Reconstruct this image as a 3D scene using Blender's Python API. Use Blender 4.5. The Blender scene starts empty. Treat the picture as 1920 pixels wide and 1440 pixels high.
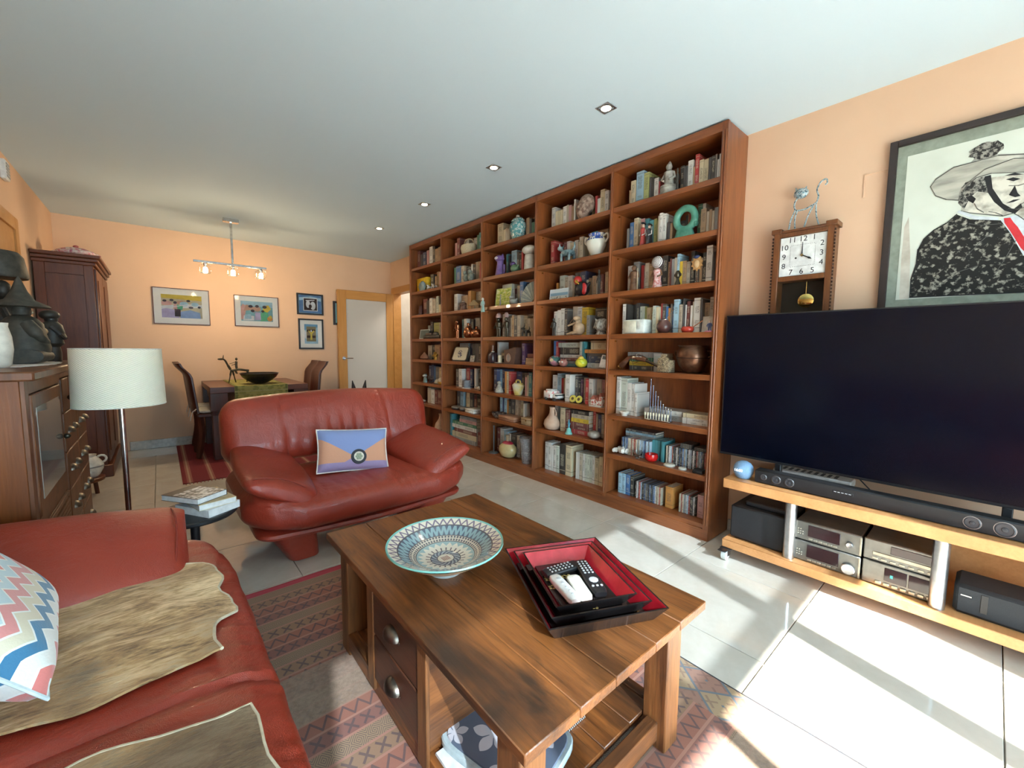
import bpy, math, random
from mathutils import Vector, Matrix, noise
random.seed(7)
PI=math.pi
sc=bpy.context.scene; COL=sc.collection
# ---------------- camera ----------------
_p,_y,_r=0.0861,0.7071,0.0088
fw=Vector((math.sin(_y)*math.cos(_p),math.cos(_y)*math.cos(_p),-math.sin(_p)))
rt=Vector((math.cos(_y),-math.sin(_y),0)); up=rt.cross(fw)
rt,up=math.cos(_r)*rt+math.sin(_r)*up,-math.sin(_r)*rt+math.cos(_r)*up
cam=bpy.data.objects.new('camera',bpy.data.cameras.new('camera')); COL.objects.link(cam)
mw=Matrix.Identity(4)
for i in range(3): mw[i][0]=rt[i]; mw[i][1]=up[i]; mw[i][2]=-fw[i]
mw[2][3]=1.1839
cam.matrix_world=mw; cam.data.sensor_width=36; cam.data.lens=773.0/1920*36; cam.data.clip_start=.02
sc.camera=cam
# ---------------- world, sun, exposure ----------------
wd=bpy.data.worlds.new('world'); sc.world=wd; wd.use_nodes=True
bg=wd.node_tree.nodes['Background']; bg.inputs[0].default_value=(.58,.83,1.0,1); bg.inputs[1].default_value=14.0
sun=bpy.data.objects.new('sun',bpy.data.lights.new('sun','SUN')); COL.objects.link(sun)
_e=math.radians(33); _d=Vector((.27,1,0)).normalized()*math.cos(_e)-Vector((0,0,math.sin(_e)))
sun.rotation_euler=_d.to_track_quat('-Z','Y').to_euler(); sun.data.energy=40; sun.data.angle=math.radians(.6); sun.data.color=(1,.96,.88)
sun.location=(-1,-6,5)
po=bpy.data.objects.new('window_portal',bpy.data.lights.new('window_portal','AREA')); COL.objects.link(po)
po.data.shape='RECTANGLE'; po.data.size=2.44; po.data.size_y=2.35; po.location=(.67,-1.80,1.2); po.rotation_euler=(PI/2,0,0)
po.data.cycles.is_portal=True
vs=sc.view_settings; vs.view_transform='Standard'; vs.look='None'; vs.gamma=1; vs.exposure=0.45; vs.use_curve_mapping=False
# ---------------- dimensions ----------------
H=2.5; B=2.528; W=2.814; D=6.244; L=.76; YW=-1.85
DIV=[1.08+.785*i for i in range(6)]
def SHB(b,r): return ([2.19,1.892,1.597,1.294,1.033,.70,.406,.10] if b==0 else [2.19,1.892,1.597,1.294,1.033,.738,.476,.10])[r-1]
# ---------------- mesh builder ----------------
class M:
    def __init__(s): s.v=[]; s.f=[]; s.m=[]; s.mi=0; s.T=None
    def add(s,vs,fs):
        o=len(s.v)
        if s.T is not None: vs=[s.T@Vector(v) for v in vs]
        s.v+=[tuple(v) for v in vs]; s.f+=[tuple(i+o for i in f) for f in fs]; s.m+=[s.mi]*len(fs); return s
    def at(s,loc=(0,0,0),rot=(0,0,0),sc=(1,1,1)):
        from mathutils import Euler
        s.T=Matrix.LocRotScale(Vector(loc),Euler(rot),Vector(sc)); return s
    def box(s,x0,x1,y0,y1,z0,z1,b=0):
        if b<=0:
            v=[(x,y,z) for z in (z0,z1) for y in (y0,y1) for x in (x0,x1)]
            return s.add(v,[(0,2,3,1),(4,5,7,6),(0,1,5,4),(2,6,7,3),(0,4,6,2),(1,3,7,5)])
        c=((x0+x1)/2,(y0+y1)/2,(z0+z1)/2); h=((x1-x0)/2,(y1-y0)/2,(z1-z0)/2); b=min(b,*[q*.9 for q in h])
        v=[];ix={}
        for a in range(3):
            for sx in (-1,1):
                for sy in (-1,1):
                    for sz in (-1,1):
                        g=(sx,sy,sz); ix[(a,g)]=len(v)
                        v.append(tuple(c[k]+g[k]*(h[k]-(0 if k==a else b)) for k in range(3)))
        f=[]
        for a in range(3):
            p,q=(a+1)%3,(a+2)%3
            for d in (-1,1):
                def G(i,j):
                    g=[0,0,0]; g[a]=d; g[p]=i; g[q]=j; return ix[(a,tuple(g))]
                l=[G(-1,-1),G(1,-1),G(1,1),G(-1,1)]; f.append(tuple(l if d>0 else l[::-1]))
        for a in range(3):
            p,q=(a+1)%3,(a+2)%3
            for i in (-1,1):
                for j in (-1,1):
                    def g(w):
                        t=[0,0,0]; t[a]=w; t[p]=i; t[q]=j; return tuple(t)
                    l=[ix[(p,g(-1))],ix[(p,g(1))],ix[(q,g(1))],ix[(q,g(-1))]]
                    f.append(tuple(l if i*j<0 else l[::-1]))
        for sx in (-1,1):
            for sy in (-1,1):
                for sz in (-1,1):
                    g=(sx,sy,sz); l=[ix[(0,g)],ix[(1,g)],ix[(2,g)]]; f.append(tuple(l if sx*sy*sz>0 else l[::-1]))
        return s.add(v,f)
    def lathe(s,prof,n=20,c=(0,0,0),sx=1,sy=1):
        v=[];f=[]
        for r,z in prof:
            for i in range(n):
                a=2*PI*i/n; v.append((c[0]+r*sx*math.cos(a),c[1]+r*sy*math.sin(a),c[2]+z))
        for k in range(len(prof)-1):
            for i in range(n):
                j=(i+1)%n; f.append((k*n+i,k*n+j,k*n+n+j,k*n+n+i))
        f.append(tuple(range(n))[::-1]); f.append(tuple(range((len(prof)-1)*n,len(prof)*n)))
        return s.add(v,f)
    def sph(s,c,r,n=14):
        if not hasattr(r,'__len__'): r=(r,r,r)
        k=max(6,n//2+1); pr=[(max(math.sin(PI*i/k),.02),-math.cos(PI*i/k)) for i in range(k+1)]
        v=[];f=[]
        for q,z in pr:
            for i in range(n):
                a=2*PI*i/n; v.append((c[0]+r[0]*q*math.cos(a),c[1]+r[1]*q*math.sin(a),c[2]+r[2]*z))
        for a in range(k):
            for i in range(n):
                j=(i+1)%n; f.append((a*n+i,a*n+j,a*n+n+j,a*n+n+i))
        f.append(tuple(range(n))[::-1]); f.append(tuple(range(k*n,k*n+n)))
        return s.add(v,f)
    def tube(s,pts,r,n=8,closed=False):
        pts=[Vector(p) for p in pts]; N=len(pts); R=r if hasattr(r,'__len__') else [r]*N
        v=[];f=[]; prev=None
        for i,p in enumerate(pts):
            if closed: t=(pts[(i+1)%N]-pts[i-1])
            else: t=pts[min(i+1,N-1)]-pts[max(i-1,0)]
            t.normalize()
            if prev is None:
                a=Vector((0,0,1)) if abs(t.z)<.9 else Vector((1,0,0)); u=t.cross(a).normalized()
            else:
                u=prev-t*prev.dot(t)
                u=u.normalized() if u.length>1e-6 else t.orthogonal().normalized()
            prev=u; w=t.cross(u)
            for k in range(n):
                a=2*PI*k/n; v.append(p+(u*math.cos(a)+w*math.sin(a))*R[i])
        for i in range(N if closed else N-1):
            for k in range(n):
                j=(k+1)%n; i2=(i+1)%N; f.append((i*n+k,i*n+j,i2*n+j,i2*n+k))
        if not closed: f.append(tuple(range(n))[::-1]); f.append(tuple(range((N-1)*n,N*n)))
        return s.add(v,f)
    def cyl(s,p,q,r,r2=None,n=16): return s.tube([p,q],[r,r if r2 is None else r2],n)
    def sweep(s,st,n=24,e=2.6,fn=None):
        v=[];f=[]
        for c,u,w in st:
            c=Vector(c);u=Vector(u);w=Vector(w)
            for k in range(n):
                a=2*PI*k/n; ca,sa=math.cos(a),math.sin(a)
                p=c+u*math.copysign(abs(ca)**(2/e),ca)+w*math.copysign(abs(sa)**(2/e),sa)
                v.append(fn(p) if fn else p)
        N=len(st)
        for i in range(N-1):
            for k in range(n):
                j=(k+1)%n; f.append((i*n+k,i*n+j,i*n+n+j,i*n+n+k))
        f.append(tuple(range(n))[::-1]); f.append(tuple(range((N-1)*n,N*n)))
        return s.add(v,f)
    def prism(s,poly,y0,y1):          # poly in (x,z), extruded along y
        n=len(poly); v=[(x,y0,z) for x,z in poly]+[(x,y1,z) for x,z in poly]
        ar=sum(poly[i-1][0]*poly[i][1]-poly[i][0]*poly[i-1][1] for i in range(n))
        f=[tuple(range(n)),tuple(range(n,2*n))[::-1]]+[(i,n+i,n+(i+1)%n,(i+1)%n) for i in range(n)]
        if ar<0: f=[q[::-1] for q in f]
        return s.add(v,f)
    def slab(s,poly,z0,z1):           # poly in (x,y), extruded along z
        n=len(poly); v=[(x,y,z0) for x,y in poly]+[(x,y,z1) for x,y in poly]
        ar=sum(poly[i-1][0]*poly[i][1]-poly[i][0]*poly[i-1][1] for i in range(n))
        f=[tuple(range(n))[::-1],tuple(range(n,2*n))]+[(i,(i+1)%n,n+(i+1)%n,n+i) for i in range(n)]
        if ar<0: f=[q[::-1] for q in f]
        return s.add(v,f)
    def grid(s,fn,nx,ny,thick=.006):  # two-sided sheet from fn(a,b)->Vector, a,b in 0..1
        top=[fn(i/nx,j/ny) for j in range(ny+1) for i in range(nx+1)]
        bot=[Vector(p)-Vector((0,0,thick)) for p in top]; o=len(top); f=[]
        q=lambda i,j:j*(nx+1)+i
        for j in range(ny):
            for i in range(nx):
                f.append((q(i,j),q(i+1,j),q(i+1,j+1),q(i,j+1))); f.append((o+q(i,j),o+q(i,j+1),o+q(i+1,j+1),o+q(i+1,j)))
        for i in range(nx):
            f.append((q(i,0),o+q(i,0),o+q(i+1,0),q(i+1,0))); f.append((q(i,ny),q(i+1,ny),o+q(i+1,ny),o+q(i,ny)))
        for j in range(ny):
            f.append((q(0,j),q(0,j+1),o+q(0,j+1),o+q(0,j))); f.append((q(nx,j),o+q(nx,j),o+q(nx,j+1),q(nx,j+1)))
        return s.add(top+bot,f)
    def mesh(s,name,mats,smooth=True,ang=38):
        me=bpy.data.meshes.new(name); me.from_pydata(s.v,[],s.f)
        for m in (mats if isinstance(mats,(list,tuple)) else [mats]): me.materials.append(m)
        if any(s.m): me.polygons.foreach_set('material_index',s.m)
        if smooth:
            me.polygons.foreach_set('use_smooth',[True]*len(s.f)); me.set_sharp_from_angle(angle=math.radians(ang))
        me.update(); return me
def link(name,me,parent=None,loc=None,rz=0,label=None,cat=None,group=None,kind=None):
    o=bpy.data.objects.new(name,me); COL.objects.link(o)
    if parent: o.parent=parent
    if loc: o.location=loc
    if rz: o.rotation_euler=(0,0,rz)
    if label: o['label']=label
    if cat: o['category']=cat
    if group: o['group']=group
    if kind: o['kind']=kind
    return o
def thing(name,label,cat,loc=(0,0,0),rz=0,group=None): return link(name,None,None,loc,rz,label,cat,group)
def part(name,m,mat,parent,smooth=True,label=None,ang=38): return link(name,m.mesh(name,mat,smooth,ang),parent,label=label)
def solo(name,m,mat,label,cat,loc=(0,0,0),rz=0,group=None,smooth=True): return link(name,m.mesh(name,mat,smooth),None,loc,rz,label,cat,group)
def struct(name,m,mat,parent=None,smooth=False):
    return link(name,m.mesh(name,mat,smooth),parent,kind='structure' if parent is None else None)
# ---------------- node expressions ----------------
class E:
    def __init__(s,nt,k): s.nt=nt; s.k=k
    def _m(s,op,b=None,c=None):
        n=s.nt.nodes.new('ShaderNodeMath'); n.operation=op; s.nt.links.new(s.k,n.inputs[0])
        for i,q in ((1,b),(2,c)):
            if q is None: continue
            if isinstance(q,E): s.nt.links.new(q.k,n.inputs[i])
            else: n.inputs[i].default_value=q
        return E(s.nt,n.outputs[0])
    def __add__(s,o): return s._m('ADD',o)
    __radd__=__add__
    def __sub__(s,o): return s._m('SUBTRACT',o)
    def __rsub__(s,o): return (s*-1)+o
    def __mul__(s,o): return s._m('MULTIPLY',o)
    __rmul__=__mul__
    def __truediv__(s,o): return s._m('DIVIDE',o)
    def abs(s): return s._m('ABSOLUTE')
    def sin(s): return s._m('SINE')
    def fract(s): return s._m('FRACT')
    def floor(s): return s._m('FLOOR')
    def gt(s,o): return s._m('GREATER_THAN',o)
    def lt(s,o): return s._m('LESS_THAN',o)
    def mod(s,o): return s._m('FLOORED_MODULO',o)
    def tri(s,p): return s._m('PINGPONG',p)
    def sqrt(s): return s._m('SQRT')
    def atan2(s,o): return s._m('ARCTAN2',o)
    def max(s,o): return s._m('MAXIMUM',o)
    def min(s,o): return s._m('MINIMUM',o)
    def between(s,a,b): return s.gt(a)*s.lt(b)
class NM:
    def __init__(s,name):
        s.m=bpy.data.materials.new(name); s.m.use_nodes=True; s.nt=s.m.node_tree; s.p=s.nt.nodes['Principled BSDF']
    def xyz(s,kind='Object'):
        t=s.nt.nodes.new('ShaderNodeTexCoord'); q=s.nt.nodes.new('ShaderNodeSeparateXYZ'); s.nt.links.new(t.outputs[kind],q.inputs[0])
        return [E(s.nt,q.outputs[i]) for i in range(3)]
    def noise(s,scale,detail=3,stretch=(1,1,1),dist=0,kind='Object',rough=.55):
        t=s.nt.nodes.new('ShaderNodeTexCoord'); mp=s.nt.nodes.new('ShaderNodeMapping'); mp.inputs['Scale'].default_value=stretch
        s.nt.links.new(t.outputs[kind],mp.inputs[0]); n=s.nt.nodes.new('ShaderNodeTexNoise')
        n.inputs['Scale'].default_value=scale; n.inputs['Detail'].default_value=detail; n.inputs['Distortion'].default_value=dist; n.inputs['Roughness'].default_value=rough
        s.nt.links.new(mp.outputs[0],n.inputs['Vector']); return E(s.nt,n.outputs['Fac'])
    def vor(s,scale,feature='F1',stretch=(1,1,1)):
        t=s.nt.nodes.new('ShaderNodeTexCoord'); mp=s.nt.nodes.new('ShaderNodeMapping'); mp.inputs['Scale'].default_value=stretch
        s.nt.links.new(t.outputs['Object'],mp.inputs[0]); n=s.nt.nodes.new('ShaderNodeTexVoronoi'); n.feature=feature; n.inputs['Scale'].default_value=scale
        s.nt.links.new(mp.outputs[0],n.inputs['Vector']); return E(s.nt,n.outputs['Distance'])
    def ramp(s,e,stops):
        n=s.nt.nodes.new('ShaderNodeValToRGB'); s.nt.links.new(e.k,n.inputs[0]); r=n.color_ramp
        while len(r.elements)<len(stops): r.elements.new(.5)
        for el,(p,c) in zip(r.elements,stops): el.position=p; el.color=(*c,1)
        return n.outputs[0]
    def mix(s,f,a,b):
        n=s.nt.nodes.new('ShaderNodeMix'); n.data_type='RGBA'
        if isinstance(f,E): s.nt.links.new(f.k,n.inputs[0])
        else: n.inputs[0].default_value=f
        for i,c in ((6,a),(7,b)):
            if isinstance(c,tuple): n.inputs[i].default_value=(*c,1)
            else: s.nt.links.new(c,n.inputs[i])
        return n.outputs[2]
    def col(s,c):
        if isinstance(c,tuple): s.p.inputs['Base Color'].default_value=(*c,1)
        else: s.nt.links.new(c,s.p.inputs['Base Color'])
        return s
    def bump(s,e,strength=.3,dist=.01):
        n=s.nt.nodes.new('ShaderNodeBump'); n.inputs['Strength'].default_value=strength; n.inputs['Distance'].default_value=dist
        s.nt.links.new(e.k,n.inputs['Height']); s.nt.links.new(n.outputs[0],s.p.inputs['Normal']); return s
    def set(s,rough=.5,metal=0,coat=0,trans=0,emit=None,es=0,ior=None,sheen=0,alpha=None,spec=None):
        i=s.p.inputs; i['Roughness'].default_value=rough; i['Metallic'].default_value=metal; i['Coat Weight'].default_value=coat; i['Transmission Weight'].default_value=trans
        if emit: i['Emission Color'].default_value=(*emit,1); i['Emission Strength'].default_value=es
        if ior: i['IOR'].default_value=ior
        if sheen: i['Sheen Weight'].default_value=sheen
        if spec is not None: i['Specular IOR Level'].default_value=spec
        if alpha is not None: i['Alpha'].default_value=alpha
        return s
MC={}
def P(name,c,rough=.5,metal=0,c2=None,scale=30,bump=0,stretch=(1,1,1),**k):
    if name in MC: return MC[name]
    n=NM(name); n.set(rough,metal,**k)
    if c2 is None: c2=tuple(x*.78 for x in c)
    e=n.noise(scale,3,stretch); n.col(n.ramp(e,[(.35,c2),(.65,c)]))
    if bump: n.bump(e,bump,.004)
    MC[name]=n.m; return n.m
def Pmix(name,c,a,b,scale,th=.5,soft=.05,rough=.5,bump=0,stretch=(1,1,1),detail=3,**k):
    if name in MC: return MC[name]
    n=NM(name); n.set(rough,**k); e=n.noise(scale,detail,stretch); n.col(n.ramp(e,[(th-soft,a),(th+soft,b)]))
    if bump: n.bump(e,bump,.004)
    MC[name]=n.m; return n.m
def wood(name,dark,light,axis='z',scale=9,rough=.38,stain=0,bump=.12,coat=0):
    if name in MC: return MC[name]
    n=NM(name); st={'x':(.12,1,1),'y':(1,.12,1),'z':(1,1,.12)}[axis]
    e=n.noise(scale*3,6,st,.6); f=n.noise(scale*14,3,tuple(q if q<1 else 1.6 for q in st))
    c=n.ramp(e*.65+f*.35,[(.3,dark),(.5,tuple((a+b)/2 for a,b in zip(dark,light))),(.72,light)])
    if stain:
        g=n.noise(5.5,5,tuple(.4 if q<1 else 1 for q in st),.8); c=n.mix(((g-.54)*6).max(0).min(stain),c,(.025,.015,.01))
        v=n.noise(160,2,tuple(.03 if q<1 else 1 for q in st)); c=n.mix(((v-.62)*5).max(0).min(.6),c,(.03,.016,.008))
    n.col(c).set(rough,coat=coat).bump(f,bump,.003); MC[name]=n.m; return n.m
BOOKWOOD=wood('mahogany',(.125,.034,.010),(.33,.105,.030),'z',5,.36,coat=.15)
BOOKWOODH=wood('mahogany_shelf',(.125,.034,.010),(.33,.105,.030),'y',5,.36,coat=.15)
TABLEWOOD=wood('rustic_plank',(.058,.018,.006),(.33,.115,.028),'y',5,.40,stain=.92,bump=.4)
TABLEWOODX=wood('rustic_plank_cross',(.06,.020,.007),(.27,.100,.028),'x',5,.42,stain=.7,bump=.35)
TABLEWOODZ=wood('rustic_post',(.07,.025,.009),(.30,.120,.036),'z',5,.45,stain=.6,bump=.35)
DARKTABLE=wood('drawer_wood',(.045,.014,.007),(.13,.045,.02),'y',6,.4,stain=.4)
OAK=wood('oak_veneer',(.44,.20,.045),(.58,.29,.085),'z',4,.4); OAKX=wood('oak_veneer_x',(.44,.20,.045),(.58,.29,.085),'x',4,.4); OAKY=wood('oak_veneer_y',(.44,.20,.045),(.58,.29,.085),'y',4,.4)
BEECH=wood('beech_board',(.50,.22,.075),(.68,.34,.14),'y',4,.35)
SIDEW=wood('sideboard_wood',(.09,.032,.013),(.24,.09,.035),'z',5,.4,stain=.3); SIDEO=wood('sideboard_side',(.12,.032,.006),(.25,.075,.014),'z',5,.4)
WARD=wood('wardrobe_wood',(.060,.014,.005),(.17,.046,.014),'z',5,.38)
DINE=wood('dining_wood',(.06,.018,.012),(.19,.055,.03),'x',5,.3); DINEZ=wood('dining_leg_wood',(.035,.011,.008),(.11,.03,.018),'z',5,.35)
CLOCKW=wood('clock_wood',(.07,.022,.008),(.21,.075,.022),'z',8,.35)
CHROME=P('chrome',(.75,.75,.76),.16,1); STEEL=P('brushed_steel',(.55,.57,.6),.32,1); BRONZE=P('bronze_patina',(.10,.085,.06),.4,.8); BRASS=P('brass',(.7,.48,.16),.25,1)
PEWTER=P('pewter_pull',(.22,.20,.17),.35,1)
BLACKP=P('black_plastic',(.014,.015,.018),.38); BLACKM=P('matt_black',(.012,.013,.016),.65); CHAR=P('charcoal_cloth',(.02,.022,.026),.8,bump=.2,scale=300)
WHITEP=P('white_plastic',(.82,.83,.82),.3); PAPER=P('paper_pages',(.72,.66,.52),.8,scale=120,stretch=(1,1,6)); IVORY=P('ivory_ceramic',(.80,.76,.66),.25)
GLASS=NM('clear_glass').col((.95,.97,.97)).set(.03,trans=1,ior=1.45).m
# ================= SETTING =================
n=NM('peach_paint'); e=n.noise(3,4); n.col(n.ramp(e,[(.3,(.68,.45,.30)),(.7,(.72,.48,.32))])).set(.75).bump(n.noise(90,3),.08,.003); WALLM=n.m
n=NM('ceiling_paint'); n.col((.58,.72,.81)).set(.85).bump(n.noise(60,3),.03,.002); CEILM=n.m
n=NM('polished_tile'); e=n.noise(4,6,(1,1,1),1.2); f=n.noise(30,4)
n.col(n.ramp(e*.8+f*.2,[(.3,(.52,.48,.41)),(.7,(.63,.60,.54))])).set(.07,coat=.3); TILEM=n.m
GROUT=P('grout',(.52,.49,.43),.8); PLAST=P('hall_plaster',(.62,.60,.55),.85,c2=(.55,.53,.48),scale=6,bump=.2); WHITEW=P('white_frame',(.80,.80,.78),.4)
SKIRT=P('stone_skirting',(.52,.48,.42),.25)
m=M().box(-L-.1,3.75,YW-.15,D+.1,-.12,-.012); FLOOR=struct('floor',m,GROUT)
tm=M().box(-.293,.293,-.293,.293,-.012,0,.0012).mesh('tile',TILEM,False)
for i in range(-1,6):
    for j in range(-4,10):
        x=.215+.59*i; y=.195+.59*j
        if x-.293<-L-.001 or x+.293>W+.25 or y-.293<YW-.05 or y+.293>D: continue
        link('tile',tm,FLOOR,(x,y,0))
# edge strips where a cut tile meets the walls
for (a,b,c,d) in [(-L,-.081-.59+.001+.0,YW,D)]:
    m=M()
m=M().box(-L+.001,-.6705,YW+.001,D-.001,-.012,0); link('cut_tile_strip',m.mesh('cut_tile_strip',TILEM,False),FLOOR)
m=M().box(-.668,W+.9,5.807,D-.001,-.012,0); link('cut_tile_strip',m.mesh('cut_tile_strip',TILEM,False),FLOOR)
m=M().box(2.872,3.72,4.3,5.804,-.012,0); link('cut_tile_strip',m.mesh('cut_tile_strip',TILEM,False),FLOOR)
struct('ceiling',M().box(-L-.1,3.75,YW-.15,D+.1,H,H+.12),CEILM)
struct('wall_left',M().box(-L-.1,-L,YW-.15,D+.1,-.012,H),WALLM)
struct('wall_far',M().box(-L,3.75,D,D+.1,-.012,H),WALLM)
m=M(); m.box(W,W+.1,YW,5.18,-.012,H); m.box(W,W+.1,6.14,D,-.012,H); m.box(W,W+.1,5.18,6.14,2.02,H); struct('wall_right',m,WALLM)
# window wall behind the camera : opening x -.55..1.71, z 0..2.4
m=M(); m.box(-L,-.56,YW-.15,YW,-.012,H); m.box(1.90,W+.1,YW-.15,YW,-.012,H); m.box(-.56,1.90,YW-.15,YW,2.40,H); struct('wall_window',m,WALLM)
# hallway seen through the right-hand doorway
m=M(); m.box(3.65,3.75,4.2,D,-.012,H); m.box(W+.1,3.65,4.2,4.3,-.012,H); m.box(W+.1,3.65,D-.04,D,-.012,H); struct('wall_hallway',m,PLAST)
m=M(); m.box(-.30,3.75-.95,D-.016,D,0,.10,.003); struct('baseboard_far',m,SKIRT)
m=M(); m.box(W-.014,W,YW,1.075,0,.075,.003); struct('baseboard_right',m,SKIRT)
m=M(); m.box(-L,-L+.014,3.7,5.05,0,.10,.003); struct('baseboard_left',m,SKIRT)
# sliding window (frames, clear lower panes, tinted top lights)
wn=link('window_1',None,kind='structure'); FR=M()
TINT=NM('tinted_glass'); TINT.nt.nodes.remove(TINT.p); tr=TINT.nt.nodes.new('ShaderNodeBsdfTransparent'); tr.inputs[0].default_value=(.30,.33,.36,1)
TINT.nt.links.new(tr.outputs[0],TINT.nt.nodes['Material Output'].inputs[0]); TINT=TINT.m
CLR=NM('clear_pane'); CLR.nt.nodes.remove(CLR.p); tr=CLR.nt.nodes.new('ShaderNodeBsdfTransparent'); tr.inputs[0].default_value=(.95,.97,.97,1)
CLR.nt.links.new(tr.outputs[0],CLR.nt.nodes['Material Output'].inputs[0]); CLR=CLR.m
y0,y1=YW-.10,YW-.04
xs=[(-.56,-.50),(.04,.12),(.62,.67),(1.315,1.425),(1.865,1.90)]
for a,b in xs: FR.box(a,b,y0,y1,.06,2.34)
FR.box(-.56,1.90,y0,y1,0,.06); FR.box(-.56,1.90,y0,y1,2.34,2.40); FR.box(-.56,1.90,y0,y1,1.64,1.69)
part('window_frame',FR,WHITEW,wn,False)
for (a,b),(c,d) in zip(xs[:-1],xs[1:]):
    part('pane',M().box(b,c,YW-.072,YW-.068,.06,1.64),CLR,wn,False); part('pane',M().box(b,c,YW-.072,YW-.068,1.69,2.34),TINT,wn,False)
struct('terrace',M().box(-6,8,-12,YW-.15,-.2,-.02),P('terrace_paving',(.55,.52,.47),.7))
# far glazed door, open against the far wall, with its frame in the right wall
FROST=NM('frosted_glass').col((.80,.76,.70)).set(.45,trans=.35).m
d1=link('door_1',None,kind='structure',loc=(0,0,0)); yd=6.155
part('door_stile',M().box(1.965,2.085,yd-.02,yd+.02,.006,2.0,.003),OAK,d1); part('door_stile',M().box(2.69,2.80,yd-.02,yd+.02,.006,2.0,.003),OAK,d1)
part('door_rail',M().box(2.085,2.69,yd-.02,yd+.02,1.875,2.0,.003),OAKX,d1); part('door_rail',M().box(2.085,2.69,yd-.02,yd+.02,.006,.20,.003),OAKX,d1)
part('door_pane',M().box(2.085,2.69,yd-.006,yd+.006,.20,1.875),FROST,d1,False)
m=M(); m.cyl((2.035,yd-.021,1.02),(2.035,yd-.03,1.02),.026); m.cyl((2.035,yd-.03,1.02),(2.035,yd-.062,1.02),.009); m.tube([(2.03,yd-.06,1.02),(2.06,yd-.064,1.02),(2.15,yd-.064,1.02)],.009); part('door_handle',m,CHROME,d1)
m=M(); [m.cyl((2.805,yd-.012,z),(2.805,yd-.012,z+.08),.008) for z in (.25,1.0,1.75)]; part('hinge',m,STEEL,d1)
m=M(); m.box(W-.015,W+.115,5.10,5.195,0,2.10,.003); m.box(W-.015,W+.115,6.125,6.20,0,2.10,.003); m.box(W-.015,W+.115,5.195,6.125,2.005,2.10,.003); struct('trim_1',m,OAKY)
# wooden door in the left wall
d2=link('door_2',None,kind='structure')
m=M(); m.box(-L,-L+.022,4.62,4.71,0,2.09,.003); m.box(-L,-L+.022,3.72,3.81,0,2.09,.003); m.box(-L,-L+.022,3.81,4.62,2.0,2.09,.003); part('door_casing',m,OAK,d2)
part('door_leaf',M().box(-L,-L+.010,3.81,4.62,.005,2.0,.002),OAKX,d2)
m=M(); m.box(-L+.010,-L+.016,3.92,4.51,1.1,1.88,.004); m.box(-L+.010,-L+.016,3.92,4.51,.2,1.0,.004); part('door_panel',m,OAK,d2)
t=thing('wall_vent','small white vent box high on the left wall above the wooden door','vent',(-L+.028,4.50,2.37),PI/2+PI)
t.rotation_euler=(0,0,PI/2); t.location=(-L+.03,4.50,2.37); part('housing',M().box(-.05,.05,0,.03,-.065,.065,.006),WHITEP,t)
m=M(); [m.box(-.04,.04,-.003,0,z-.006,z+.006) for z in (-.04,-.02,0,.02,.04)]; part('louvre',m,P('vent_grey',(.4,.42,.45),.5),t,False)
m=M(); m.box(W-.004,W,.417,.505,2.088,2.093); m.box(W-.004,W,.502,.507,1.978,2.093); struct('trim_2',m,WALLM)
# recessed square downlights
LAMP=NM('lamp_glow').col((1,.9,.7)).set(.5,emit=(1,.80,.52),es=40).m
for i,y in enumerate((1.481,2.478,3.515,4.544)):
    t=thing('recessed_downlight','square recessed ceiling downlight in front of the '+['bookcase bay by television','second bay from television','second bay from doorway','bay by doorway'][i],'ceiling light',(1.925,y,H),PI/4*0,'downlights in a row along the bookcase')
    m=M(); o=.042; q=.031
    m.box(-o,o,-o,-q,-.004,0); m.box(-o,o,q,o,-.004,0); m.box(-o,-q,-q,q,-.004,0); m.box(q,o,-q,q,-.004,0); part('trim_ring',m,STEEL,t,False)
    part('reflector',M().lathe([(.0305,-.0045),(.0305,0),(.027,0),(.027,-.0045)],20),BLACKP,t); part('lens',M().lathe([(.0265,-.003),(.0265,-.0055),(.015,-.007),(.001,-.0075)],20),LAMP,t)
    l=bpy.data.lights.new('downlight_beam','SPOT'); l.energy=9; l.color=(1,.80,.55); l.spot_size=math.radians(85); l.spot_blend=.6; l.shadow_soft_size=.02
    o_=bpy.data.objects.new('downlight_beam',l); COL.objects.link(o_); o_.parent=t; o_.location=(0,0,-.02)
hl=thing('hall_fill_lamp','round white fill lamp added out of view to light the hallway','ceiling light',(3.25,5.3,H)); part('shade',M().lathe([(.10,0),(.10,-.05),(.07,-.07),(.01,-.075)],20),P('fill_lamp_shade',(.9,.88,.82),.5,emit=(1,.86,.66),es=6),hl)  # unseen lamp and its point light, added to brighten the hallway
l=bpy.data.lights.new('hall_fill_light','POINT'); l.energy=22; l.color=(1,.9,.78); l.shadow_soft_size=.1; o_=bpy.data.objects.new('hall_fill_light',l); COL.objects.link(o_); o_.parent=hl; o_.location=(0,0,-.14)
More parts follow.
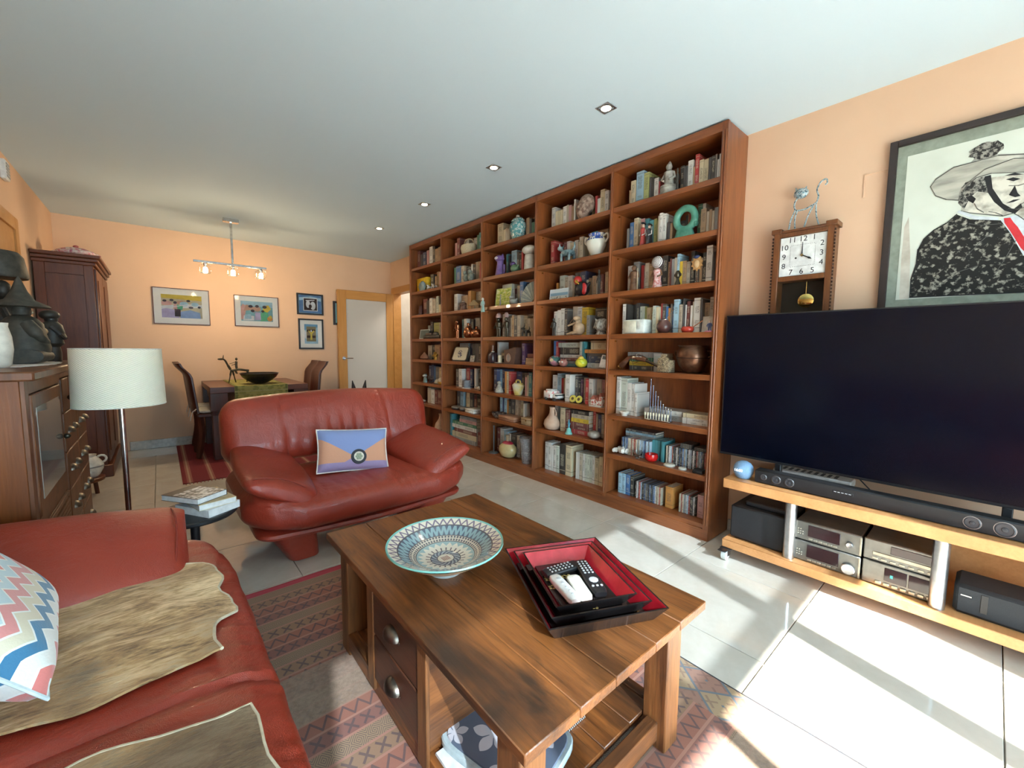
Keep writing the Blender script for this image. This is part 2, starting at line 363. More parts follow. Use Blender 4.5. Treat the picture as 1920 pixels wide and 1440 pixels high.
# ================= BOOKCASE =================
bk=thing('bookcase','mahogany wall bookcase of five bays reaching the ceiling, full of books','bookcase',(0,0,0))
T=.032
def stile(y,w,name):
    m=M(); m.box(B-.010,B+.012,y-w/2,y+w/2,.07,H-.012); part(name,m,BOOKWOOD,bk)
    m=M(); [m.cyl((B-.010,y+k*w,.10),(B-.010,y+k*w,H-.06),w*.17,n=10) for k in ((-.22,.22) if w>.03 else (0,))]; part('bead_moulding',m,BOOKWOOD,bk)
for i,y in enumerate(DIV):
    if i in (0,5): part('side_panel',M().box(B+.012,W-.003,y if i==0 else y-.025,y+.025 if i==0 else y,0,H-.012),BOOKWOOD,bk); stile(y+.014 if i==0 else y-.014,.034,'stile')
    else: part('divider',M().box(B+.012,W-.012,y-.011,y+.011,.07,H-.05),BOOKWOOD,bk); stile(y,.026,'stile')
part('plinth',M().box(B-.004,B+.018,DIV[0]+.001,DIV[5]-.001,0,.07),BOOKWOODH,bk,False)
part('fascia',M().box(B-.008,B+.012,DIV[0]+.031,DIV[5]-.031,2.437,H-.013),BOOKWOODH,bk,False)
part('top_panel',M().box(B+.012,W-.003,DIV[0]+.026,DIV[5]-.026,2.44,H-.02),BOOKWOODH,bk,False)
SHM={}
for b in range(5):
    part('back_panel',M().box(W-.012,W-.003,DIV[b]+.012,DIV[b+1]-.012,.07,2.44),BOOKWOOD,bk,False)
    for r in range(1,9):
        z=SHB(b,r); a,c=DIV[b]+.0255,DIV[b+1]-.0255
        o=part('shelf',M().box(B-.004 if r<8 else B+.002,W-.0125,a-.0125,c+.0125,z-.033,z,.002),BOOKWOODH,bk)
        if r<8:
            m=M(); m.cyl((B+.06,c+.012,z-.05),(B+.06,c+.002,z-.05),.005,n=8); part('shelf_pin',m,BRASS,bk)
# ================= SOFA AND ARMCHAIR =================
n=NM('red_leather'); e=n.noise(2.5,4); g=n.vor(420); w_=n.noise(11,6,(1.4,1,1),2.2,rough=.62)
n.col(n.ramp(e,[(.3,(.27,.030,.015)),(.7,(.36,.048,.025))])).set(.31,coat=.16).bump(g*.25+w_*1.6,.38,.008); LEATHER=n.m
SEAM=P('leather_seam',(.24,.03,.018),.5)
def ss(a,b,x):
    t=min(1,max(0,(x-a)/(b-a))); return t*t*(3-2*t)
def seat_sec(Wd,x):
    d=Wd/2-abs(x); k=1-ss(0,.30,d); q=1-ss(0,.13,d)
    zb=.195+.03*k+.02*q; zt=.405+.055*k-.05*q*q
    y0=.0+.05*k+.06*q; y1=.84
    if d<.06: sh=math.sqrt(max(.02,1-(1-d/.06)**2))
    else: sh=1
    zc=(zb+zt)/2; hz=(zt-zb)/2*(.35+.65*sh); yc=(y0+y1)/2; hy=(y1-y0)/2*(.85+.15*sh)
    return yc,zc,hy,hz
def seat_top(Wd,x,y):
    yc,zc,hy,hz=seat_sec(Wd,x); t=min(.99,abs(y-yc)/hy); return zc+hz*(1-t**3.6)**(1/3.6)
def leather_seat(Wd,name,label,cat,loc,rz,armz=.0,creases=(),ay=.03):
    t=thing(name,label,cat,loc,rz); R=0
    def fs(p):
        x,y,z=p; d=0
        if z>.30:
            d-=.016*sum(math.exp(-((x-c)/.014)**2) for c in creases)
            d+=.004*noise.noise(Vector((x*7,y*5,0)))+.0028*noise.noise(Vector((x*34,y*6,3)))*ss(.30,.40,z)
        if y<.22 and z>.33: d+=.007*noise.noise(Vector((x*40,y*7,4)))
        f=0
        if y<.2: f=-.005*noise.noise(Vector((x*9,z*14,7)))+.010*math.exp(-((z-.375)/.006)**2)
        if y<.25: f+=-.020*math.cos(min(1,abs(x)/(Wd/2))*PI/2)
        return Vector((x,y+f,z+d))
    ns=int(Wd*60)
    xs=sorted(set([-Wd/2+.06*(1-math.cos(a*PI/20)) for a in range(11)]+[Wd/2-.06*(1-math.cos(a*PI/20)) for a in range(11)]+[-Wd/2+.06+(Wd-.12)*i/ns for i in range(ns+1)]))
    st=[]
    for x in xs:
        yc,zc,hy,hz=seat_sec(Wd,x); st.append(((x,yc,zc),(0,hy,0),(0,0,hz)))
    part('seat',M().sweep(st,64,3.6,fs),LEATHER,t)
    st=[]
    for i in range(33):
        x=-math.cos(PI*i/32)*(Wd/2-.055); d=Wd/2-.055-abs(x); k=abs(x)/(Wd/2); sh=math.sqrt(max(.004,1-(1-min(1,d/.09))**2))
        st.append(((x,.43+.015*k,.190+.016*k**3),(0,.395*(.80+.20*sh)-.02*math.sin(k*1.2)+.012*(1-k*k),0),(0,0,.040*(.25+.75*sh))))
    part('base_rail',M().sweep(st,28,2.8),LEATHER,t)
    for sgn in (-1,1):
        st=[]
        for i,(z,hx,hy,cx) in enumerate([(0,.06,.22,.375),(.006,.088,.25,.375),(.04,.095,.26,.385),(.11,.112,.28,.41),(.172,.13,.30,.432)]):
            st.append(((sgn*(Wd/2-.67+cx*1.0),.40,z),(hx,0,0),(0,hy,0)))
        part('pedestal_foot',M().sweep(st,28,4.2),LEATHER,t)
    def fb(p):
        x,y,z=p; g=0
        g+=.016*math.sin(x*70+3*noise.noise(Vector((x*4,z*3,1))))*math.exp(-(x/.22)**2)*(1-ss(.52,.78,z))
        g+=.007*noise.noise(Vector((x*6,z*5,2)))+.004*noise.noise(Vector((x*28,z*9,2)))*ss(.0,.2,.75-z)
        for c in (-.26*Wd,.26*Wd): g+=.010*math.exp(-((x-c+.06*(z-.6))/.010)**2)
        return Vector((x,y+g,z))
    st=[]; bw=Wd/2+.015; nb=int(Wd*64)
    for i in range(nb+1):
        x=-bw+2*bw*i/nb; d=bw-abs(x); k=math.sqrt(max(.03,1-(1-min(1,d/.10))**2)); bow=.05*(x/bw)**2
        hh=.215*(.62+.38*k)-.022*(x/bw)**2; th=.125*(.30+.70*k)
        st.append(((x,.80-bow*.3,.655-.015*(x/bw)**2),(0,th,-.035*k),(0,.072*k,hh)))
    part('backrest',M().sweep(st,56,3.1,fb),LEATHER,t)
    for c in (-.26*Wd,.26*Wd):
        pts=[]
        for i in range(22):
            z=.47+.385*i/21; pts.append((c-.06*(z-.6),0,z))
        # seam ridge rides just proud of the groove
        q=[]
        for x,_,z in pts:
            s_=(z-.655)/.215; yf=.80+.072*s_-.125*(1-min(.98,abs(s_))**3.1)**(1/3.1); q.append((x,yf+.010,z))
        part('seam',M().tube(q,.0035,6),SEAM,t)
    for sgn in (-1,1):
        st=[]; na=30
        for i in range(na+1):
            u=.5-.5*math.cos(PI*i/na); AL=.77-ay; y=ay+AL*u; d=min(u,1-u)*AL; k=math.sqrt(max(.0004,1-(1-min(1,d/.075))**2))
            hw=(.165+.02*math.sin(u*PI))*(.72+.28*k); ht=(.050+.022*u)*(.06+.94*k); tilt=.070+armz*.55
            st.append(((sgn*(Wd/2-.175-.02*u+.02*(1-k)),y,.452+armz*.5+.035*u-.02*(1-u)**2),(sgn*hw,0,tilt),(-sgn*.02,0,ht)))
        a=M().sweep(st,36,2.5,lambda p:Vector((p[0],p[1],p[2]+.004*noise.noise(Vector((p[0]*8,p[1]*8,5))))))
        if sgn<0: pass
        ao=part('armrest',a,LEATHER,t)
        pts=[]
        for i in range(13):
            a_=-1+2*i/12; cx=sgn*(Wd/2-.175); pts.append((cx+sgn*.13*a_,ay+.028+.012*a_*a_,.470+armz*.5+a_*(.055+armz*.45)+.035*(1-a_*a_)))
        part('seam',M().tube(pts,.003,6),SEAM,ao)
    return t
leather_seat(1.34,'armchair','wide red leather armchair with padded arms and pedestal feet','armchair',(.945,2.27,.0),0)
SW=2.72; SCY=.72
leather_seat(SW,'sofa','long red leather sofa with two hides on its seat','sofa',(.175,SCY,.0),PI/2,armz=.03,creases=(-.46,.40),ay=.13)
# hides on the sofa
def hide(name,label,y0,y1,x0,x1,seed,dark):
    n=NM(name+'_fur'); e=n.noise(14,7,(.45,1.0,1),.7,rough=.68); g=n.noise(3.6,4,(.7,1,1),.8); h=n.noise(260,3,(.16,1,1)); u=n.noise(120,4,(.22,1,1),.4)
    c=n.ramp(e*.62+u*.38,[(.37,(.17,.090,.032)),(.48,(.50,.31,.13)),(.61,(.86,.65,.38))]); c=n.mix(((g*.62+e*.2+u*.18-dark)*9).max(0).min(.8),c,(.06,.030,.011))
    n.col(c).set(.75,sheen=.25).bump(h*.7+e*.3,.55,.008)
    rim=P('hide_rim',(.66,.58,.42),.8)
    def fn(a,b):
        # a along y (local), b along x depth
        y=y0+(y1-y0)*a; x=x0+(x1-x0)*b
        ed=min(a,1-a,b,1-b)
        y+=.024*noise.noise(Vector((b*2.6,seed,a*.7)))*(1-ss(0,.5,min(a,1-a)))*2; x+=(.034*noise.noise(Vector((a*3.1,seed+5,b)))+.012*noise.noise(Vector((a*9,seed,b))))*ss(.6,1,b)*2-.03*abs(2*a-1)**4*b
        ly=x; xl=y-SCY; yl=.175-ly
        yl=max(.0175,yl)
        z=seat_top(SW,xl,yl)+.016
        z+=.012*(1-ss(0,.10,1-b))*(.5+.5*math.sin(a*9+seed))+.006*noise.noise(Vector((a*6,b*6,seed)))
        return Vector((x,y,z))
    m=M().grid(fn,48,36,.006); t=thing(name,label,'hide'); part('fur',m,n.m,t)
    pts=[fn(1,i/20) for i in range(21)]+[fn(1-i/24,1) for i in range(1,25)]; part('rim',M().tube([p-Vector((0,0,.003)) for p in pts],.0045,6),rim,t)
hide('cowhide_seat_cover','brindle pale hide draped over the sofa seat beside the far armrest',1.21,1.80,-.46,.115,1.0,.505)
hide('cowhide_seat_cover','darker brown hide draped over the middle sofa seat cushion',.12,1.02,-.46,.138,4.0,.49)
# pillows
def pillow(w,h,t,n=26):
    def f(side):
        return lambda a,b:(lambda u,v:Vector((w/2*u*(1-.06*(1-abs(v))**1*abs(u)**3*0-.05*(1-v*v)*abs(u)**4),side*t/2*max(0,(1-u**4))**.5*max(0,(1-v**4))**.5,h/2*v*(1-.05*(1-u*u)*abs(v)**4))))(2*a-1,2*b-1)
    m=M()
    for side in (-1,1):
        g=f(side); vs=[g(i/n,j/n) for j in range(n+1) for i in range(n+1)]; q=lambda i,j:j*(n+1)+i
        fs=[(q(i,j),q(i+1,j),q(i+1,j+1),q(i,j+1)) for j in range(n) for i in range(n)]
        m.add(vs,fs if side<0 else [k[::-1] for k in fs])
    rim=[f(1)(i/n,0) for i in range(n)]+[f(1)(1,i/n) for i in range(n)]+[f(1)(1-i/n,1) for i in range(n)]+[f(1)(0,1-i/n) for i in range(n)]
    return m,rim
n=NM('envelope_cloth'); x,y,z=n.xyz(); az=(x.abs()*.62)
c=n.mix(z.gt(az-.055),(.66,.33,.20),(.23,.30,.55)); c=n.mix((z+.095).lt((x.abs()*-.55)+.045),c,(.33,.26,.45)); c=n.mix(z.lt(-.085),c,(.33,.26,.45))
n.col(c).set(.8,sheen=.3).bump(n.noise(12,4)*.8+n.noise(250,2)*.2,.35,.01)
t=thing('throw_pillow','small envelope-patterned pillow in blue, peach and lilac on the armchair','pillow',(.915,2.63,.528)); t.rotation_euler=(math.radians(-24),math.radians(4),math.radians(-9))
m,rim=pillow(.43,.27,.12); part('cover',m,n.m,t); part('piping',M().tube(rim,.005,6,True),P('white_piping',(.85,.82,.75),.7),t)
e_=M(); e_.cyl((0.02,-.066,-.055),(0.02,-.050,-.055),.046,n=28); bd=part('badge',e_,P('badge_black',(.02,.02,.03),.6),t)
part('badge_ring',M().cyl((.02,-.068,-.055),(.02,-.060,-.055),.030,n=24),P('badge_ivory',(.75,.72,.60),.7),bd)
m=M(); [m.sph((.02+.014*math.cos(k*PI/3),-.068,-.055+.014*math.sin(k*PI/3)),(.008,.004,.008),8) for k in range(6)]; m.sph((.02,-.069,-.055),(.008,.005,.008),8); part('badge_flower',m,P('badge_green',(.35,.40,.28),.7),bd)
n=NM('chevron_cloth'); x,y,z=n.xyz(); q=(z+x.tri(.035)*.9)/.034; k=q.floor().mod(6)
c=n.mix(k.lt(.5),(.62,.72,.74),(.72,.22,.20))
for i,cc in ((1,(.80,.80,.76)),(2,(.05,.20,.36)),(3,(.72,.66,.50)),(4,(.70,.28,.27)),(5,(.55,.70,.75))): c=n.mix((k-i).abs().lt(.5),c,cc)
c=n.mix(q.fract().lt(.16),c,(.85,.86,.83)); n.col(c).set(.85,sheen=.3).bump(n.noise(180,2),.3,.004)
t=thing('throw_pillow','square chevron pillow in red, blue and white leaning on the sofa back','pillow',(-.37,1.42,.635)); t.rotation_euler=(math.radians(-38),0,PI/2+.12)
m,rim=pillow(.46,.44,.15); part('cover',m,n.m,t); part('piping',M().tube(rim,.004,6,True),P('pale_piping',(.70,.80,.82),.7),t)
# ================= RUGS =================
n=NM('kilim'); x,y,z=n.xyz(); v=y/.062; row=v.floor(); fr=v.fract(); wv=n.noise(8,3)
u=(x+wv*.01)/.05
zig=((u.tri(.5)*2-((fr-.15)/.7)).abs()).lt(.16); dia=((u.fract()-.5).abs()+(fr-.5).abs()*.9); cross=((((u.fract()-.5).abs()-(fr-.5).abs()).abs()).lt(.10))*(dia.lt(.62))
k=row.mod(4)
base=n.mix(k.lt(.5),(.27,.15,.085),(.30,.10,.065)); base=n.mix((k-2).abs().lt(.5),base,(.32,.21,.12)); base=n.mix((k-3).abs().lt(.5),base,(.22,.08,.065))
ink=(k.lt(.5)*zig).max((k-1).abs().lt(.5)*cross).max((k-2).abs().lt(.5)*(((dia*7).fract()).lt(.35))).max((k-3).abs().lt(.5)*cross)
c=n.mix(ink*.85,base,(.07,.04,.05)); c=n.mix(((fr-.5).abs()).gt(.43),c,(.40,.18,.13)); bn=((v/9).floor().mod(2)).gt(.5)*(v/9).fract().lt(.42)
c=n.mix(bn*.8,c,n.ramp(n.noise(70,4),[(.35,(.24,.17,.12)),(.65,(.36,.26,.19))]))
# diamond panel along the long side near the television
xb=x.gt(.53); dm=((x/.13).tri(.5)+(y/.17).tri(.5)); dl=((dm*2).fract()-.5).abs().gt(.42)
c2=n.mix(dl,n.mix(((dm*2).floor().mod(2)).gt(.5),(.30,.15,.11),(.36,.25,.14)),(.10,.14,.18)); c2=n.mix(cross*.5*dl.lt(.5),c2,(.12,.05,.05)); c=n.mix(xb,c,c2)
c=n.mix(n.noise(5,3)*.35,c,(.34,.24,.18)); c=n.mix(y.gt(1.425),c,(.40,.04,.06))
n.col(c).set(.92,sheen=.1).bump(n.noise(420,2)*.6+fr*.4,.35,.004)
rugc=(.78,.76)
def rf(a,b):
    x=(-.69+1.38*a); y=(-1.46+2.92*b); x+=.012*noise.noise(Vector((0,y*2.2,1)))*(a>.5)*2; y+=.010*noise.noise(Vector((x*2.5,0,2)))*(b>.5)*2
    return Vector((x,y,.007))
t=thing('kilim_rug','striped rust and brown woven kilim rug under the coffee table','rug',(*rugc,0)); part('weave',M().grid(rf,40,60,.0065),n.m,t)
m=M(); m.tube([rf(1,i/60)-Vector((0,0,.003)) for i in range(61)],.0045,6); part('selvedge',m,P('rug_edge_dark',(.05,.05,.06),.9),t)
m=M(); m.tube([rf(i/40,1)-Vector((0,0,.003)) for i in range(41)],.005,6); part('end_border',m,P('rug_edge_red',(.40,.04,.06),.9),t)
n=NM('red_striped_rug'); x,y,z=n.xyz(); v=(x/.16); k=v.fract(); c=n.mix((k-.5).abs().lt(.13),(.16,.012,.02),(.25,.09,.07)); c=n.mix((k-.5).abs().lt(.04),c,(.36,.24,.17)); n.col(c).set(.9).bump(n.noise(300,2),.3,.004)
t=thing('dining_rug','dark red striped rug under the dining table','rug',(.87,5.35,0)); m=M().grid(lambda a,b:Vector((-.77+1.54*a,-.92+1.76*b,.007)),20,20,.0065); part('weave',m,n.m,t)
m=M()
for i in range(60): x=-.75+1.5*i/59; m.box(x-.003,x+.003,-.955,-.922,.0005,.004)
part('fringe',m,P('fringe_red',(.28,.06,.06),.9),t,False)
PORTRAIT="brim:154 1958,169 1987,224 2024,292 2028,356 2032,426 2014,516 1978,583 1927,618 1872,614 1840,559 1878,494 1918,431 1940,340 1962,297 1956,272 1931,248 1873,210 1886,174 1912;crown:274 2027,290 2047,334 2045,418 2020,496 1990,535 1966,428 1992,336 2020;hair:249 1859,250 1911,266 1946,319 1956,339 1912,337 1881,305 1896,285 1876,270 1828;face:260 1843,284 1883,310 1895,332 1946,432 1934,504 1895,521 1814,507 1747,471 1713,428 1765,415 1777,387 1771,289 1807,261 1823;strap:321 1955,340 1956,349 1897,383 1825,414 1793,433 1813,438 1796,420 1773,390 1793,357 1838,337 1881;eye:384 1924,404 1927,425 1915,406 1910;brow:379 1941,407 1945,432 1931,408 1934;mouth:392 1823,411 1833,431 1831,412 1823;nose:411 1892,421 1858,430 1844,415 1842,397 1856;ear:271 1880,288 1885,303 1865,296 1847,281 1861;collar:247 1820,256 1826,309 1789,375 1768,375 1757,305 1775;jacket:248 1810,217 1777,180 1755,148 1720,131 1674,130 1604,116 1535,117 1449,468 1440,723 1432,701 1548,662 1638,608 1683,533 1740,478 1729,442 1682,430 1684,397 1750,291 1779;shirt:382 1754,392 1764,420 1767,474 1730,476 1645,473 1585,455 1594,413 1694;tie:390 1761,408 1760,418 1739,432 1715,456 1661,471 1609,469 1591,446 1626,413 1700,393 1742;shadow:75 1790,88 1837,106 1643,114 1442,79 1445,74 1648"
# ================= COFFEE TABLE =================
t=thing('coffee_table','rustic dark wooden coffee table with two drawers on the kilim','coffee table',(.815,1.07,.0075))
X0,X1,Y0,Y1,ZT=-.355,.355,-.575,.575,.4525
pw=(X1-X0)/5
for i in range(5):
    w=[.0,.012,-.008,.015,-.006,0]; a=X0+pw*i+w[i]; b=X0+pw*(i+1)+w[i+1]
    if i==3:
        part('top_plank',M().box(a+.0006,b-.0006,Y0+.0,.21,ZT-.026,ZT-.0004*i,.0022),TABLEWOOD,t); part('top_plank',M().box(a+.0006,b-.0006,.211,Y1,ZT-.026,ZT-.001,.0022),TABLEWOOD,t)
    else: part('top_plank',M().box(a+.0006,b-.0006,Y0,Y1,ZT-.026,ZT-.0006*(i%2),.0022),TABLEWOOD,t)
g=.075; ix,iy=.035,.05
for sx in (-1,1):
    for sy in (-1,1):
        x=sx*(X1-ix-g/2); y=sy*(Y1-iy-g/2); part('leg',M().box(x-g/2,x+g/2,y-g/2,y+g/2,0,ZT-.027,.004),TABLEWOODZ,t)
for sx in (-1,1): part('apron',M().box(sx*.29-.012,sx*.29+.012,-.449,.449,ZT-.075,ZT-.027,.002),TABLEWOOD,t)
for sy in (-1,1): part('apron',M().box(-.244,.244,sy*.49-.012,sy*.49+.012,ZT-.06,ZT-.027,.002),TABLEWOODX,t)
zs=.085
for i,(a,b) in enumerate([(-.30,-.18),(-.18,-.06),(-.06,.06),(.06,.18),(.18,.30)]): part('shelf_plank',M().box(a+.001,b-.001,-.449,.449,zs-.02,zs,.002),TABLEWOOD,t)
for sx in (-1,1): part('shelf_rail',M().box(sx*.305-.018,sx*.305+.018,-.449,.449,.03,zs+.006,.003),TABLEWOOD,t)
for sy in (-1,1): part('shelf_rail',M().box(-.244,.244,sy*.485-.018,sy*.485+.018,.03,zs+.004,.003),TABLEWOODX,t)
# drawer block y local -.13..+.20, faces -x
for y in (-.145,.205): part('block_panel',M().box(-.322,.322,y-.014,y+.014,zs+.007,ZT-.028,.002),TABLEWOODX,t); 
for y in (-.145,.205): part('block_post',M().box(-.334,-.322,y-.03,y+.018,zs-.03,ZT-.028,.002),TABLEWOODZ,t)
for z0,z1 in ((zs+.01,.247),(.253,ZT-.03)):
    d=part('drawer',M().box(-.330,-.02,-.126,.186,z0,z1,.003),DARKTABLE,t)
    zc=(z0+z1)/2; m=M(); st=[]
    for i in range(9):
        a=PI*i/8; st.append((.0,.03-.045*math.cos(a),0))
    pr=[(.040*math.sin(PI/2*k/6),.026*math.cos(PI/2*k/6)) for k in range(7)]
    v=[];f=[]
    for q,dep in pr:
        for i in range(13):
            a=PI*i/12; v.append((-.331-dep,.03-q*1.0*math.cos(a),zc-.012+q*.8*math.sin(a)))
    for k in range(6):
        for i in range(12): f.append((k*13+i,k*13+i+1,k*13+14+i,k*13+13+i))
    m.add(v,f); m.add([(p[0]+.003,p[1],p[2]) for p in v],[q[::-1] for q in f]); m.box(-.333,-.330,-.016,.076,zc-.016,zc-.008,.001)
    part('cup_pull',m,PEWTER,d)
ZTOP=.0075+ZT
# ceramic plate
n=NM('plate_glaze'); x,y,z=n.xyz(); r=(x*x+y*y).sqrt(); a=y.atan2(x)/(2*PI)
c=n.mix(r.gt(.150),(.42,.55,.56),(.78,.70,.56))
zz=(((a*38).tri(.5)*2-(r-.152)/.026).abs()).lt(.22); c=n.mix(zz*r.between(.152,.180),c,(.18,.12,.20))
w2=(((a*44).tri(.5)*2-(r-.118)/.03).abs()).lt(.42); c=n.mix(r.between(.116,.150),c,n.mix(w2,(.05,.08,.14),(.24,.39,.44)))
ch=((a*64).fract()-.5).abs().lt(.3)*((r*95).fract()-.5).abs().lt(.33); c=n.mix(r.between(.094,.116),c,n.mix(ch,(.68,.60,.48),(.07,.06,.09)))
pet=(r+((a*22).tri(.5)*.034)).lt(.089); c=n.mix(r.lt(.094),c,(.33,.47,.49)); c=n.mix(pet*r.gt(.04),c,(.80,.75,.64)); dots=((a*22).fract()-.5).abs().lt(.13)*r.between(.050,.064); c=n.mix(dots,c,(.09,.05,.08))
sp=(((a*16+r*60).fract()-.5).abs()).lt(.2); c=n.mix(r.lt(.048),c,n.mix(sp,(.10,.11,.18),(.45,.52,.55))); c=n.mix(r.lt(.026),c,(.80,.75,.64)); sq=(x.abs().max(y.abs())).lt(.013)*(((x*190).fract()-.5).abs()).gt(.22); c=n.mix(sq,c,(.28,.07,.07))
for q in (.094,.116,.150,.152,.048,.027): c=n.mix((r-q).abs().lt(.0013),c,(.06,.05,.07))
c=n.mix(r.gt(.181),c,(.16,.52,.46)); c=n.mix(n.noise(14,3)*.25,c,(.62,.62,.55)); n.col(c).set(.14,coat=.5)
t=thing('ceramic_plate','large footed ceramic plate with blue and black painted rings on the coffee table','plate',(.680,1.122,ZTOP)); t.scale=(1.005,1.005,1.28)
m=M(); pi_=[(.001,.030),(.05,.031),(.09,.038),(.125,.052),(.152,.066),(.183,.075)]; m.lathe([(.048,.022),(.10,.030),(.15,.055),(.183,.071),(.188,.073),(.187,.077),(.183,.0755)]+pi_[::-1][1:],56)
part('bowl',m,n.m,t,ang=60); part('underside',M().lathe([(.052,.012),(.10,.026),(.15,.0515),(.184,.0695),(.15,.0535),(.05,.020)],48),P('terracotta_glaze',(.66,.44,.27),.35),t,ang=60)
part('foot_ring',M().lathe([(.050,0),(.055,0),(.060,.016),(.045,.020)],32),P('foot_glaze',(.55,.58,.55),.3),t)
# nested lacquer trays
LACR=P('red_lacquer',(.56,.018,.035),.16,coat=.6); LACK=Pmix('black_lacquer',0,(.012,.010,.010),(.016,.014,.014),9,.5,.05,.2,coat=.5); GOLD=P('gold_paint',(.55,.42,.14),.4,.3)
def tray(lx,ly,h,loc,rz,label):
    t=thing('lacquer_tray',label,'tray',loc,rz,None); fl=.028
    part('tray_floor',M().box(-lx/2+.006,lx/2-.006,-ly/2+.006,ly/2-.006,0,.006),LACK,t,False)
    for ax,sg in ((0,-1),(0,1),(1,-1),(1,1)):
        a,b=(lx/2,ly/2) if ax==0 else (ly/2,lx/2)
        def q(u,s,z,t_): 
            o=a-.006+fl*z/h; w=b-.006+fl*z/h
            p=(sg*(o+t_),s*(w+t_),z); return p if ax==0 else (p[1],p[0],p[2])
        I=[q(0,-1,.0,0),q(0,1,.0,0),q(0,1,h,0),q(0,-1,h,0)]; O=[q(0,-1,0,.005),q(0,1,0,.005),q(0,1,h,.005),q(0,-1,h,.005)]
        m=M(); m.add(I,[(0,1,2,3)]); m.mi=1; m.add(O,[(3,2,1,0)]); m.add(I+O,[(0,4,5,1),(1,5,6,2),(2,6,7,3),(3,7,4,0)])
        part('tray_wall',m,[LACR,LACK],t,False)
    m=M()
    for k in range(14):
        x=random.uniform(-lx*.42,lx*.42); y=random.uniform(-ly*.42,ly*.42)
        for j in range(5): m.sph((x+.008*math.cos(j*1.257),y+.008*math.sin(j*1.257),.0062),(.0045,.0045,.0006),6)
    part('gold_flower',m,GOLD,t,False)
    return t
RZ=math.radians(-25); tc=Vector((.925,.775))
def tp(dx,dy): return (tc.x+dx*math.cos(RZ)-dy*math.sin(RZ),tc.y+dx*math.sin(RZ)+dy*math.cos(RZ))
tray(.285,.37,.046,(*tp(0,0),ZTOP),RZ,'largest black and red lacquer tray, bottom of the nested three')
tray(.235,.305,.042,(*tp(-.004,0),ZTOP+.0085),RZ,'middle-sized black and red lacquer tray nested between two others')
tray(.185,.245,.040,(*tp(-.006,0),ZTOP+.017),RZ,'smallest black and red lacquer tray holding the remote controls'); zr=ZTOP+.017+.0085
def remote(loc,rz,lx,ly,h,body,btn,label,layout,cat='remote control',shape=0):
    t=thing('remote_control',label,cat,loc,rz); m=M()
    st=[((0,-ly/2+ly*i/12,h/2),((lx/2)*(1 if shape==0 else (.8+.2*math.cos(PI*(i/12-.5)*1.2)+.18*abs(i/6-1)**2))*(.8 if i in(0,12) else 1),0,0),(0,0,h/2*(.75 if i in (0,12) else 1))) for i in range(13)]
    m.sweep(st,20,4); part('body',m,body,t); m=M()
    for x,y,r in layout: m.lathe([(r,h*.9),(r,h+.0016),(r*.7,h+.0022)],10,(x,y,0))
    part('button',m,btn,t)
BTN=P('grey_button',(.55,.56,.58),.5); BTW=P('dark_button',(.10,.10,.12),.5)
grid6=[(-.012+.012*i,-.05+.013*j,.0035) for i in range(3) for j in range(8)]
remote((*tp(-.022,.060),zr),RZ-1.35,.042,.13,.017,BLACKP,BTN,'slim black remote control lying across the top of the tray',[(-.012+.012*i,-.045+.0125*j,.0032) for i in range(3) for j in range(7)])
remote((*tp(.042,-.005),zr),RZ-.10+PI,.047,.18,.018,BLACKP,BTN,'long waisted black remote control with a round pad along the tray side',[(-.012+.012*i,-.075+.013*j,.0036) for i in range(3) for j in range(6)]+[(0,.03,.014),(-.013,.06,.004),(.013,.06,.004),(0,.06,.004)],shape=1)
remote((*tp(-.058,-.045),zr),RZ+.12,.036,.13,.022,WHITEP,P('pale_button',(.62,.64,.66),.4),'white game remote with round buttons at the edge of the tray',[(0,.035,.008),(-.0,.012,.005),(0,-.01,.0035),(0,-.03,.004),(0,-.045,.004)],'game controller')
remote((*tp(-.012,-.045),zr),RZ-.06,.042,.115,.016,P('pearl_plastic',(.85,.82,.74),.25),WHITEP,'plain cream handset between the white and the black remotes',[(0,.04,.004)],'handset')
# things on the lower shelf of the coffee table
zl=.0075+zs+.001
n=NM('hibiscus_tin'); x,y,z=n.xyz(); c=(.115,.145,.20)
fl=None
cc=None
for (fx,fy,s_) in ((-.02,.03,.060),(.055,-.075,.050),(-.085,-.06,.045),(.06,.12,.05),(-.08,.12,.04)):
    dx=x-fx; dy=y-fy; r=(dx*dx+dy*dy).sqrt()/s_; a=dy.atan2(dx)/(2*PI)*5; q=r.lt((a.tri(.5)*2)._m('POWER',.5)*.75+.25)*(((a.tri(.5)).gt(.06)).max(r.lt(.2))); fl=q if fl is None else fl.max(q)
n.col(n.mix(fl,(.105,.135,.19),(.52,.53,.58))).set(.35)
t=thing('hibiscus_case','grey rounded case printed with pale hibiscus flowers on the lower table shelf','case',(.672,.795,zl+.0135),.25)
m=M().sweep([((0,0,z),(hx,0,0),(0,hy,0)) for z,hx,hy in ((0,.115,.155),(.004,.12,.16),(.018,.12,.16),(.022,.117,.157))],36,6); part('body',m,P('case_glass_rim',(.45,.55,.58),.15),t)
part('lid',M().sweep([((0,0,z),(hx,0,0),(0,hy,0)) for z,hx,hy in ((.0225,.108,.148),(.026,.106,.146))],36,6),n.m,t)
solo('white_folder',M().box(-.098,.098,-.10,.10,0,.010,.002),P('white_card',(.80,.84,.86),.5),'flat white folder under the grey hibiscus case','folder',(.607,.80,zl),0)
t=thing('spiral_notebook','bright blue spiral-bound notebook on the lower table shelf','notebook',(.812,.805,zl),-PI/2)
part('cover',M().box(-.085,.085,-.098,.098,.010,.0125,.001),P('blue_cover',(.02,.20,.55),.35,c2=(.03,.35,.75),scale=8),t); part('pages',M().box(-.083,.083,-.096,.096,0,.010),PAPER,t,False)
m=M()
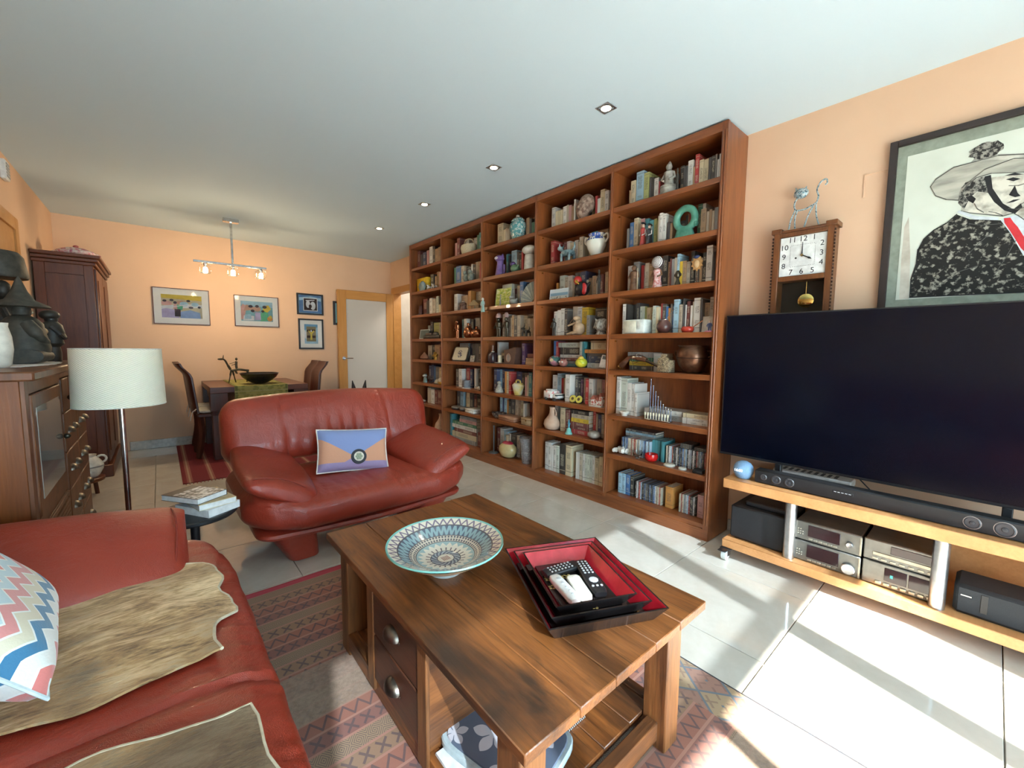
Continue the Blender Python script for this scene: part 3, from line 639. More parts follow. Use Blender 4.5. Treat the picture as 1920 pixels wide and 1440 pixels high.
for i in range(28):
    y=-.092+.184*i/27; m.tube([(.0865+.0055*math.cos(a*PI/4),y,.006+.0062*math.sin(a*PI/4)) for a in range(8)],.0012,5,True)
part('spiral_wire',m,STEEL,t)
# ================= TELEVISION WALL =================
RW=-PI/2                      # local x runs right along the wall, local y goes into the wall
t=thing('tv_stand','low beech television stand on castors with two boards and steel tubes','tv stand',(2.40,.955,0),RW)
part('upper_board',M().box(0,1.75,0,.40,.41,.464,.003),BEECH,t); part('lower_board',M().box(.01,1.74,0,.40,.066,.112,.003),BEECH,t)
part('back_board',M().box(.70,1.74,.385,.40,.1125,.4095,.001),BEECH,t)
for x in (.325,.865,1.42): part('steel_tube',M().cyl((x,.042,.1125),(x,.042,.4095),.026,n=24),STEEL,t)
for x,y in ((.035,.012),(1.70,.012),(.035,.34),(1.70,.34)):
    c_=part('castor',M().box(x-.028,x+.028,y-.028,y+.028,.060,.0655,.001),BLACKP,t)
    part('wheel',M().cyl((x-.012,y-.022,.031),(x+.012,y-.022,.031),.031,n=24),P('castor_rubber',(.60,.63,.60),.5),c_)
    m=M(); m.box(x-.017,x-.0125,y-.034,y+.010,.024,.060); m.box(x+.0125,x+.017,y-.034,y+.010,.024,.060); m.box(x-.0135,x+.0135,y-.010,y+.009,.0525,.0598); part('fork',m,CHROME,c_); part('brake_lever',M().box(x-.022,x+.022,y-.075,y-.035,.062,.068,.002),BLACKP,c_)
SCR=NM('tv_screen').col((.002,.003,.008)).set(.16,spec=.22).m
t=thing('television','huge black flat-screen television standing on the beech stand','television',(2.585,1.060,0),RW)
part('panel',M().box(0,1.447,.0,.035,.556,1.390,.003),BLACKP,t); part('screen',M().box(.008,1.439,-.0012,.0,.570,1.383),SCR,t,False)
part('rear_housing',M().box(.25,1.20,.035,.075,.60,1.05,.01),BLACKM,t)
m=M(); m.box(.30,.33,.0,.03,.475,.556,.003); m.tube([(.315,-.06,.472),(.315,.015,.476),(.315,.10,.472)],.007,8); part('stand_foot',m,BLACKP,t)
m=M(); m.box(1.12,1.15,.0,.03,.475,.556,.003); m.tube([(1.135,-.06,.472),(1.135,.015,.476),(1.135,.10,.472)],.007,8); part('stand_foot',m,BLACKP,t)
zt=.4645
t=thing('sound_bar','long black soundbar with round drivers in front of the television','speaker',(2.455,.815,zt),RW)
part('enclosure',M().box(0,1.02,0,.065,.002,.072,.006),BLACKM,t); part('grille_plate',M().box(.002,1.018,-.0025,0,.006,.068,.001),P('soundbar_front',(.012,.013,.016),.5),t)
for x,r in ((.045,.014),(.105,.020),(.165,.020),(.80,.024),(.885,.028),(.965,.02)):
    d=part('driver',M().lathe([(r,0),(r,.002),(r*.85,.0035),(r*.8,.001),(r*.35,.0005),(r*.3,.003),(r*.02,.0045)],24).at(),P('driver_cone',(.05,.052,.06),.35),t); d.rotation_euler=(PI/2,0,0); d.location=(x,-.0026,.037)
    d2_=part('driver_rim',M().tube([(r*1.02*math.cos(a*PI/12),r*1.02*math.sin(a*PI/12),0) for a in range(24)],.0016,6,True),STEEL,d)
part('badge',M().box(.345,.425,-.0045,-.0025,.034,.050,.001),BLACKP,t); m=M(); [m.box(.352+.014*i,.361+.014*i,-.0050,-.0045,.043,.0455) for i in range(5)]; part('control_mark',m,P('mark_white',(.7,.72,.75),.5),t,False)
def text(s,size,ext=.0004):
    cu=bpy.data.curves.new('txt','FONT'); cu.body=s; cu.size=size; cu.extrude=ext; cu.align_x='CENTER'; cu.align_y='CENTER'
    o=bpy.data.objects.new('txt',cu); COL.objects.link(o); bpy.context.view_layer.update(); me=bpy.data.meshes.new_from_object(o.evaluated_get(bpy.context.evaluated_depsgraph_get())); bpy.data.objects.remove(o); return me
def textpart(s,size,mat,parent,loc):
    me=text(s,size); me.name='lettering'; me.materials.clear(); me.materials.append(mat); o=link('lettering',me,parent); o.rotation_euler=(PI/2,0,0); o.location=loc; return o
t=thing('smart_speaker','pale blue ball-shaped smart speaker clock at the end of the stand','smart speaker',(2.49,.885,zt),RW)
part('fabric_ball',M().lathe([(.030,0),(.040,.008),(.049,.028),(.051,.048),(.047,.068),(.036,.085),(.018,.095),(.001,.098)],32),P('blue_fabric',(.24,.42,.66),.8,scale=300,bump=.3),t)
textpart('16:00',.020,NM('clock_led').col((1,1,1)).set(.5,emit=(.9,.96,1),es=1.3).m,t,(-.008,-.0525,.050))
t=thing('router_box','slim white set-top box behind the soundbar','set-top box',(2.695,.80,zt),RW); part('housing',M().box(0,.36,0,.11,.003,.040,.006),WHITEP,t); m=M(); [m.box(.04+.03*i,.055+.03*i,.02,.09,.040,.0408) for i in range(9)]; part('vent_slot',m,BTW,t,False)
solo('white_cable',M().tube([(2.705,.43,.487),(2.68,.43,.489),(2.63,.41,.476),(2.65,.37,.4705),(2.71,.31,.4695)],.0035,8),WHITEP,'thin white cable looping from the set-top box','cable')
solo('black_cable',M().tube([(2.63,.40,.549),(2.60,.33,.49),(2.62,.25,.470),(2.68,.15,.470),(2.72,.05,.470)],.003,8),BLACKP,'thin black cable hanging below the television','cable')
zb=.1125
t=thing('subwoofer','black box subwoofer on the lower board at the bookcase end','speaker',(2.45,.925,zb),RW); part('cabinet',M().box(0,.285,0,.30,.008,.195,.008),BLACKM,t); part('foot',M().box(.02,.265,.02,.28,0,.008),BLACKP,t,False); part('top_unit',M().box(.06,.26,.04,.26,.1955,.225,.006),BLACKP,t)
HIFI=P('hifi_silver',(.21,.205,.185),.32,.6,c2=(.17,.165,.15)); HIFID=P('hifi_top',(.10,.098,.09),.4,.5); DISP=NM('hifi_display').col((.02,.004,.006)).set(.08,coat=.5).m; HGOLD=P('hifi_champagne',(.45,.42,.34),.3,.7)
def hifi(x,z,w,h,label,kind):
    t=thing('hifi_unit',label,'hi-fi unit',(2.455,x,z),RW); d=.29
    part('case',M().box(0,w,.012,d,.003,h-.002,.004),HIFID,t); part('front_panel',M().box(-.003,w+.003,0,.012,.003,h-.001,.004),HIFI,t)
    m=M(); [m.box(a,a+.02,.03,.05,0,.003) for a in (.01,w-.03)]; [m.box(a,a+.02,d-.05,d-.03,0,.003) for a in (.01,w-.03)]; part('foot',m,BLACKP,t,False)
    part('side_strip',M().box(w-.004,w+.004,-.0035,.010,.006,h-.006,.001),HGOLD,t)
    if kind in (0,1):
        part('display',M().box(.055,.185,-.003,.0,.028,h-.014,.003),DISP,t); m=M(); [m.box(.06+.02*i,.076+.02*i,-.004,0,.012,.020,.001) for i in range(6)]; part('button',m,HGOLD,t)
        r=.014 if kind==0 else .027
        k_=part('knob',M().lathe([(r,0),(r,.012),(r*.85,.015),(r*.4,.014)],28),STEEL,t); k_.rotation_euler=(PI/2,0,0); k_.location=(.222,0,.045 if kind==0 else .036)
        m=M(); [m.lathe([(.0035,0),(.0035,.003),(.002,.004)],8).at() for _ in ()]
        for i in range(8): m.box(.010+.010*(i%3),.016+.010*(i%3),-.003,0,.03+.012*(i//3),.036+.012*(i//3),.001)
        part('keypad',m,HGOLD,t)
    elif kind==2:
        part('disc_tray',M().box(.03,.235,-.004,0,.030,.046,.002),HGOLD,t); part('display',M().box(.09,.23,-.003,0,.052,h-.012,.003),DISP,t); m=M(); [m.box(.03+.03*i,.05+.03*i,-.003,0,.012,.020,.001) for i in range(7)]; part('button',m,HGOLD,t)
    else:
        for a in (.075,.155): part('cassette_door',M().box(a,a+.075,-.003,0,.036,h-.016,.003),DISP,t)
        part('tape_window',M().box(.095,.105,-.004,-.003,.055,.070,.001),P('tape_teal',(.05,.35,.36),.3),t); m=M(); [m.box(.045+.028*i,.067+.028*i,-.006,0,.012,.026,.002) for i in range(7)]; part('key',m,HGOLD,t)
hifi(.610,zb,.262,.108,'lower left silver hi-fi unit with a large volume knob, under the tuner',1)
hifi(.610,zb+.1085,.262,.10,'upper left silver hi-fi tuner with a dark red display',0)
hifi(.335,zb,.262,.112,'lower right silver cassette deck with two tape doors',3)
hifi(.335,zb+.1125,.262,.10,'upper right silver disc player with a long tray',2)
t=thing('centre_speaker','dark horizontal speaker lying at the right end of the lower board','speaker',(2.455,.045,zb),RW); part('cabinet',M().box(0,.40,0,.18,.0,.125,.014),CHAR,t); part('slot',M().box(.075,.095,-.002,.0,.03,.105,.002),BLACKP,t); m=M(); m.box(.02,.05,-.002,0,.080,.084); part('badge',m,P('badge_silver',(.7,.7,.7),.3,1),t,False)
# wall clock
t=thing('wall_clock','wooden pendulum wall clock with square white dial above the television','clock',(W-.001,.874,1.37),RW); CW,CD,CH=.28,.10,.495
m=M(); m.box(0,.03,-CD,0,0,CH-.02,.002); m.box(CW-.03,CW,-CD,0,0,CH-.02,.002); m.box(.03,CW-.03,-CD,0,0,.03,.002); m.box(.03,CW-.03,-CD,0,.205,.232,.002); m.box(.03,CW-.03,-CD,0,CH-.045,CH-.022,.002); part('case_frame',m,CLOCKW,t)
m=M(); m.box(-.012,.038,-CD-.008,0,CH-.022,CH+.004,.002); m.box(CW-.038,CW+.012,-CD-.008,0,CH-.022,CH+.004,.002); m.box(.038,CW-.038,-CD-.004,0,CH-.0215,CH-.008,.002); part('cornice',m,CLOCKW,t)
part('back_board',M().box(.03,CW-.03,-.012,0,.03,CH-.045),P('clock_dark',(.03,.018,.01),.6),t,False)
for x in (-.004,CW+.004):
    m=M()
    for k in range(24): m.box(x-.003,x+.003,-CD-.003,-CD+.006,.03+k*.018,.041+k*.018)
    part('beaded_edge',m,P('clock_bead',(.05,.02,.01),.5),t,False)
dl=part('dial',M().box(.032,CW-.032,-CD+.012,-CD+.016,.234,CH-.047),P('dial_white',(.82,.84,.82),.35),t,False)
INK=P('clock_ink',(.012,.012,.014),.5); cx,cz,hw=CW/2,(.234+CH-.047)/2,.088
for k in range(1,13):
    a=math.radians(90-30*k); ca,sa=math.cos(a),math.sin(a); s_=min(hw/max(abs(ca),1e-6),hw/max(abs(sa),1e-6)); s_=min(s_,hw*1.28)
    textpart(str(k),.040,INK,dl,(cx+ca*s_,-CD+.0115,cz+sa*s_))
m=M(); q=.058
for i in range(60):
    a=2*PI*i/60; ca,sa=math.cos(a),math.sin(a); s_=q/max(abs(ca),abs(sa)); m.box(cx+ca*s_-.0012,cx+ca*s_+.0012,-CD+.0112,-CD+.012,cz+sa*s_-.0012,cz+sa*s_+.0012)
part('minute_mark',m,INK,dl,False)
m=M(); m.tube([(cx,-CD+.007,cz-.008),(cx,-CD+.007,cz+.070)],[.003,.0015],6); part('minute_hand',m,INK,dl)
a=math.radians(-30); m=M(); m.tube([(cx,-CD+.005,cz),(cx+.030*math.cos(a),-CD+.005,cz+.030*math.sin(a)),(cx+.040*math.cos(a),-CD+.005,cz+.040*math.sin(a)),(cx+.052*math.cos(a),-CD+.005,cz+.052*math.sin(a))],[.003,.003,.006,.001],6); part('hour_hand',m,INK,dl)
part('hub',M().cyl((cx,-CD+.011,cz),(cx,-CD+.003,cz),.006,n=16),BRASS,dl); part('winding_hole',M().cyl((cx-.03,-CD+.0118,cz-.012),(cx-.03,-CD+.011,cz-.012),.005,n=12),INK,dl)
pe=part('pendulum',M().cyl((cx+.02,-.05,.20),(cx+.02,-.05,.06),.002,n=8),BRASS,t); pb=part('bob',M().lathe([(.001,-.006),(.030,-.004),(.038,0),(.030,.004),(.001,.006)],32),P('bob_gold',(.85,.62,.2),.12,1),pe); pb.rotation_euler=(PI/2,0,0); pb.location=(cx+.02,-.05,.095)
part('front_glass',M().box(.03,CW-.03,-CD+.010,-CD+.0115,.03,.205),NM('thin_glass').col((.9,.93,.93)).set(.02,trans=1,ior=1.05).m,t,False)
# wire cat on the clock
t=thing('wire_cat_figure','thin cat figure of silver scrap strips standing on the clock','figurine',(W-.045,.805,1.37+CH+.005),RW)
n=NM('scrap_strip'); e=n.noise(90,2,(1,1,1)); n.col(n.ramp(e,[(.4,(.07,.13,.16)),(.5,(.55,.60,.60)),(.6,(.16,.30,.36))])).set(.4,.3); SCRAP=n.m
def curve(p,k=8):
    p=[Vector(q) for q in p]; o=[]
    for i in range(len(p)-1):
        a,b,c,d=p[max(i-1,0)],p[i],p[i+1],p[min(i+2,len(p)-1)]
        for j in range(k):
            t_=j/k; o.append(.5*((2*b)+(c-a)*t_+(2*a-5*b+4*c-d)*t_*t_+(3*b-a-3*c+d)*t_**3))
    return o+[p[-1]]
part('back_wire',M().tube(curve([(.025,0,.175),(.008,0,.15),(.006,0,.12),(.02,0,.10),(.06,0,.10),(.095,0,.115),(.112,0,.125)]),.0045,7),SCRAP,t)
part('tail',M().tube(curve([(.110,0,.122),(.116,0,.155),(.108,0,.19),(.122,0,.225),(.145,0,.235),(.152,0,.215),(.142,0,.205)]),.004,7),SCRAP,t)
for a,b in (((.012,0,.105),(-.012,-.012,.0)),((.02,0,.10),(.012,.012,.0)),((.098,0,.115),(.062,-.012,0)),((.108,0,.12),(.125,.012,0))): part('leg',M().tube(curve([a,((a[0]+b[0])/2-.006,(a[1]+b[1])/2,.055),b],5),.0038,7),SCRAP,t)
hd=part('head',M().sph((.035,-.004,.188),(.036,.020,.029),14),SCRAP,t); m=M(); m.cyl((.014,-.004,.203),(.008,-.004,.226),.009,.001,8); m.cyl((.052,-.004,.203),(.060,-.004,.222),.009,.001,8); part('ear',m,SCRAP,hd)
# portrait
t=thing('framed_drawing','large dark-framed charcoal drawing of a man in hat and red tie','picture',(W-.001,.411,0),RW); FH0,FH1,FWD=1.372,2.206,.86
FRM=P('dark_frame',(.030,.020,.018),.45)
m=M(); m.box(0,.03,-.03,0,FH0,FH1,.002); m.box(FWD-.03,FWD,-.03,0,FH0,FH1,.002); m.box(.03,FWD-.03,-.03,0,FH1-.03,FH1,.002); m.box(.03,FWD-.03,-.03,0,FH0,FH0+.03,.002); part('frame',m,FRM,t)
part('mount',M().box(.03,FWD-.03,-.014,-.006,FH0+.03,FH1-.03),P('green_mount',(.27,.31,.25),.7),t,False)
pp=part('paper',M().box(.066,FWD-.066,-.0155,-.014,1.440,2.124),P('drawing_paper',(.62,.66,.58),.8,c2=(.55,.59,.51),scale=5),t,False)
DRM=dict(brim=Pmix('charcoal_brim',0,(.22,.22,.19),(.47,.46,.39),14,.45,.2,.9,stretch=(.5,1,2)),crown=Pmix('charcoal_soft',0,(.30,.30,.26),(.55,.54,.47),16,.5,.15,.9),hair=Pmix('charcoal_curl',0,(.02,.02,.02),(.30,.29,.25),90,.52,.08,.9),face=Pmix('charcoal_face',0,(.30,.28,.23),(.64,.62,.53),22,.42,.12,.9),strap=P('charcoal_black',(.018,.018,.02),.9),
 jacket=Pmix('charcoal_jacket',0,(.012,.011,.010),(.34,.33,.27),48,.585,.06,.9,detail=6),collar=P('collar_white',(.62,.68,.72),.8),shirt=P('shirt_white',(.60,.66,.70),.8),tie=P('tie_red',(.62,.03,.04),.8),shadow=Pmix('charcoal_shadow',0,(.40,.36,.29),(.60,.57,.49),12,.5,.15,.9))
order=['shadow','brim','crown','face','hair','strap','eye','brow','mouth','nose','ear','jacket','collar','shirt','tie']
sh={k:[tuple(float(q)/1000 for q in p.split()) for p in v.split(',')] for k,v in (s_.split(':') for s_ in PORTRAIT.split(';'))}
for i,k in enumerate(order):
    pl=[(min(x,FWD-.067),max(1.441,z)) for x,z in sh[k]]
    part('drawn_'+k,M().prism(pl,-.0157-.00012*i,-.0155),DRM.get(k,DRM['strap']),pp,False)
def stroke(pts,w,closed=False):
    pts=[Vector((x,z)) for x,z in pts]; N=len(pts); m=M()
    for i in range(N if closed else N-1):
        a,b=pts[i],pts[(i+1)%N]
        if a.x>FWD-.068 or b.x>FWD-.068 or (b-a).length<1e-5: continue
        n_=Vector((-(b-a).y,(b-a).x)).normalized()*w*(.6+.4*math.sin(i*2.1)**2); t_=(b-a).normalized()*w*.6
        m.prism([tuple(a-t_+n_),tuple(b+t_+n_*.8),tuple(b+t_-n_*.8),tuple(a-t_-n_)],-.0179,-.0155)
    return m
GRYC=P('charcoal_grey',(.10,.10,.09),.9)
part('brim_stroke',stroke(sh['brim'],.0022,True),GRYC,pp,False); part('jacket_stroke',stroke(sh['jacket'][:9],.003),DRM['strap'],pp,False); part('jaw_stroke',stroke(sh['face'][6:14],.002),GRYC,pp,False)
for q in ([(.255,1.925),(.32,1.985),(.40,2.005),(.47,1.985)],[(.30,1.845),(.31,1.82),(.33,1.80)],[(.345,1.80),(.365,1.79),(.385,1.775)],[(.395,1.895),(.42,1.888),(.44,1.892)],[(.44,1.86),(.45,1.82),(.435,1.81)],[(.40,1.80),(.425,1.79),(.45,1.795)],[(.47,1.92),(.50,1.905),(.515,1.90)],[(.29,1.76),(.33,1.745),(.38,1.74)],[(.28,1.60),(.32,1.66),(.36,1.71)],[(.22,1.50),(.27,1.55),(.33,1.57)],[(.38,1.52),(.41,1.60),(.43,1.66)]): part('charcoal_stroke',stroke(q,.0016),GRYC,pp,False)
m=M().prism([(.319+.05*math.cos(a*PI/10)*(1+.1*math.sin(a*3)),2.066+.034*math.sin(a*PI/10)*(1+.12*math.cos(a*4))) for a in range(20)],-.0178,-.0155); part('drawn_pompom',m,DRM['hair'],pp,False)
# ================= DINING END =================
t=thing('dining_table','dark reddish dining table with stepped square legs by the far wall','dining table',(.83,5.68,.008)); hx,hy,zt2=.46,.54,.752
for i in range(4): part('top_plank',M().box(-hx+.23*i+.0005,-hx+.23*(i+1)-.0005,-hy,hy,zt2-.06,zt2,.003),DINE,t)
for sx in (-1,1):
    part('apron',M().box(sx*(hx-.05)-.01,sx*(hx-.05)+.01,-hy+.12,hy-.12,zt2-.16,zt2-.0605),DINE,t,False)
    for sy in (-1,1):
        x,y=sx*(hx-.075),sy*(hy-.075); m=M(); m.box(x-.075,x+.075,y-.075,y+.075,zt2-.245,zt2-.0605,.003); [m.box(x-.07,x+.07,y-.07,y+.07,zt2-.262-.014*k,zt2-.253-.014*k,.002) for k in range(3)]; m.box(x-.062,x+.062,y-.062,y+.062,0,zt2-.245,.003); part('leg',m,DINEZ,t)
n=NM('runner_cloth'); x,y,z=n.xyz(); e=n.vor(26); b_=(x.abs()-.235).abs().lt(.012); n.col(n.mix(b_,n.ramp(e,[(.1,(.30,.27,.05)),(.35,(.20,.20,.05)),(.6,(.36,.32,.09))]),(.14,.15,.04))).set(.8).bump(n.noise(300,2),.2,.003)
t=thing('table_runner','olive green patterned runner draped over the dining table','table runner',(.83,5.68,.008))
def rn(a,b):
    x=-.25+.5*a; s_=b*1.55
    if s_<.20: return Vector((x,-hy-.004,zt2+.005-.20+s_))
    return Vector((x,-hy-.004+(s_-.20),zt2+.005))
m=M(); m.box(-.25,.25,-hy-.004,hy-.05,zt2+.001,zt2+.005); part('cloth',m,n.m,t,False); part('hanging_end',M().box(-.25,.25,-hy-.006,-hy-.002,zt2-.22,zt2+.005),n.m,t,False)
m=M(); m.box(-.25,.25,-hy-.0072,-hy-.006,zt2-.06,zt2-.045); m.box(-.25,.25,-hy-.0072,-hy-.006,zt2-.085,zt2-.08); part('woven_band',m,P('runner_gold',(.40,.36,.14),.7),t,False)
zq=.008+zt2+.0055
t=thing('fruit_bowl','round black bowl on the green dining table runner','bowl',(.845,5.36,zq)); part('bowl',M().lathe([(.05,0),(.06,.004),(.12,.035),(.165,.075),(.19,.118),(.184,.118),(.158,.078),(.11,.04),(.04,.014),(.001,.012)],36),P('black_ceramic',(.012,.011,.012),.18),t,ang=60); part('inside_rim',M().tube([(.187*math.cos(a*PI/18),.187*math.sin(a*PI/18),.118) for a in range(36)],.004,6,True),P('black_rim',(.03,.03,.032),.3),t)
t=thing('horseman_figure','spindly dark metal rider on an antelope-like mount beside the black bowl','figurine',(.69,5.68,zq),.15)
part('mount_body',M().sweep([((-.08+.02*i,0,.150-.004*abs(i-4)),(0,.012+.004*(i in (1,2,6,7)),0),(0,0,.014)) for i in range(10)],10,2),BRONZE,t)
part('mount_neck',M().tube(curve([(-.08,0,.15),(-.105,0,.20),(-.13,0,.255),(-.16,0,.275)]),[.013]*8+[.010]*8+[.009]*8+[.006],8),BRONZE,t)
hd=part('mount_head',M().sph((-.168,0,.27),(.034,.010,.012),10),BRONZE,t); m=M(); m.tube([(-.148,-.006,.28),(-.143,-.012,.315)],[.005,.001],6); m.tube([(-.148,.006,.28),(-.140,.012,.318)],[.005,.001],6); part('horn',m,BRONZE,hd)
for x,dx in ((-.075,-.03),(-.06,.03),(.085,.03),(.095,-.02)): part('mount_leg',M().tube(curve([(x,.008*(1 if dx>0 else -1),.145),(x+.5*dx,.012*(1 if dx>0 else -1),.075),(x+dx,.012*(1 if dx>0 else -1),.0)],5),[.010]*5+[.006]*5+[.007],7),BRONZE,t)
r_=part('rider_body',M().tube(curve([(-.02,0,.165),(-.022,0,.205),(-.018,0,.245)],4),[.013]*8+[.010],8),BRONZE,t); part('rider_head',M().sph((-.018,0,.268),(.013,.012,.018),10),BRONZE,r_); m=M(); m.tube(curve([(-.018,.012,.24),(-.05,.014,.225),(-.085,.006,.215)],4),.004,6); m.tube(curve([(-.018,-.012,.24),(-.04,-.014,.21),(-.07,-.006,.20)],4),.004,6); part('rider_arm',m,BRONZE,r_)
m=M(); m.tube([(-.02,.01,.165),(-.03,.022,.13),(-.02,.02,.10)],.006,6); m.tube([(-.02,-.01,.165),(-.03,-.022,.13),(-.02,-.02,.10)],.006,6); part('rider_leg',m,BRONZE,r_)
CUSH=P('seat_cushion',(.70,.66,.58),.85); TIE=P('cushion_tie',(.78,.76,.70),.8)
def dchair(loc,rz,label):
    t=thing('dining_chair',label,'chair',loc,rz,None); t.scale=(.90,1,1)
    part('seat',M().box(-.215,.215,-.20,.20,.43,.465,.008),DINEZ,t); 
    def bf(side):
        return lambda a,b:None
    st=[]
    for i in range(15):
        u=i/14; z=.47+.52*u; y=.19+.05*u+.075*ss(.72,1,u)+.0; st.append(((0,y,z),(.20-.015*u,0,0),(0,.016,0)))
    bk_=M().sweep(st,24,5,lambda p:Vector((p[0],p[1]+.05*(1-(p[0]/.2)**2)*.8,p[2]))); part('backrest',bk_,DINEZ,t)
    for x in (-.18,.18):
        part('front_leg',M().tube([(x,-.165,.43),(x,-.17,.0)],[.028,.02],4),DINEZ,t); part('rear_leg',M().tube(curve([(x,.18,.44),(x,.17,.25),(x,.21,0)],4),[.028]*8+[.02],4),DINEZ,t)
    c=part('seat_cushion',M().sweep([((0,-.19+.38*i/10,.485),(.19*(.86 if i in (0,10) else 1),0,0),(0,0,.02*(.5 if i in(0,10) else 1))) for i in range(11)],24,4),CUSH,t)
    m=M()
    for x in (-.16,.16): m.tube(curve([(x,.185,.49),(x*1.15,.23,.50),(x*1.2,.25,.46),(x*1.15,.262,.40)],4),.004,6); m.tube(curve([(x*1.15,.23,.50),(x*1.3,.21,.52),(x*1.1,.24,.49)],4),.005,6)
    part('cushion_tie',m,TIE,c); return t
dchair((.47,5.48,.013),PI/2,'curved dark dining chair on the wardrobe side, nearer the armchair'); dchair((.47,5.88,.013),PI/2,'curved dark dining chair on the wardrobe side, nearer the far wall')
dchair((1.24,5.48,.013),-PI/2,'curved dark dining chair on the glazed door side, nearer the armchair'); dchair((1.26,5.88,.013),-PI/2,'curved dark dining chair on the glazed door side, nearer the far wall')
# tall wooden cat behind the armchair
t=thing('cat_statue','tall dark wooden cat statue behind the armchair, only its ears showing','statue',(1.36,3.72,0)); CATD=P('cat_dark',(.03,.018,.013),.5); 
part('body',M().lathe([(.09,0),(.10,.02),(.10,.20),(.075,.45),(.055,.62),(.05,.68)],20),CATD,t); hd=part('head',M().sph((0,-.015,.745),(.062,.06,.07),16),P('cat_white',(.62,.58,.52),.6),t); m=M()
for s_ in (-1,1): m.cyl((s_*.045,0,.79),(s_*.060,0,.885),.024,.003,10)
part('ear',m,CATD,hd); part('base',M().lathe([(.13,0),(.13,.02),(.10,.022)],24),CATD,t); part('tail',M().tube(curve([(0,.09,.05),(.08,.13,.08),(.12,.10,.22),(.10,.08,.30)]),.014,8),CATD,t)
# pictures on the far wall
def pic(x0,x1,z0,z1,fc,fwid,matc,art,label,margin,y=D-.001):
    t=thing('framed_picture',label,'picture',(x0,y,z0)); w,h=x1-x0,z1-z0; m=M(); f=fwid
    m.box(0,f,-.022,0,0,h,.002); m.box(w-f,w,-.022,0,0,h,.002); m.box(f,w-f,-.022,0,0,f,.002); m.box(f,w-f,-.022,0,h-f,h,.002); part('frame',m,fc,t)
    part('mount',M().box(f,w-f,-.010,-.004,f,h-f),matc,t,False)
    a=margin; pw_,ph=w-2*a,h-2*a; pr=part('print',M().box(a,w-a,-.0112,-.010,a,h-a),art[0],t,False)
    for i,(col,pts) in enumerate(art[1]):
        pl=[(a+pw_*min(1,max(0,u)),a+ph*min(1,max(0,v))) for u,v in pts]; part('painted_shape',M().prism(pl,-.0113-.00015*i,-.0112),col,pr,False)
    part('glazing',M().box(f,w-f,-.0175,-.0165,f,h-f),NM('picture_glass').col((1,1,1)).set(.01,trans=1,ior=1.12).m if 'pg' not in MC else MC['pg'],t,False)
def el(cx,cy,rx,ry,n=14): return [(cx+rx*math.cos(2*PI*i/n),cy+ry*math.sin(2*PI*i/n)) for i in range(n)]
MC['pg']=NM('picture_glass').col((1,1,1)).set(.01,trans=1,ior=1.12).m
c_=lambda nm,c:P('art_'+nm,c,.8,scale=12)
WM=P('white_mount',(.86,.84,.79),.8,c2=(.84,.82,.77)); CFR=P('cherry_frame',(.10,.03,.02),.4)
skin=c_('skin',(.50,.30,.22)); hair=c_('hair',(.06,.05,.07)); blu=c_('blue',(.22,.34,.60)); lil=c_('lilac',(.45,.40,.62)); grn=c_('green',(.10,.42,.24)); ylw=c_('yellow',(.62,.48,.08)); snd=c_('sand',(.56,.50,.34)); pnk=c_('pink',(.62,.36,.33)); wht=c_('white',(.70,.72,.74)); tea=c_('teal',(.20,.42,.50)); org=c_('orange',(.62,.28,.08)); dk=c_('dark',(.05,.03,.03)); lbl=c_('pale_blue',(.35,.55,.68))
A1=(snd,[(ylw,[(0,.84),(1,.78),(1,1),(0,1)]),(pnk,el(.12,.62,.14,.10)),(skin,el(.5,.66,.16,.09)),(wht,[(0,.30),(.35,.42),(1,.48),(1,.62),(.3,.56),(0,.5)]),(lil,[(0,0),(.42,0),(.40,.34),(0,.42)]),(blu,[(.44,0),(.96,0),(.94,.26),(.7,.36),(.46,.28)]),(grn,[(.32,.36),(.5,.34),(.52,.52),(.38,.58)]),(dk,[(.31,.06),(.45,.06),(.46,.38),(.31,.40)]),(pnk,[(.28,.40),(.38,.38),(.37,.62),(.30,.62)]),(hair,el(.08,.72,.05,.05)),(hair,el(.25,.76,.05,.05)),(hair,el(.33,.66,.045,.06)),(hair,el(.66,.76,.05,.05)),(hair,el(.72,.47,.06,.05)),(hair,el(.93,.50,.04,.05)),(lbl,el(.55,.62,.11,.10)),(lbl,el(.82,.62,.10,.09)),(wht,[(0,.36),(.75,.62),(.76,.645),(0,.40)])])
A2=(tea,[(lbl,[(0,.8),(1,.72),(1,1),(0,1)]),(pnk,[(0,.05),(.10,.1),(.18,.75),(.06,.85),(0,.7)]),(skin,[(.08,.5),(.3,.55),(.42,.42),(.40,.72),(.16,.82)]),(skin,el(.5,.62,.12,.13)),(ylw,[(.66,.5),(.82,.45),(.95,.66),(.86,.85),(.72,.78)]),(grn,[(.60,.0),(.84,.04),(.86,.44),(.70,.54),(.60,.36)]),(lil,[(.42,.05),(.62,.08),(.60,.45),(.44,.46)]),(wht,[(.06,.02),(.4,.04),(.4,.26),(.08,.28)]),(lbl,[(.1,.1),(.32,.1),(.3,.34),(.12,.32)]),(hair,el(.30,.74,.07,.07)),(hair,el(.36,.52,.06,.07)),(hair,el(.50,.76,.06,.07)),(hair,el(.74,.74,.07,.08)),(hair,el(.68,.52,.05,.06)),(org,el(.90,.14,.09,.12)),(ylw,el(.92,.24,.05,.08))])
A3_=(c_('night_blue',(.09,.20,.42)),[(lbl,[(0,.7),(.5,.82),(1,.7),(1,.9),(.5,.98),(0,.88)]),(wht,[(.18,.10),(.84,.10),(.84,.88),(.18,.88)]),(dk,[(.21,.14),(.81,.14),(.81,.84),(.21,.84)]),(wht,el(.4,.5,.1,.22)),(wht,el(.62,.42,.12,.25)),(dk,el(.5,.38,.07,.12)),(wht,[(.3,.68),(.7,.74),(.7,.78),(.3,.74)])])
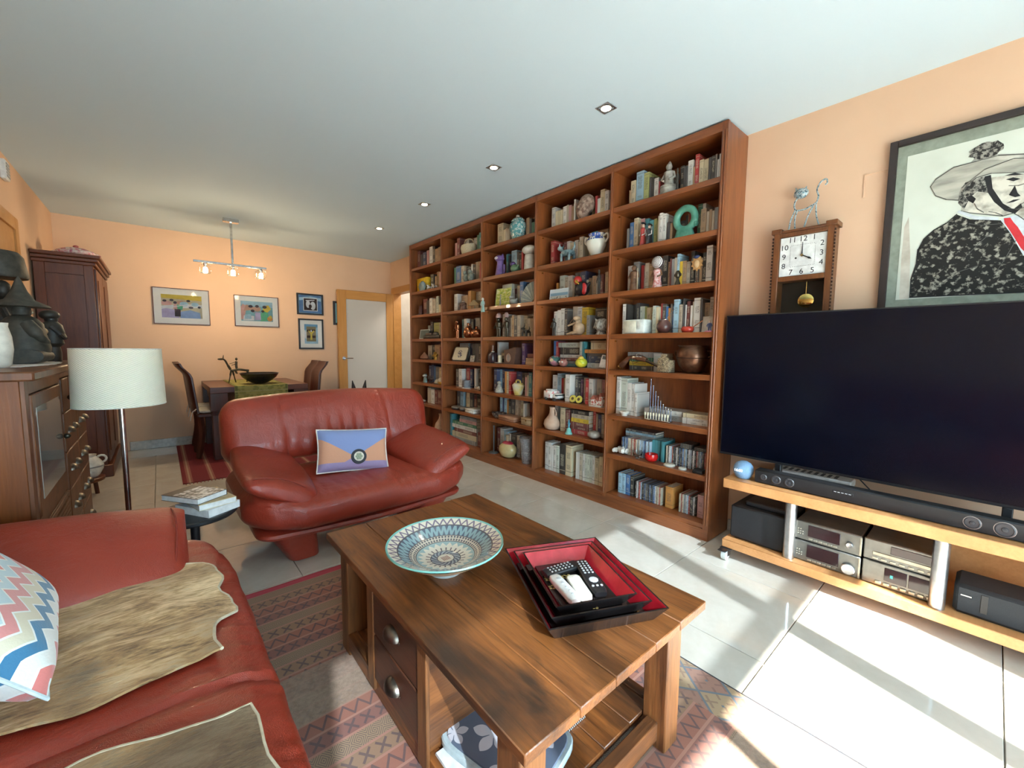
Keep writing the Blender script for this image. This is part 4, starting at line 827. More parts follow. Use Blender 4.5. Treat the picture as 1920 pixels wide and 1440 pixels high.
A4_=(lbl,[(c_('wave',(.15,.34,.55)),[(0,.7),(1,.85),(1,1),(0,1)]),(wht,[(0,.3),(.2,.2),(.15,.6),(0,.7)]),(c_('sepia',(.26,.22,.12)),[(.15,.12),(.85,.12),(.85,.88),(.15,.88)]),(dk,[(.18,.3),(.82,.3),(.82,.42),(.18,.42)]),(dk,[(.2,.62),(.8,.66),(.8,.74),(.2,.72)]),(ylw,[(.42,.2),(.58,.2),(.56,.5),(.74,.64),(.7,.70),(.5,.58),(.32,.70),(.28,.64),(.44,.5)]),(wht,el(.5,.66,.06,.05))])
pic(-.03,.492,1.43,1.845,CFR,.008,WM,A1,'wide framed colourful print of bathers, nearest the wardrobe',.075)
pic(.741,1.234,1.435,1.825,CFR,.008,WM,A2,'framed print of figures in pink, yellow and green over the table',.07)
pic(1.457,1.798,1.624,1.913,P('black_frame',(.012,.012,.016),.4),.022,P('blue_mount',(.10,.24,.45),.7,c2=(.30,.48,.62),scale=10),A3_,'small black-framed blue picture above another',.03)
pic(1.467,1.79,1.15,1.569,P('black_frame',(.012,.012,.016),.4),.020,WM,A4_,'small black-framed upright picture with white mount below the blue one',.075)
t=thing('framed_picture','dark framed picture half hidden behind the open glazed door','picture',(1.93,D-.001,1.50)); m=M(); m.box(0,.25,-.02,0,0,.34,.002); part('frame',m,P('black_frame',(.012,.012,.016),.4),t); part('print',M().box(.03,.22,-.0215,-.02,.03,.31),tea,t,False)
# pendant
t=thing('pendant_lamp','chrome bar pendant with three glowing glass cubes over the dining table','pendant lamp',(.633,5.283,H))
part('canopy',M().box(-.07,.07,-.035,.035,-.035,0,.003),CHROME,t); part('stem',M().box(-.010,.010,-.010,.010,-.455,-.035,.002),CHROME,t); part('crossbar',M().box(-.33,.31,-.009,.009,-.478,-.456,.002),CHROME,t)
BULB=NM('bulb_glow').col((1,.92,.75)).set(.5,emit=(1,.80,.48),es=60).m; CUBE=NM('ice_glass').col((1,.97,.9)).set(.12,trans=1,ior=1.3).m
for x in (-.235,0.0,.255):
    s_=part('glass_shade',M().box(x-.048,x+.048,-.05,.05,-.580,-.492,.012),CUBE,t); part('bulb',M().sph((x,0,-.545),(.020,.020,.026),12),BULB,s_); part('socket',M().cyl((x,0,-.477),(x,0,-.515),.014,n=14),CHROME,s_)
    l=bpy.data.lights.new('pendant_glow','POINT'); l.energy=9; l.color=(1,.74,.44); l.shadow_soft_size=.03; o_=bpy.data.objects.new('pendant_glow',l); COL.objects.link(o_); o_.parent=t; o_.location=(x,0,-.62)
# ================= LEFT SIDE =================
t=thing('wardrobe','tall dark panelled wooden wardrobe in the far corner','wardrobe',(-L+.002,5.12,0)); wx,wy,wh=.375,1.05,1.86
part('carcass',M().box(.012,wx-.016,.014,wy,.11,wh),WARD,t,False)
m=M(); m.box(.012,.075,0,.014,.11,wh,.002); m.box(wx-.075,wx-.016,0,.014,.11,wh,.002); m.box(.075,wx-.075,0,.014,wh-.085,wh,.002); m.box(.075,wx-.075,0,.014,.11,.22,.002); part('side_frame',m,WARD,t)
part('plinth',M().box(0,wx+.02,-.018,wy,0,.11,.006),WARD,t)
m=M(); [m.box(.0,wx+.004+.016*k,-.004-.012*k,wy,wh+.03*k,wh+.03*(k+1),.006) for k in range(3)]; part('cornice',m,WARD,t)
for y0 in (.03,.535):
    d=part('door',M().box(wx-.016,wx,y0,y0+.485,.13,wh-.02,.003),WARD,t); [part('panel',M().box(wx,wx+.006,y0+.07,y0+.415,a,b,.005),WARD,d) for a,b in ((.22,.90),(1.0,wh-.11))]; part('knob',M().sph((wx+.012,y0+(.45 if y0<.2 else .035),.98),.014,10),BRONZE,d)
t=thing('soup_tureen','lidded pink and white porcelain tureen on top of the wardrobe','tureen',(-.53,5.50,wh+.0905)); n=NM('pink_porcelain'); e=n.noise(16,3); n.col(n.ramp(e,[(.42,(.42,.10,.17)),(.52,(.75,.72,.72)),(.62,(.60,.22,.28))])).set(.15,coat=.4)
part('bowl',M().lathe([(.07,0),(.08,.008),(.115,.03),(.128,.06),(.122,.072)],28,sx=1.05,sy=.8),n.m,t); ld=part('lid',M().lathe([(.124,.073),(.11,.085),(.06,.105),(.012,.112)],28,sx=1.05,sy=.8),n.m,t); part('lid_knob',M().sph((0,0,.120),(.02,.012,.012),10),P('knob_red',(.35,.06,.06),.3),ld); [part('handle',M().tube(curve([(s_*.125,0,.03),(s_*.155,0,.05),(s_*.13,0,.066)],5),.007,8),n.m,t) for s_ in (-1,1)]
# sideboard
t=thing('sideboard','long wooden sideboard with glass door, louvres and cup-handled drawers','sideboard',(-L+.002,2.20,0)); bx,by,bh=.395,1.42,1.055
part('carcass',M().box(0,bx-.014,.02,by,.06,bh),SIDEW,t,False); part('top_board',M().box(-.0,bx+.028,-.03,by+.02,bh,bh+.034,.006),SIDEW,t)
m=M(); m.box(0,.07,0,.02,0,bh,.002); m.box(bx-.085,bx-.014,0,.02,0,bh,.002); m.box(.07,bx-.085,0,.02,bh-.10,bh,.002); m.box(.07,bx-.085,0,.02,.06,.16,.002); part('side_frame',m,SIDEO,t)
part('side_panel',M().box(.07,bx-.085,.010,.02,.16,bh-.10),SIDEO,t,False)
m=M(); [m.box(bx-.014,bx-.002,a,b,0,bh,.001) for a,b in ((.0,.05),(.62,.66),(by-.05,by))]; m.box(bx-.014,bx-.002,.05,.62,bh-.05,bh,.001); m.box(bx-.014,bx-.002,.66,by-.05,bh-.03,bh,.001); m.box(bx-.014,bx-.002,.05,.62,.50,.54,.001); m.box(bx-.014,bx-.002,.05,.62,.05,.09,.001); m.box(bx-.014,bx-.002,.66,by-.05,.05,.08,.001); part('face_frame',m,SIDEW,t)
GREYG=NM('smoky_pane').col((.22,.20,.18)).set(.08,coat=.3).m
d=part('glass_door',M().box(bx-.012,bx+.004,.055,.615,.545,bh-.055,.003),SIDEW,t); part('pane',M().box(bx+.004,bx+.006,.105,.565,.60,bh-.105),GREYG,d,False); part('knob',M().sph((bx+.018,.585,.76),.013,10),BRONZE,d)
d=part('louvre_door',M().box(bx-.012,bx+.0,.055,.615,.095,.495,.002),SIDEW,t); sm=M().box(-.004,.010,.08,.59,-.008,.006); sm=sm.mesh('slat',SIDEW,False)
for k in range(17): o_=link('slat',sm,d,(bx,0,.125+.021*k))
m=M(); m.box(bx,bx+.008,.055,.08,.095,.495,.002); m.box(bx,bx+.008,.59,.615,.095,.495,.002); m.box(bx,bx+.008,.08,.59,.095,.115,.002); m.box(bx,bx+.008,.08,.59,.475,.495,.002); part('louvre_frame',m,SIDEW,d)
def cup(x,y,z,par,r=.036):
    v=[];f=[]
    for k in range(6):
        q,dep=r*math.sin(PI/2*k/5),.024*math.cos(PI/2*k/5)
        for i in range(11): a=PI*i/10; v.append((x+dep,y-q*math.cos(a),z+q*.8*math.sin(a)))
    for k in range(5):
        for i in range(10): f.append((k*11+i,k*11+11+i,k*11+12+i,k*11+i+1))
    m=M(); m.add(v,f); m.add([(p[0]-.003,p[1],p[2]) for p in v],[q[::-1] for q in f]); part('cup_pull',m,PEWTER,par)
ys=[(.665,.84),(.845,1.02),(1.025,1.195),(1.20,1.365)]
for a,b in ys: d=part('small_drawer',M().box(bx-.012,bx+.004,a,b,.86,bh-.035,.003),SIDEW,t); part('knob',M().sph((bx+.020,(a+b)/2,.925),.014,10),BRONZE,d)
for z0,z1 in ((.67,.855),(.48,.665),(.285,.475),(.085,.28)):
    for a,b in ((.665,1.012),(1.018,1.365)):
        d=part('drawer',M().box(bx-.012,bx+.004,a,b,z0,z1,.003),SIDEW,t); cup(bx+.004,(a+b)/2-.07,(z0+z1)/2-.01,d); cup(bx+.004,(a+b)/2+.07,(z0+z1)/2-.01,d)
ztp=bh+.0345
def zig(n,r): return [(r*(1+.06*(i%2))*math.cos(2*PI*i/n),r*(1+.06*(i%2))*math.sin(2*PI*i/n)) for i in range(n)]
solo('lace_doily',M().at((0,0,0),(0,0,0),(.62,1.75,1)).slab(zig(48,.25),0,.002),P('doily_white',(.82,.82,.82),.9),'white lace doily under the dark figures on the sideboard','doily',(-.535,2.95,ztp))
zd=ztp+.0025; EB=P('ebony_carving',(.022,.019,.016),.5,c2=(.05,.045,.035),scale=20); EB2=P('dark_weathered_bronze',(.06,.055,.042),.6,c2=(.03,.028,.022),scale=40)
t=thing('seated_figure','dark carved seated figure in a pointed wide hat reaching out one arm','statue',(-.49,3.02,zd),.0)
part('folded_legs',M().sweep([((0,-.10+.22*i/8,.035),(.075+.02*math.sin(i*PI/8),0,0),(0,0,.034)) for i in range(9)],18,2.4),EB2,t); part('torso',M().lathe([(.085,.03),(.09,.08),(.075,.15),(.07,.19),(.05,.215),(.025,.23)],18),EB2,t); hd=part('head',M().sph((0,.01,.25),(.034,.038,.042),14),EB2,t); part('face_patch',M().sph((.018,.03,.245),(.018,.012,.012),10),P('bone_patch',(.55,.48,.34),.7),hd)
part('hat',M().lathe([(.10,.268),(.095,.276),(.05,.30),(.028,.34),(.012,.39),(.002,.41)],20),EB2,hd); a_=part('arm',M().tube(curve([(.02,.05,.19),(.03,.10,.17),(.035,.14,.165)],5),[.028]*5+[.022]*5+[.02],10),EB2,t); part('sleeve_cuff',M().tube([(.035,.14,.165),(.04,.20,.158)],[.02,.016],10),P('bone_cuff',(.42,.32,.18),.6),a_)
part('arm',M().tube(curve([(.02,-.05,.19),(.06,-.06,.13),(.07,0,.10)],5),[.028]*5+[.02]*5+[.018],10),EB2,t)
t=thing('headdress_statue','tall black carved statue with a broad flat headdress behind the seated figure','statue',(-.60,3.36,zd)); t.scale=(1.08,1.08,1.08); part('body',M().lathe([(.07,0),(.07,.02),(.045,.04),(.05,.15),(.055,.24),(.035,.29),(.02,.31)],16),EB,t); hd=part('head',M().sph((0,0,.345),(.03,.03,.045),12),EB,t); part('headdress',M().lathe([(.10,.40),(.105,.41),(.09,.50),(.07,.525),(.01,.53)],20,sx=.85,sy=1.05),EB2,hd); m=M(); [m.tube([(0,s_*.05,.26),(.03,s_*.075,.18),(.04,s_*.05,.12)],.014,8) for s_ in (-1,1)]; part('arm',m,EB,t)
t=thing('black_bust','small black carved figure with rounded hair at the end of the sideboard','statue',(-.445,3.40,ztp)); part('post',M().lathe([(.03,0),(.032,.05),(.028,.08),(.045,.10),(.04,.13),(.05,.16),(.042,.20),(.02,.225)],14),EB,t); hd=part('head',M().sph((0,0,.235),(.028,.03,.036),12),EB,t); part('hair_cap',M().sph((-.005,.0,.255),(.042,.045,.028),14),EB,hd); m=M(); [m.tube([(0,s_*.04,.19),(.035,s_*.045,.15),(.045,s_*.01,.13)],.011,8) for s_ in (-1,1)]; part('arm',m,EB,t)
t=thing('white_vase','tall white vase with a dark blue back beside the seated figure','vase',(-.49,2.545,zd)); part('body',M().lathe([(.035,0),(.042,.01),(.05,.07),(.048,.12),(.04,.16),(.042,.175),(.036,.175),(.034,.15)],24),IVORY,t); m=M(); m.tube(curve([(.0,.045,.14),(.0,.085,.12),(.0,.085,.05),(.0,.048,.02)]),.010,8); part('handle',m,P('cobalt',(.02,.03,.10),.3),t)
t=thing('low_stool','low dark wooden stool by the wardrobe holding a pitcher','stool',(-.50,4.55,0)); part('seat',M().lathe([(.12,.12),(.125,.125),(.125,.145),(.12,.15)],24),WARD,t); [part('leg',M().cyl((.08*math.cos(a),.08*math.sin(a),0),(.07*math.cos(a),.07*math.sin(a),.12),.014,n=10),WARD,t) for a in (.5,2.6,4.7)]
t=thing('white_pitcher','white two-handled pitcher on a low stool beyond the sideboard','pitcher',(-.465,4.55,.1505)); part('body',M().lathe([(.05,0),(.06,.008),(.085,.06),(.088,.10),(.06,.145),(.045,.16),(.05,.175),(.044,.175),(.04,.155)],24),IVORY,t); part('handle',M().tube([(0,.075+.028*math.cos(a*PI/6),.135+.028*math.sin(a*PI/6)) for a in range(12)],.008,8,True),IVORY,t); part('handle',M().tube([(.075+.028*math.cos(a*PI/6),0,.135+.028*math.sin(a*PI/6)) for a in range(12)],.008,8,True),IVORY,t); part('painted_band',M().lathe([(.0885,.08),(.0893,.085),(.0885,.09)],24),P('band_grey',(.3,.28,.26),.4),t)
# floor lamp
n=NM('quilted_shade'); x,y,z=n.xyz(); a=y.atan2(x)*30/PI; q=(((a+z*110).fract()-.5).abs()+((a-z*110).fract()-.5).abs()); n.col((.90,.82,.65)).set(.8,trans=0).bump(q,.5,.006); n.p.inputs['Subsurface Weight'].default_value=.15
t=thing('floor_lamp','steel floor lamp with a cream quilted drum shade behind the sofa','floor lamp',(-.152,2.72,0)); part('base',M().lathe([(.13,0),(.13,.012),(.12,.018),(.012,.022)],36),STEEL,t); part('pole',M().cyl((0,0,.02),(0,0,1.12),.0115,n=20),CHROME,t)
part('shade',M().lathe([(.168,.897),(.162,1.166),(.159,1.166),(.165,.897)],64),n.m,t,ang=60); [part('shade_ring',M().tube([(r*math.cos(a*PI/24),r*math.sin(a*PI/24),z) for a in range(48)],.0028,6,True),P('shade_trim',(.82,.78,.66),.7),t) for r,z in ((.1665,.898),(.1605,1.165))]; [part('shade_spoke',M().cyl((0,0,1.11),(.160*math.cos(a),.160*math.sin(a),1.155),.002,n=6),STEEL,t) for a in (0,2.1,4.2)]; part('bulb',M().sph((0,0,1.06),(.03,.03,.045),12),P('bulb_off',(.85,.85,.82),.3),t)
# side table and its books
t=thing('side_table','small round black side table between the sofa and armchair','side table',(.088,2.40,0)); part('top',M().lathe([(.165,.385),(.172,.392),(.172,.402),(.166,.408),(.001,.408)],40),BLACKP,t); part('pedestal',M().lathe([(.022,.02),(.018,.1),(.018,.36),(.05,.385)],20),BLACKP,t); part('base',M().lathe([(.13,0),(.13,.012),(.02,.022)],32),BLACKP,t)
def flatbook(loc,rz,w,d,th,cov,label,art=None,extra=None):
    t=thing('paperback_book',label,'book',loc,rz,'books on the side table')
    m=M(); m.box(-w/2,w/2,-d/2,d/2,0,.0015); m.box(-w/2,w/2,-d/2,d/2,th-.0015,th); m.box(-w/2,-w/2+.0015,-d/2,d/2,.0015,th-.0015); part('cover',m,cov,t,False); part('pages',M().box(-w/2+.0016,w/2-.002,-d/2+.002,d/2-.002,.0016,th-.0016),P('white_pages',(.78,.79,.78),.8),t,False)
    if art: part('cover_picture',M().box(-w/2+.004,w/2-.004,-d/2+(.055 if extra else .004),d/2-.004,th,th+.0004),art,t,False)
    return t
z=.4085
flatbook((.140,2.385,z),.55+PI,.15,.22,.034,P('cover_white',(.78,.80,.82),.5),'thick white book at the bottom of the pile on the side table')
flatbook((.145,2.40,z+.0345),.25+PI,.15,.23,.026,P('cover_cream',(.74,.66,.42),.5),'cream-covered book in the middle of the pile on the side table',P('cover_brown',(.42,.30,.12),.5,c2=(.66,.58,.38),scale=14))
flatbook((.095,2.41,z+.0612),.62+PI,.145,.215,.026,P('cover_black',(.03,.022,.02),.4),'dark book with a black and white photograph on its cover',Pmix('photo_print',0,(.03,.03,.03),(.75,.75,.74),48,.5,.08,.4),True)
BOOKS="01:t1774.11.124,c1733.40.183,l1670.59.230,v1629.40.207,d1612.14.167,k1590.21.160,w1557.32.148,r1544.12.120,w1522.21.164,d1461.53.102,o1410.22.130,k1382.27.173,d1368.13.160,d1355.12.160,w1321.33.186,t1309.11.140,r1284.24.209,c1254.28.167,c1225.28.161,d1207.17.163,d1185.21.167,g1174.10.171,w1163.9.136,w1152.10.166;02:g1775.19.158,b1738.32.193,c1703.34.217,p1670.32.212,q1638.31.204,q1601.34.185,v1576.24.189,v1551.24.175,h1542.8.191,w1517.24.207,w1490.26.196,d1461.21.135,t1444.16.125,d1390.32.143,d1376.13.172,t1366.9.179,r1336.29.181,e1281.28.222,w1260.20.218,t1224.34.165,h1206.15.142,t1189.16.150,h1174.14.139,g1153.20.154,m1141.10.154;03:w1748.46.192,g1704.43.213,r1663.21.182,p1638.24.179,h1605.32.186,t1575.29.178,d1517.41.184,k1479.37.219,t1452.24.175,m1439.12.189,g1420.18.184,h1402.17.189,l1384.17.211,y1363.19.160,t1335.27.160,h1311.23.151,k1286.24.213,d1256.25.153,t1237.17.163,k1212.22.193,w1173.37.229,d1157.12.187;04:w1782.27.220,k1765.16.218,k1739.18.219,d1709.29.228,i1685.21.201,i1668.16.200,v1651.16.198,c1620.30.189,c1593.26.189,r1566.26.193,i1539.26.191,c1520.18.181,r1508.11.206,d1482.25.200,b1465.16.182,o1450.14.171,g1435.14.198,b1412.22.184,l1376.35.221,h1350.24.185,d1340.9.223,w1327.10.182,m1306.20.204,w1289.13.175,h1280.8.198,w1236.43.220,d1222.12.209,t1190.31.188,h1158.31.221,t1143.9.154;06:w1808.34.279,i1753.54.270,w1717.35.238,w1689.27.232,w1662.23.170;07:q1522.22.141,q1501.20.142,q1481.19.143,q1460.19.143,q1439.20.144;08:l1770.31.151,l1737.32.152,b1698.37.154,k1667.29.151,o1362.53.147,p1154.38.150;11:w2509.45.189,c2479.29.150,c2456.22.150,c2426.29.148,w2384.38.167,h2361.22.172,p2331.29.162,t2305.25.148,w2288.16.196,d2182.70.149,h2153.20.129,v2122.30.123,b2090.31.164,r2068.21.165,w2041.26.140,c1999.41.197,w1964.34.178;12:r2515.43.211,m2434.34.202,w2395.36.198,c2353.41.181,w2307.39.189,c2270.36.171,h2239.27.181,h2200.38.185,t2174.22.184,q2111.62.222,t2009.94.217,m1962.43.184;13:o2521.24.159,i2446.59.215,h2411.34.197,w2359.51.203,h2335.23.173,d2276.56.218,n2216.56.220,h2190.22.148,t2155.34.159,h2117.35.171,g2092.24.166,t2059.32.153,h2038.20.149,m1990.47.160,t1943.32.171;14:w2473.36.210,w2429.40.218,w2385.41.229,d2350.34.226,h2299.50.244,w2251.47.240,y2182.68.230,h2147.27.160,g2114.32.159,k2009.103.217,d1944.61.216;15:b2540.25.219,r2512.27.215,i2217.26.210,q2195.21.210;16:w2513.58.212,l2467.45.229,r2439.25.189,c2416.21.191,c2378.37.192,w2306.55.230,d2270.35.220,k2242.27.188,u2216.25.196,h2178.32.208,h2144.31.210,r2110.31.206,w2065.43.208,h2017.47.207,p1982.31.204,h1947.34.206;17:w2503.32.202,l2478.23.206,i2442.34.198,m2410.30.199,c2355.54.202,m2306.44.196,r2063.28.204,h2043.19.189,n2009.33.185,h1975.33.190,t1945.29.188;18:w2549.39.249,w2513.35.249,w2488.22.228,w2454.31.236,i2414.39.239,k2346.64.261,c2272.68.264,w2206.19.225,w2186.19.227,h2157.28.227,w2128.24.227,i2104.23.229,i2080.23.230,i2052.27.232,w2029.22.231,c1988.39.217,c1947.37.236;21:c3212.85.213,c3173.35.144,h3142.30.153,h3110.31.140,g2968.101.144,c2876.42.182,t2835.40.178,d2805.29.163,e2768.36.125,c2749.16.178;22:q3198.33.221,d3171.26.202,l3060.79.235,d3024.35.212,k2984.39.200,h2939.30.210,r2915.23.192,t2886.28.194,d2810.66.200,t2746.27.207;23:i3146.149.223,w3103.40.176,m3050.52.168,h2999.50.189,h2959.39.184,b2905.50.208,d2823.77.196;24:w3230.56.233,g3137.82.209,w3099.32.191,h3073.25.182,t3036.32.208,d2990.45.203,h2945.43.203,c2895.49.198,h2856.38.172,t2817.38.170,t2752.64.181;25:w3301.29.213,g2920.41.201,u2876.43.200;26:n3295.50.234,l3258.35.229,n3219.38.231,h3168.50.215,o3141.26.214,c3108.32.215,r3071.36.217,n2987.79.219,k2951.35.216,d2901.49.217,u2870.28.220,p2841.27.178,h2817.23.196,q2775.41.224,g2750.23.155;27:l3284.41.201,n3258.25.205,l3214.41.197,o3185.27.187,k3143.41.196,d3083.59.201,h3041.39.203,h2999.41.204,i2962.36.201,n2891.70.198,w2868.22.185,m2837.29.205,t2803.33.208,d2750.52.195;28:m3316.54.250,w3258.57.251,l3189.65.231,w3144.42.220,d3057.86.227,w3009.43.221,t2952.52.216,h2886.65.224,d2777.98.224,p2743.24.196;31:p4032.42.173,m3974.57.219,w3893.80.208,d3806.79.182,w3714.84.187,d3647.52.181,e3611.35.179,q3567.43.197;32:e4058.34.202,b3958.97.210,h3893.57.200,d3806.86.183,w3775.26.205,d3712.55.191,h3673.36.213,t3605.67.211,r3566.33.184;33:w4026.68.199,t3894.131.179,o3814.48.213,o3759.54.208,w3646.109.198,g3558.80.161;34:q3935.59.214,w3843.51.214,k3775.67.207,g3683.91.221,h3600.45.206;35:g3895.174.206,n3790.52.195,k3741.41.205,d3699.40.205,k3657.40.203,d3616.39.202,k3574.41.201;36:d4005.57.203,w3941.63.206,r3843.71.220,n3790.52.208,h3713.46.221,w3655.33.219,k3606.48.211,e3565.32.214;37:d4082.58.199,l3997.75.194,c3875.72.195,d3794.67.197,m3738.52.189,k3654.83.193,q3605.48.191;38:q4151.46.300,m3571.57.168;41:m4894.73.232,d4831.60.179,n4742.84.194,p4669.58.202,w4578.80.232,d4523.54.226,t4452.68.186,t4367.84.194;42:d4730.49.186,n4679.47.189,d4603.71.203,t4554.40.173,t4479.64.220,c4427.48.206,p4370.51.199;43:m4746.113.207,k4676.66.182,w4602.67.201,h4518.80.185,i4444.58.211,c4375.66.108;44:g4769.54.175,d4695.63.219,v4512.162.205,h4406.67.197,t4368.34.213;45:h4730.101.181,k4617.109.186,t4481.131.186,t4428.42.208,m4376.51.164;46:n4746.66.217,n4689.53.225,b4639.45.210,g4550.88.206,c4468.81.199,m4379.85.202;47:e4758.71.199,h4694.41.195,h4648.41.198,w4559.85.179,m4493.61.186,m4382.107.186"
STACKS="05:w1498.82.1033.34,i1499.82.1068.26,w1500.82.1094.23,i1501.82.1117.21,w1502.82.1139.18,d1583.198.1033.33,y1584.198.1066.30,e1585.198.1097.28,g1589.208.1125.39;06:g1327.274.700.37,w1334.280.737.32,w1134.183.700.20,w1135.183.720.20,c1136.180.741.29;07:g1546.247.533.19,l1546.247.552.16,d1546.247.569.16;15:q2245.241.1033.25,g2246.240.1058.21,m2247.240.1080.27,w2247.240.1108.26,k2244.244.1134.62,i2245.264.1196.41,w1966.193.1033.39,n1967.193.1072.31,n1968.193.1104.24,d1969.193.1128.22,o1962.226.1151.30,c1951.175.1181.52,t1953.175.1234.17;17:r2096.182.476.40,m2098.194.516.27,m2098.195.544.33,y2103.182.577.33,h2100.182.611.33,k2101.182.644.33;25:d3159.123.1033.43,h3154.128.1076.32,c3154.134.1109.30,c3182.67.1139.30,t2749.114.1033.29,t2749.110.1062.33,m2750.90.1096.40;38:g3670.474.100.49,c3653.491.150.59,m3653.442.209.43,w3653.490.252.43,e3653.480.296.37,p3653.336.333.36,g3653.327.370.36"
ORN="buddha:01:1474:2578:124:221,goblin:01:1446:2648:37:201,dolls:02:1620:2568:101:171,ring:02:1356:2578:169:205,maskman:03:1704:2573:98:190,tribal:03:1523:2578:92:216,bust:03:1368:2568:56:96,sunface:03:1249:2578:74:176,radio:04:1666:2573:174:98,gourd:04:1462:2573:96:91,spoonbowl:04:1293:2558:79:38,postcard:04:1174:2588:89:97,dancer:04:1143:2558:58:80,pistol:05:1635:2563:408:107,kaftbox:05:1431:2588:82:125,pot:05:1286:2648:216:180,rods:06:1465:2578:183:280,dish:06:1742:2568:76:31,coral:07:1758:2568:141:55,glassbowl:07:1619:2568:72:56,redbowl:07:1516:2568:92:55,lida:07:1376:2558:75:36,lidb:07:1278:2558:51:35,darkbox:07:1172:2558:65:42,head:11:2188:2578:181:202,dog:12:2361:2573:212:164,whitejug:12:2062:2588:222:172,seascape:13:2444:2568:211:93,toucan:13:2202:2568:173:182,darkfig:13:1993:2598:48:200,blackfig:14:2468:2573:72:160,seated:14:2248:2568:174:158,boar:14:1998:2578:139:127,orb:15:2479:2568:136:92,owlpink:15:2362:2568:96:70,hen:15:2172:2563:106:98,remote:15:1951:2563:80:99,truck:16:2480:2563:171:95,discs:16:2230:2558:131:59,village:16:1994:2563:118:112,clayjug:17:2500:2578:161:198,bell:17:2273:2563:64:121,stone:17:2026:2563:115:62,gingerjar:21:2985:2588:190:236,purplecat:22:3238:2573:127:212,greenbird:22:3014:2568:118:117,idol:22:2818:2588:156:227,landscape:23:3196:2563:226:176,stonebird:23:3062:2558:115:94,fan:23:2800:2578:175:184,dollhang:23:3368:2528:82:84,tallhata:24:3260:2568:131:247,tallhatb:24:3125:2568:108:245,antelope:24:2844:2568:116:126,bottle:25:3334:2578:100:180,candle:25:3231:2563:124:86,camera:25:3018:2578:177:157,pointed:26:3232:2568:108:118,owlyellow:26:2957:2563:138:143,bowldark:27:3247:2568:178:54,woodbox:27:3056:2563:235:47,woodblock:27:2769:2568:138:68,lampstand:28:3332:2568:137:290,gourdvase:28:3106:2578:247:224,crystal:28:2822:2578:186:238,basket:31:3796:2578:265:167,birda:32:3815:2568:102:140,birdb:32:3721:2578:100:141,hut:33:3621:2573:208:92,monkey:33:3880:2573:121:117,copperman:34:3996:2573:110:216,copperpota:34:3782:2578:115:162,copperpotb:34:3645:2578:158:122,octframe:35:3968:2568:331:165,photo:35:3712:2568:93:69,mug:36:3808:2568:114:92,silver:36:3560:2563:97:37,roundboxa:37:4020:2563:161:37,roundboxb:37:3858:2563:125:40,whitebox:37:3685:2563:170:45,yellowbox:42:4901:2598:274:178,globevase:42:4759:2563:180:122,zebraa:42:4616:2568:91:76,zebrab:42:4508:2568:108:79,chess:43:4841:2578:87:130,ship:44:4537:2568:410:98,framedpic:44:4794:2598:269:121,conegourd:45:4794:2578:213:95,goldfig:45:4492:2568:108:104,bluecat:46:4780:2568:142:110,snifter:46:4630:2568:159:96,helmet:46:4462:2573:129:61,littlehouse:46:4345:2573:83:84,shell:47:4841:2568:133:32,brownjug:48:4437:2598:172:269"
# ================= ORNAMENTS ON THE SHELVES =================
ROWN=['','top','second','third','fourth','fifth','sixth','seventh','bottom']
BAYN=['bay by television','second bay from television','middle bay','second bay from doorway','bay by doorway']
def vz(prof,w,h,d=None,n=24):      # lathe scaled: radius units of half width, z units of height
    return M().lathe([(r*w/2,z*h) for r,z in prof],n,sy=(d or w)/w)
def sp(c,r,n=12): return M().sph(c,r,n)
def person(w,h,d,robe=True,arms=1,hat=0,base=0):
    k=w/2; b=M()
    if robe: b.lathe([(k*.75,0),(k*.7,h*.05),(k*.5,h*.35),(k*.55,h*.55),(k*.6,h*.68),(k*.25,h*.76)],14,sy=d/w)
    else:
        for s in (-1,1): b.tube([(s*k*.3,0,0),(s*k*.28,0,h*.2),(s*k*.25,0,h*.42)],[k*.2,k*.2,k*.26],8)
        b.lathe([(k*.45,h*.40),(k*.5,h*.5),(k*.6,h*.68),(k*.25,h*.76)],14,sy=min(1,d/w))
    hd=M().sph((0,-d*.05,h*.84),(k*.36,min(k*.36,d*.4),h*.10),12); ar=M()
    for s in (-1,1): ar.tube([(s*k*.5,0,h*.68),(s*k*.8,-d*.1,h*.5),(s*k*.35,-d*.32,h*.42)],[k*.17,k*.14,k*.11],8)
    return b,hd,ar
def beast(w,h,d,hh=.75):
    b=M().sweep([((-w*.22+w*.5*i/8,0,h*.48),(0,d*.32*(.6+.4*math.sin(PI*(i+.5)/9)),0),(0,0,h*.18*(.6+.4*math.sin(PI*(i+.5)/9)))) for i in range(9)],12,2.2); lg=M()
    for x in (-.17,.22):
        for s in (-1,1): lg.tube([(w*x,s*d*.22,h*.45),(w*x,s*d*.24,0)],[h*.08,h*.055],8)
    hd=M().tube([(-w*.18,0,h*.52),(-w*.30,0,h*.72)],[h*.12,h*.09],10); hd.sph((-w*.36,0,h*.78),(w*.12,d*.22,h*.12),10); er=M()
    for s in (-1,1): er.cyl((-w*.32,s*d*.14,h*.84),(-w*.29,s*d*.2,h*1.0),h*.05,h*.006,7)
    return b,lg,hd,er
def bird(w,h,d):
    b=M().sph((w*.05,0,h*.36),(w*.38,d*.4,h*.34),14); hd=M().sph((-w*.22,0,h*.76),(w*.2,d*.26,h*.2),12); bk_=M().cyl((-w*.36,0,h*.76),(-w*.52,0,h*.72),w*.06,w*.005,8); tl=M().tube([(w*.3,0,h*.42),(w*.5,0,h*.6)],[w*.12,w*.05],8); ft=M().lathe([(w*.22,0),(w*.2,h*.06),(w*.1,h*.1)],12,sy=d/w)
    return b,hd,bk_,tl,ft
